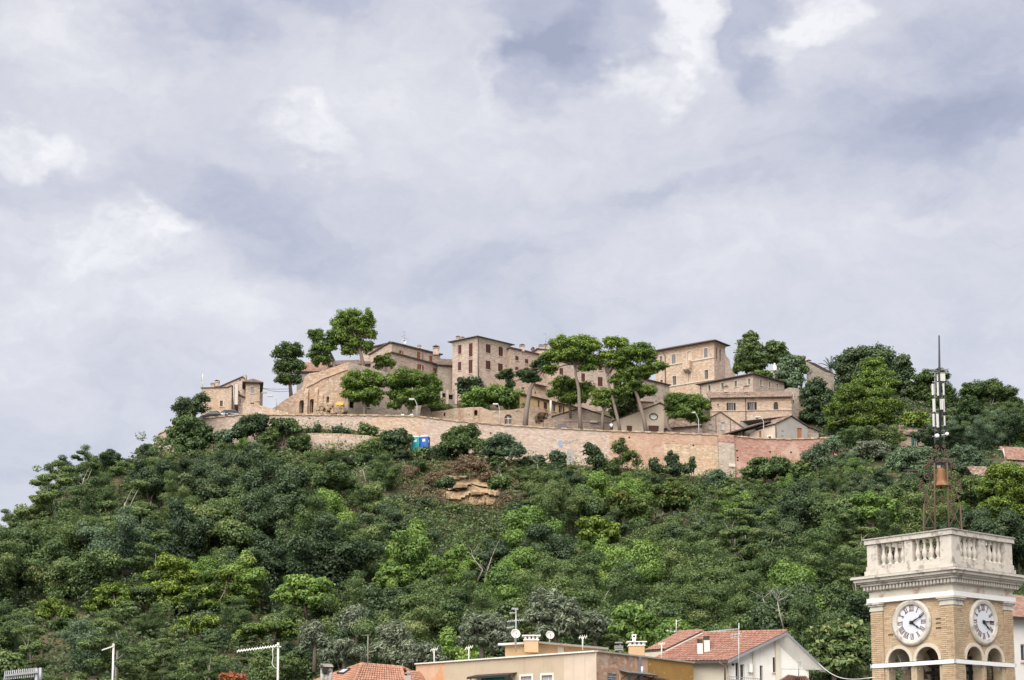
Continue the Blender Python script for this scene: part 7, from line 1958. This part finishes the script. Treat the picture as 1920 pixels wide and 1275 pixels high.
ST('olive_tree', 'soft grey olive tree left of the green-shuttered house, the upper one', 'olive tree', (1640, 880), 262, [(1632, 838, 26, 12), (1648, 850, 24, 14), (1612, 848, 20, 12)], None, 'lf_olive', 'olive', 'bark', .22, dens=1.4)
ST('olive_tree', 'wide soft olive tree hiding the foot of the green-shuttered house', 'olive tree', (1712, 905), 258, [(1700, 858, 34, 16), (1732, 855, 30, 14), (1685, 876, 28, 16), (1725, 880, 36, 16)], None, 'lf_grey', 'olive', 'bark', .24, dens=1.5)
ST('olive_tree', 'pale olive tree directly right of the bell frame', 'olive tree', (1810, 900), 254, [(1805, 850, 26, 14), (1825, 866, 26, 16), (1800, 876, 28, 16), (1840, 882, 18, 14)], None, 'lf_grey', 'olive', 'bark', .24, dens=1.4)
# hillside pines with yellow-green needles
for args in (('yellow-green pine at lower left, the tallest and roundest', (318, 1160), 196, [(322, 1058, 34, 18), (300, 1078, 26, 18), (340, 1080, 30, 18), (315, 1105, 44, 14), (285, 1122, 26, 14), (322, 1130, 40, 12)]),
             ('yellow-green pine at lower left, left of the roundest', (208, 1158), 194, [(212, 1108, 34, 14), (190, 1124, 28, 12), (225, 1128, 30, 14), (175, 1140, 20, 9)]),
             ('yellow-green pine at lower left, spreading right of the roundest', (415, 1165), 194, [(425, 1080, 22, 14), (440, 1102, 28, 12), (395, 1108, 30, 12), (360, 1120, 26, 10), (440, 1125, 24, 10), (400, 1135, 34, 9)]),
             ('low yellow-green pine under the spreading one', (372, 1200), 188, [(375, 1168, 36, 12), (350, 1182, 24, 10), (392, 1185, 22, 8)]),
             ('small yellow-green pine at the far lower left', (110, 1170), 192, [(100, 1135, 22, 12), (85, 1152, 20, 12), (122, 1150, 22, 12)]),
             ('low yellow-green pine above the big yagi antenna', (500, 1225), 184, [(520, 1175, 34, 10), (478, 1182, 32, 12), (448, 1195, 16, 10), (540, 1188, 26, 10)])):
    lab, b_, Y_, el_ = args
    ST('pine_tree', lab, 'pine', b_, Y_, el_, None, 'lf_pine_y', 'pine', 'bark_pine', .3, 'yellow-green pines on the lower slope', dens=1.3, limbs=8)
# silver olives behind the roofs
for lab, b_, Y_, el_ in (('silvery olive behind the big yagi antenna mast', (590, 1245), 168, [(585, 1188, 24, 20), (600, 1205, 22, 18), (575, 1210, 18, 16)]),
             ('silvery olive with an upright crown near the bent antenna', (668, 1210), 175, [(665, 1155, 22, 18), (672, 1175, 24, 18), (655, 1180, 16, 16)]),
             ('silvery olive right of the bent antenna', (736, 1250), 165, [(735, 1185, 26, 16), (745, 1205, 32, 20), (720, 1215, 22, 18), (740, 1228, 30, 14)]),
             ('silvery olive just above the hipped roof', (645, 1255), 164, [(640, 1212, 32, 14), (660, 1228, 34, 14), (622, 1232, 24, 14)]),
             ('olive behind the T antennas at the left end of the flat roof', (800, 1265), 160, [(795, 1222, 30, 16), (812, 1235, 22, 14), (780, 1238, 24, 14)]),
             ('large dark silvery olive behind the left satellite dish', (905, 1240), 158, [(895, 1172, 32, 20), (925, 1172, 30, 20), (885, 1198, 34, 20), (930, 1200, 34, 22)]),
             ('largest silvery olive, behind the right satellite dish', (1045, 1220), 160, [(1030, 1125, 34, 20), (1060, 1140, 30, 18), (1020, 1155, 36, 22), (1065, 1168, 38, 22), (1040, 1185, 40, 18)]),
             ('dull olive right of the largest silvery olive', (1115, 1215), 162, [(1110, 1165, 28, 18), (1130, 1178, 22, 16), (1100, 1185, 26, 16)])):
    ST('olive_tree', lab, 'olive tree', b_, Y_, el_, None, 'lf_olive', 'olive', 'bark', .26, 'silvery olives behind the roofs', dens=1.5)
for lab, b_, Y_, el_, lf in (('large-leaved fig tree right of the white house gable', (1568, 1290), 140, [(1545, 1195, 34, 20), (1585, 1185, 36, 22), (1560, 1220, 44, 22), (1605, 1215, 30, 24), (1580, 1245, 44, 22), (1535, 1238, 26, 18)], 'lf_mid'),
             ('bright climbing greenery left of the raised red roof', (1190, 1235), 158, [(1180, 1152, 28, 16), (1205, 1165, 26, 18), (1170, 1180, 26, 18), (1200, 1195, 30, 18)], 'lf_bright'),
             ('lime-green bushy tree in the middle of the lower slope', (575, 1150), 190, [(560, 1098, 34, 16), (590, 1100, 34, 16), (540, 1118, 30, 14), (580, 1125, 44, 14)], 'lf_bright'),
             ('lime-green tree right of the pale dead branches', (738, 1120), 200, [(735, 1070, 28, 16), (750, 1088, 28, 16), (722, 1092, 24, 14)], 'lf_bright'),
             ('yellow-green tree below the rock outcrop', (868, 1085), 208, [(862, 1040, 26, 14), (880, 1058, 28, 14), (848, 1062, 24, 12)], 'lf_bright'),
             ('yellow-green crown in the middle of the slope right of the outcrop', (1120, 1030), 222, [(1110, 985, 34, 14), (1138, 990, 26, 12), (1120, 1004, 38, 12)], 'lf_pine_y'),
             ('bright fig tree left of the tower balustrade', (1640, 1000), 220, [(1625, 938, 28, 14), (1655, 948, 32, 14), (1632, 962, 36, 16), (1670, 965, 22, 14)], 'lf_bright'),
             ('tree with orange tinted tips on the upper right slope, left one', (1170, 975), 230, [(1165, 935, 28, 12), (1195, 945, 22, 12), (1175, 955, 34, 12)], 'lf_yel'),
             ('tree with orange tinted tips on the upper right slope, right one', (1260, 965), 234, [(1250, 920, 30, 14), (1280, 930, 26, 14), (1260, 945, 38, 12)], 'lf_yel'),
             ('rust-red shrub at the bottom edge right of the big yagi mast', (437, 1290), 120, [(432, 1272, 16, 8), (448, 1274, 14, 7)], 'lf_rust')):
    nm = 'fig_tree' if 'fig' in lab else ('shrub' if 'shrub' in lab else 'broadleaf_tree')
    ST(nm, lab, 'shrub' if nm == 'shrub' else 'tree', b_, Y_, el_, None, lf, 'broad', 'bark', .24, dens=1.4)

# date palm beside the hidden house
def palm(px, py, Y, hpx):
    b_ = P(px, py + 70, Y); top = P(px, py, Y)
    root = thing('palm_tree', 'date palm fronds on the skyline beside the hidden grey house', 'palm', b_)
    MB().tube([b_, b_.lerp(top, .6), top], [.3, .26, .22], 10).build('trunk', 'bark', root)
    for i in range(26):
        a = 2.4 * i; el_ = R(75 - 95 * (i / 26)); L = 2.9 * random.uniform(.85, 1.1)
        d = Vector((math.cos(a) * math.cos(el_), math.sin(a) * math.cos(el_), math.sin(el_)))
        m = MB(); pts = []
        for j in range(8):
            t = j / 7; pts.append(top + d * L * t - ZV * 1.1 * t * t * (1.2 - el_ * .5))
        m.tube(pts, [.03] * 8, 4)
        for j in range(1, 8):
            for s in np.linspace(0, 1, 4)[:-1]:
                p = pts[j - 1].lerp(pts[j], s); tg = (pts[j] - pts[j - 1]).normalized(); sd2 = tg.cross(ZV).normalized()
                for sg in (-1, 1):
                    e_ = p + (sd2 * sg * .8 + tg * .6 - ZV * .15) * .42
                    m.face([p, p + tg * .06, e_])
        m.build('frond', 'lf_dark', root, fix=False)
palm(1557, 690, 303, 20)

# sandstone outcrop -------------------------------------------------------------------------------
def outcrop():
    from mathutils import noise
    c = GP(880, 246); root = thing('rock_outcrop', 'bare sandstone ledges in the middle of the slope with dry brush around', 'rock', c)
    nx, ny = 46, 40; m = MB(); pts = []
    for j in range(ny + 1):
        row = []
        for i in range(nx + 1):
            s, t = i / nx, j / ny
            px = 822 + 124 * s + 6 * noise.noise(Vector((t * 4, s * 3, 2))); py = 1000 - 108 * t + 5 * noise.noise(Vector((s * 5, t * 5, 7)))
            edge = max(abs(s - .5) * 2, abs(t - .5) * 2) + .25 * noise.noise(Vector((s * 4, t * 4, 1)))
            base = 238.5 + 6.5 * t
            tt = t * 6.2 + .7 * noise.noise(Vector((s * 2.2, t * 1.5, 4))) + .12 * (s - .5)
            step = (tt - math.floor(tt)); ledge = .75 * (1 - step) ** 2 - .35 * (step > .86)
            Y = base - ledge - .45 * noise.noise(Vector((s * 9, t * 9, 3))) - .22 * noise.noise(Vector((s * 24, t * 24, 9))) + max(0, edge - .72) * 9
            row.append(P(px, py, Y))
        pts.append(row)
    for j in range(ny):
        for i in range(nx): m.face([pts[j][i], pts[j][i + 1], pts[j + 1][i + 1], pts[j + 1][i]])
    m.build('rock_face', 'rock', root, fix=False)
    for px, py, wpx, hpx, Y in ((862, 912, 36, 4, 242.6), (894, 925, 28, 3.5, 242.0), (884, 945, 46, 3.5, 240.6), (858, 958, 24, 3, 240.4)):
        ctr = P(px, py, Y); n = 18; top, bot = [], []
        for i in range(n):
            q = 2 * math.pi * i / n; rr = random.uniform(.75, 1.15); w_ = wpx / ppm(Y) * .5
            p = Vector((math.cos(q) * w_ * rr, math.sin(q) * 1.1 * rr + .5, math.cos(q) * w_ * .05)); h_ = hpx / ppm(Y)
            top.append(ctr + p + ZV * (h_ * .5 + random.uniform(-.05, .05))); bot.append(ctr + p * .93 - ZV * (h_ * .5 + random.uniform(0, .12)))
        s_ = MB(); s_.face(top); s_.face(bot[::-1])
        for i in range(n): s_.face([top[i], bot[i], bot[(i + 1) % n], top[(i + 1) % n]])
        s_.build('rock_ledge', 'rock', root)
outcrop()

# ================================================================== the wooded slope
TOPLIM = [(-80, 1010), (0, 968), (30, 942), (62, 936), (100, 856), (140, 842), (200, 832), (240, 812), (275, 797), (300, 828), (330, 842), (360, 852), (405, 842), (420, 806), (440, 790), (470, 808), (520, 828), (560, 848), (600, 842), (690, 815), (740, 806), (764, 822), (769, 838), (808, 838), (815, 820),
          (880, 815), (960, 820), (1000, 856), (1090, 858), (1150, 870), (1250, 884), (1340, 892), (1380, 890), (1480, 882), (1520, 872), (1560, 842), (1600, 824), (1680, 832), (1760, 840), (1830, 850), (1960, 860)]
def proto(nm, sty, leaf, Hh, Rr_, n, seed, bark='bark', openness=.0, kind='round'):
    S = dict(LEAFSTY[sty]); S['L'] *= .62; S['W'] *= .66; n = int(n * 2.9); S['k'] = int(S['k'] * 1.3); S['frac'] *= .86
    cl = []
    if kind == 'round':
        cl += subclumps((0, 0, Hh * .62), (Rr_, Rr_, Hh * .40), S['k'], S['frac'], S['flat'], -.5)
        cl += subclumps((0, 0, Hh * .35), (Rr_ * .8, Rr_ * .8, Hh * .3), S['k'] // 3, S['frac'], S['flat'], -.9)
    elif kind == 'limb':
        for i in range(random.randint(7, 10)):
            a = i * 2.4 + random.uniform(-.5, .5); e_ = R(random.uniform(15, 82)); L_ = Hh * random.uniform(.30, .58); h0 = Hh * random.uniform(.18, .5)
            for t in np.linspace(.35, 1.05, random.randint(4, 6)):
                r_ = random.uniform(.55, 1.15) * (1.2 - .35 * t)
                cl.append((np.array([math.cos(a) * math.cos(e_) * L_ * t, math.sin(a) * math.cos(e_) * L_ * t, h0 + math.sin(e_) * L_ * t]) + rng.normal(size=3) * .35, np.array([r_ * random.uniform(.9, 1.4), r_ * random.uniform(.9, 1.4), r_ * random.uniform(.55, .95)])))
        cl.append((np.array([0, 0, Hh * .42]), np.array([Rr_ * .45, Rr_ * .45, Hh * .26])))
    elif kind == 'tier':
        for i in range(5):
            t = i / 4; cl += subclumps((random.uniform(-.6, .6), random.uniform(-.6, .6), Hh * (.28 + .66 * t)), (Rr_ * (1.05 - .6 * t), Rr_ * (1.05 - .6 * t), Hh * .10), max(4, int(S['k'] * (.34 - .2 * t))), S['frac'] * 1.05, .5, -.9)
    elif kind == 'multi':
        for i in range(4):
            a = i * 1.7 + seed; r = Rr_ * .5; cl += subclumps((math.cos(a) * r, math.sin(a) * r, Hh * random.uniform(.45, .75)), (Rr_ * .62, Rr_ * .62, Hh * .28), max(5, S['k'] // 3), S['frac'] * 1.1, S['flat'], -.7)
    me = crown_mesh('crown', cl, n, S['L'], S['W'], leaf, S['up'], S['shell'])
    m = MB()
    m.tube([(0, 0, -2.5), (.1, 0, Hh * .3), (.0, .1, Hh * .6)], [.2, .15, .08], 6)
    for i in random.sample(range(len(cl)), min(8, len(cl))):
        limb(m, (0.05, 0, Hh * random.uniform(.2, .5)), cl[i][0], .08, .02, k=4, seg=3)
    tr = m.build('trunk', bark, None); tme = tr.data; bpy.data.objects.remove(tr)
    return (nm, me, tme, Hh, Rr_)
PR = {
 'dark': [proto('broadleaf_tree', 'broad', 'lf_dark', 9.5, 3.6, 6500, i, 'bark', kind=k) for i, k in enumerate(('limb', 'multi', 'limb'))],
 'mid': [proto('broadleaf_tree', 'broad', 'lf_mid', 9, 3.5, 6500, i, kind=k) for i, k in enumerate(('limb', 'limb', 'multi'))],
 'robinia': [proto('robinia_tree', 'olive', 'lf_mid', 10, 3.8, 7000, i, 'bark_pale', kind=k) for i, k in enumerate(('limb', 'limb', 'tier'))],
 'grey': [proto('broadleaf_tree', 'olive', 'lf_grey', 8.5, 3.5, 7000, i, kind=k) for i, k in enumerate(('limb', 'limb'))],
 'bright': [proto('broadleaf_tree', 'broad', 'lf_bright', 8, 3.2, 6000, i, kind=k) for i, k in enumerate(('limb', 'limb'))],
 'dry': [proto('dry_shrub', 'olive', 'lf_dry', 4.2, 2.4, 2500, i, 'bark_pale', kind='limb') for i in range(1)],
}
def pick(u, y):
    r = random.random()
    if 800 < u < 960 and 865 < y < 1000: return 'dry' if r < .55 else 'robinia'
    if 640 < u < 830 and 900 < y < 960 and r < .35: return 'dry'
    if u < 330 and y > 985: return 'grey' if r < .34 else ('robinia' if r < .70 else 'mid')
    if u < 330: return 'robinia' if r < .4 else ('mid' if r < .75 else 'dark')
    if u > 1250 and y > 1000: return 'robinia' if r < .42 else ('dark' if r < .75 else ('mid' if r < .93 else 'bright'))
    if u < 760: return 'dark' if r < .40 else ('robinia' if r < .72 else ('mid' if r < .92 else 'bright'))
    if y > 1040: return 'mid' if r < .34 else ('robinia' if r < .62 else ('bright' if r < .80 else 'dark'))
    if y < 900 and u > 1000: return 'grey' if r < .3 else ('mid' if r < .6 else ('dark' if r < .85 else 'robinia'))
    return 'mid' if r < .33 else ('robinia' if r < .6 else ('dark' if r < .85 else 'bright'))
LOOK = {'dark': 'dark green tree', 'mid': 'green tree', 'robinia': 'feathery tree', 'grey': 'grey-green tree', 'bright': 'bright green tree', 'dry': 'dry brown shrub'}
COLS = [(-200, 'at the far left edge'), (90, 'under the left skyline'), (210, 'left of the brick house'), (340, 'under the brick house'), (460, 'under the tower house'), (540, 'under the bastion'), (640, 'under the tallest pine'),
        (730, 'left of the toilets'), (820, 'under the tower stump'), (930, 'under the arched gate'), (1020, 'under the leaning pine'), (1110, 'under the umbrella pines'), (1200, 'under the oval window'), (1290, 'under the twisted pine'),
        (1370, 'under the grey pier'), (1450, 'under the grey barn'), (1540, 'right of the red wall'), (1640, 'left of the bell frame'), (1740, 'behind the bell frame'), (1830, 'at the right edge')]
ROWS = [(0, 'high on the hilltop'), (790, 'beside the hilltop houses'), (862, 'just below the wall'), (930, 'on the upper slope'), (1000, 'on the middle slope'), (1080, 'on the lower slope'), (1160, 'at the slope foot')]
ORD = ['leftmost', 'second from left', 'third from left', 'fourth from left', 'fifth from left', 'sixth from left', 'seventh from left', 'eighth from left']
def slope_point(u, Y):
    p = GP(u, Y); v_ = p - Vector((0, 0, CAMZ)); d = v_.y * CP + v_.z * SP
    return p, CY + SHIFT - F * (v_.z * CP - v_.y * SP) / d
AVOID = [(880, 932, 46, 38), (1712, 848, 46, 32), (1905, 885, 36, 30), (1842, 905, 22, 22)]
placed = []
def plant(count, u0, u1, Y0, Y1, dmin, tries, lo=.72, hi=1.25, limf=None, kinds=None):
    n0 = len(placed)
    for t in range(tries):
        if len(placed) - n0 >= count: break
        u = random.uniform(u0, u1); Y = random.uniform(Y0, Y1)
        p, y = slope_point(u, Y)
        if any(((u - a) / c) ** 2 + ((y - 18 - b) / d) ** 2 < 1 for a, b, c, d in AVOID): continue
        if u > 1640 and y > 1110: continue
        dm = dmin * (1 if t < tries * .4 else .86)
        if any((p.x - q[0].x) ** 2 + ((p.y - q[0].y) * .85) ** 2 < dm ** 2 for q in placed): continue
        kind = kinds(u, y) if kinds else pick(u, y)
        k_ = ppm(Y)
        nm, me, tme, Hh, Rr_ = random.choice(PR[kind])
        lim = (limf or (lambda u: max(px2(TOPLIM, u), px2(TOPLIM, u - 22), px2(TOPLIM, u + 22)) if u > 300 else px2(TOPLIM, u)))(u)
        hmax = (y - lim) / k_ * random.uniform(.90, 1.04)
        sc = random.uniform(lo, hi)
        if limf is None and 822 < u < 938 and y > 950: hmax = min(hmax, (y - 966) / k_)
        rp_ = Rr_ * sc * k_ * .8
        for (sx0, sx1, sy0, sy1, sY) in SPECS:
            if Y < sY and u + rp_ > sx0 and u - rp_ < sx1 and y > sy0 and sY < 259: hmax = min(hmax, (y - (sy0 + .62 * (sy1 - sy0))) / k_)
        if Hh * sc > hmax: sc = hmax / Hh
        if sc < .20: continue
        placed.append((p, u, y - Hh * sc * k_ * .5, kind, nm, me, tme, sc))
plant(60, 400, 1600, 249, 258.5, 3.0, 9000, .35, .7)
plant(200, -70, 1985, 166, 256, 4.9, 30000, .75, 1.3)
RLIM = [(1500, 800), (1560, 800), (1600, 800), (1680, 812), (1750, 820), (1800, 770), (1860, 775), (1985, 790)]
plant(45, 1570, 1985, 266, 301, 4.6, 6000, .55, 1.0, lambda u: px2(RLIM, u) - 30, lambda u, y: random.choice(['dark', 'mid', 'grey', 'robinia', 'grey']))
cells = {}
for t in placed:
    p, u, y, kind = t[:4]
    key = (kind, [c for a, c in COLS if u >= a][-1], [c for a, c in ROWS if y >= a][-1]); cells.setdefault(key, []).append(t)
for (kind, cn, rn), lst in cells.items():
    lst.sort(key=lambda t: t[1])
    for i, (p, u, y, kind, nm, me, tme, sc) in enumerate(lst):
        lab = LOOK[kind] + ' ' + rn + ' ' + cn + ('' if len(lst) == 1 else ', ' + ORD[min(i, 7)])
        root = thing(nm, lab, 'shrub' if kind == 'dry' else 'tree', p - ZV * .2, 'trees and shrubs covering the slope')
        root.rotation_euler = (random.uniform(-.08, .08), random.uniform(-.08, .08), random.uniform(0, 6.28)); wd = max(sc, .45) * random.uniform(.85, 1.15)
        root.scale = (wd, wd, sc)
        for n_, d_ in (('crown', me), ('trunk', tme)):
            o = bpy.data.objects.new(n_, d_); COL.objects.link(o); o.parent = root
print('slope trees', len(placed))

def thicket(name, n, leaf, per):
    cs, ns, sh = [], [], []
    for i in range(n):
        for _ in range(30):
            u, Y = random.uniform(-80, 1990), random.uniform(165, 256)
            p, y = slope_point(u, Y)
            if not (825 < u < 935 and 890 < y < 985) and not (u > 1640 and y > 1110): break
        H_ = random.uniform(2.4, 5.5); lim = px2(TOPLIM, u); H_ = min(H_, max(.8, (y - lim) / ppm(Y)))
        for (sx0, sx1, sy0, sy1, sY) in SPECS:
            if Y < sY < 259 and sx0 - 15 < u < sx1 + 15 and y > sy0: H_ = min(H_, max(.6, (y - (sy0 + .7 * (sy1 - sy0))) / ppm(Y)))
        base = .42 + rng.normal() * .12
        for k in range(9):
            r_ = random.uniform(.5, .95); c = np.array([p.x, p.y, p.z]) + np.array([rng.normal() * H_ * .28, rng.normal() * H_ * .28, H_ * random.uniform(.25, .9)])
            d = rng.normal(size=(per // 9, 3)); d /= np.linalg.norm(d, axis=1)[:, None]
            q = rng.uniform(.3, 1.1, (len(d), 1)) ** .5
            cs.append(c + d * r_ * np.array([1.15, 1.15, .8]) * q); nn = d * .8 + np.array([0, 0, .5]) + rng.normal(size=d.shape) * .36
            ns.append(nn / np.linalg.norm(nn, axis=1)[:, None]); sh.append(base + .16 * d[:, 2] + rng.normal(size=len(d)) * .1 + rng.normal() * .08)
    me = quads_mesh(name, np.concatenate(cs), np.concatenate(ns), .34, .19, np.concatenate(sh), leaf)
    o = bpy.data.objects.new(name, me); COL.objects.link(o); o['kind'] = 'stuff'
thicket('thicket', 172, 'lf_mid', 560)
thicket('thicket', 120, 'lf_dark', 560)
# undergrowth: ground cover between the trunks
def scatter(name, n, u0, u1, Y0, Y1, L, W, leaf, hmax, clumpn=0, dens=None):
    us = rng.uniform(u0, u1, n); ys = rng.uniform(Y0, Y1, n)
    cs = np.zeros((n, 3))
    from mathutils import noise
    for i in range(n):
        u, Y = us[i], ys[i]
        if leaf != 'lf_dry' and 830 < u < 936 and 239.5 < Y < 250: u = us[i] = u + (130 if u > 883 else -130)
        z = ground(u, Y); x = XU(u, Y, z)
        hh = (noise.noise(Vector((x * .22, Y * .22, 3))) * .5 + .5) ** 1.5
        cs[i] = (x, Y, z + rng.random() * hmax * (.25 + hh))
    nn = rng.normal(size=(n, 3)) * .6 + np.array([0, -.25, .8]); nn /= np.linalg.norm(nn, axis=1)[:, None]
    sh = .40 + rng.normal(size=n) * .17
    me = quads_mesh(name, cs, nn, L, W, sh, leaf); o = bpy.data.objects.new(name, me); COL.objects.link(o); o['kind'] = 'stuff'
    return o
scatter('undergrowth', 70000, -90, 2000, 164, 258.5, .62, .30, 'lf_dark', 2.0)
scatter('undergrowth', 16000, 380, 1640, 246, 261.5, .5, .22, 'lf_mid', 2.6)
scatter('undergrowth', 36000, -90, 2000, 164, 258.5, .55, .26, 'lf_mid', 2.6)
scatter('undergrowth', 9000, 520, 1240, 148, 170, .5, .22, 'lf_mid', 3.4)
scatter('undergrowth', 5000, 790, 970, 226, 241, .5, .22, 'lf_mid', 2.0)
scatter('dry_brush', 3000, 800, 960, 228, 241, .5, .12, 'lf_dry', 1.6)
scatter('dry_brush', 12000, 740, 1000, 240, 258, .5, .12, 'lf_dry', 2.0)
scatter('dry_grass', 9000, 505, 770, 259.2, 261.6, .5, .12, 'lf_grass', .5)
scatter('dry_grass', 3500, 480, 580, 268, 284, .45, .10, 'lf_grass', .4)
scatter('garden_growth', 26000, 1530, 2000, 262, 312, .6, .3, 'lf_dark', 1.2)
# pale dead trunks showing among the leaves
for i, (pts, Y, lab) in enumerate([([(905, 1110), (912, 1075), (922, 1045), (928, 1030)], 205, 'pale dead branches standing among the trees below the outcrop'),
        ([(895, 1090), (905, 1068), (890, 1050), (885, 1040)], 206, 'pale dead branches leaning left among the trees below the outcrop'),
        ([(1452, 1190), (1448, 1165), (1436, 1135), (1430, 1122)], 172, 'pale leaning trunk in the shade above the white house'),
        ([(1470, 1180), (1462, 1150), (1458, 1128)], 168, 'thin pale trunk in the shade above the white house ridge'),
        ([(690, 915), (684, 895), (680, 880)], 247, 'pale stem on the upper slope below the grass ledge'),
        ([(535, 960), (522, 940), (505, 930)], 240, 'pale forked branch on the upper left slope'),
        ([(1010, 895), (1008, 870)], 256, 'pale stem at the foot of the wall')]):
    q = [P(x, y, Y) for x, y in pts]; root = thing('dead_tree', lab, 'dead tree', q[0])
    m = MB(); m.tube(q, [.10 - .06 * j / (len(q) - 1) for j in range(len(q))], 6)
    for j in range(7):
        s_ = random.choice(q[1:]); limb(m, s_, s_ + Vector((random.uniform(-1.6, 1.6), random.uniform(-.8, .2), random.uniform(.3, 1.5))), .035, .01, .15, 4, 3)
    m.build('trunk', 'bark_pale', root)
print('objects', len(bpy.data.objects), 'tris ~', sum(len(m_.polygons) * 2 for m_ in bpy.data.meshes))
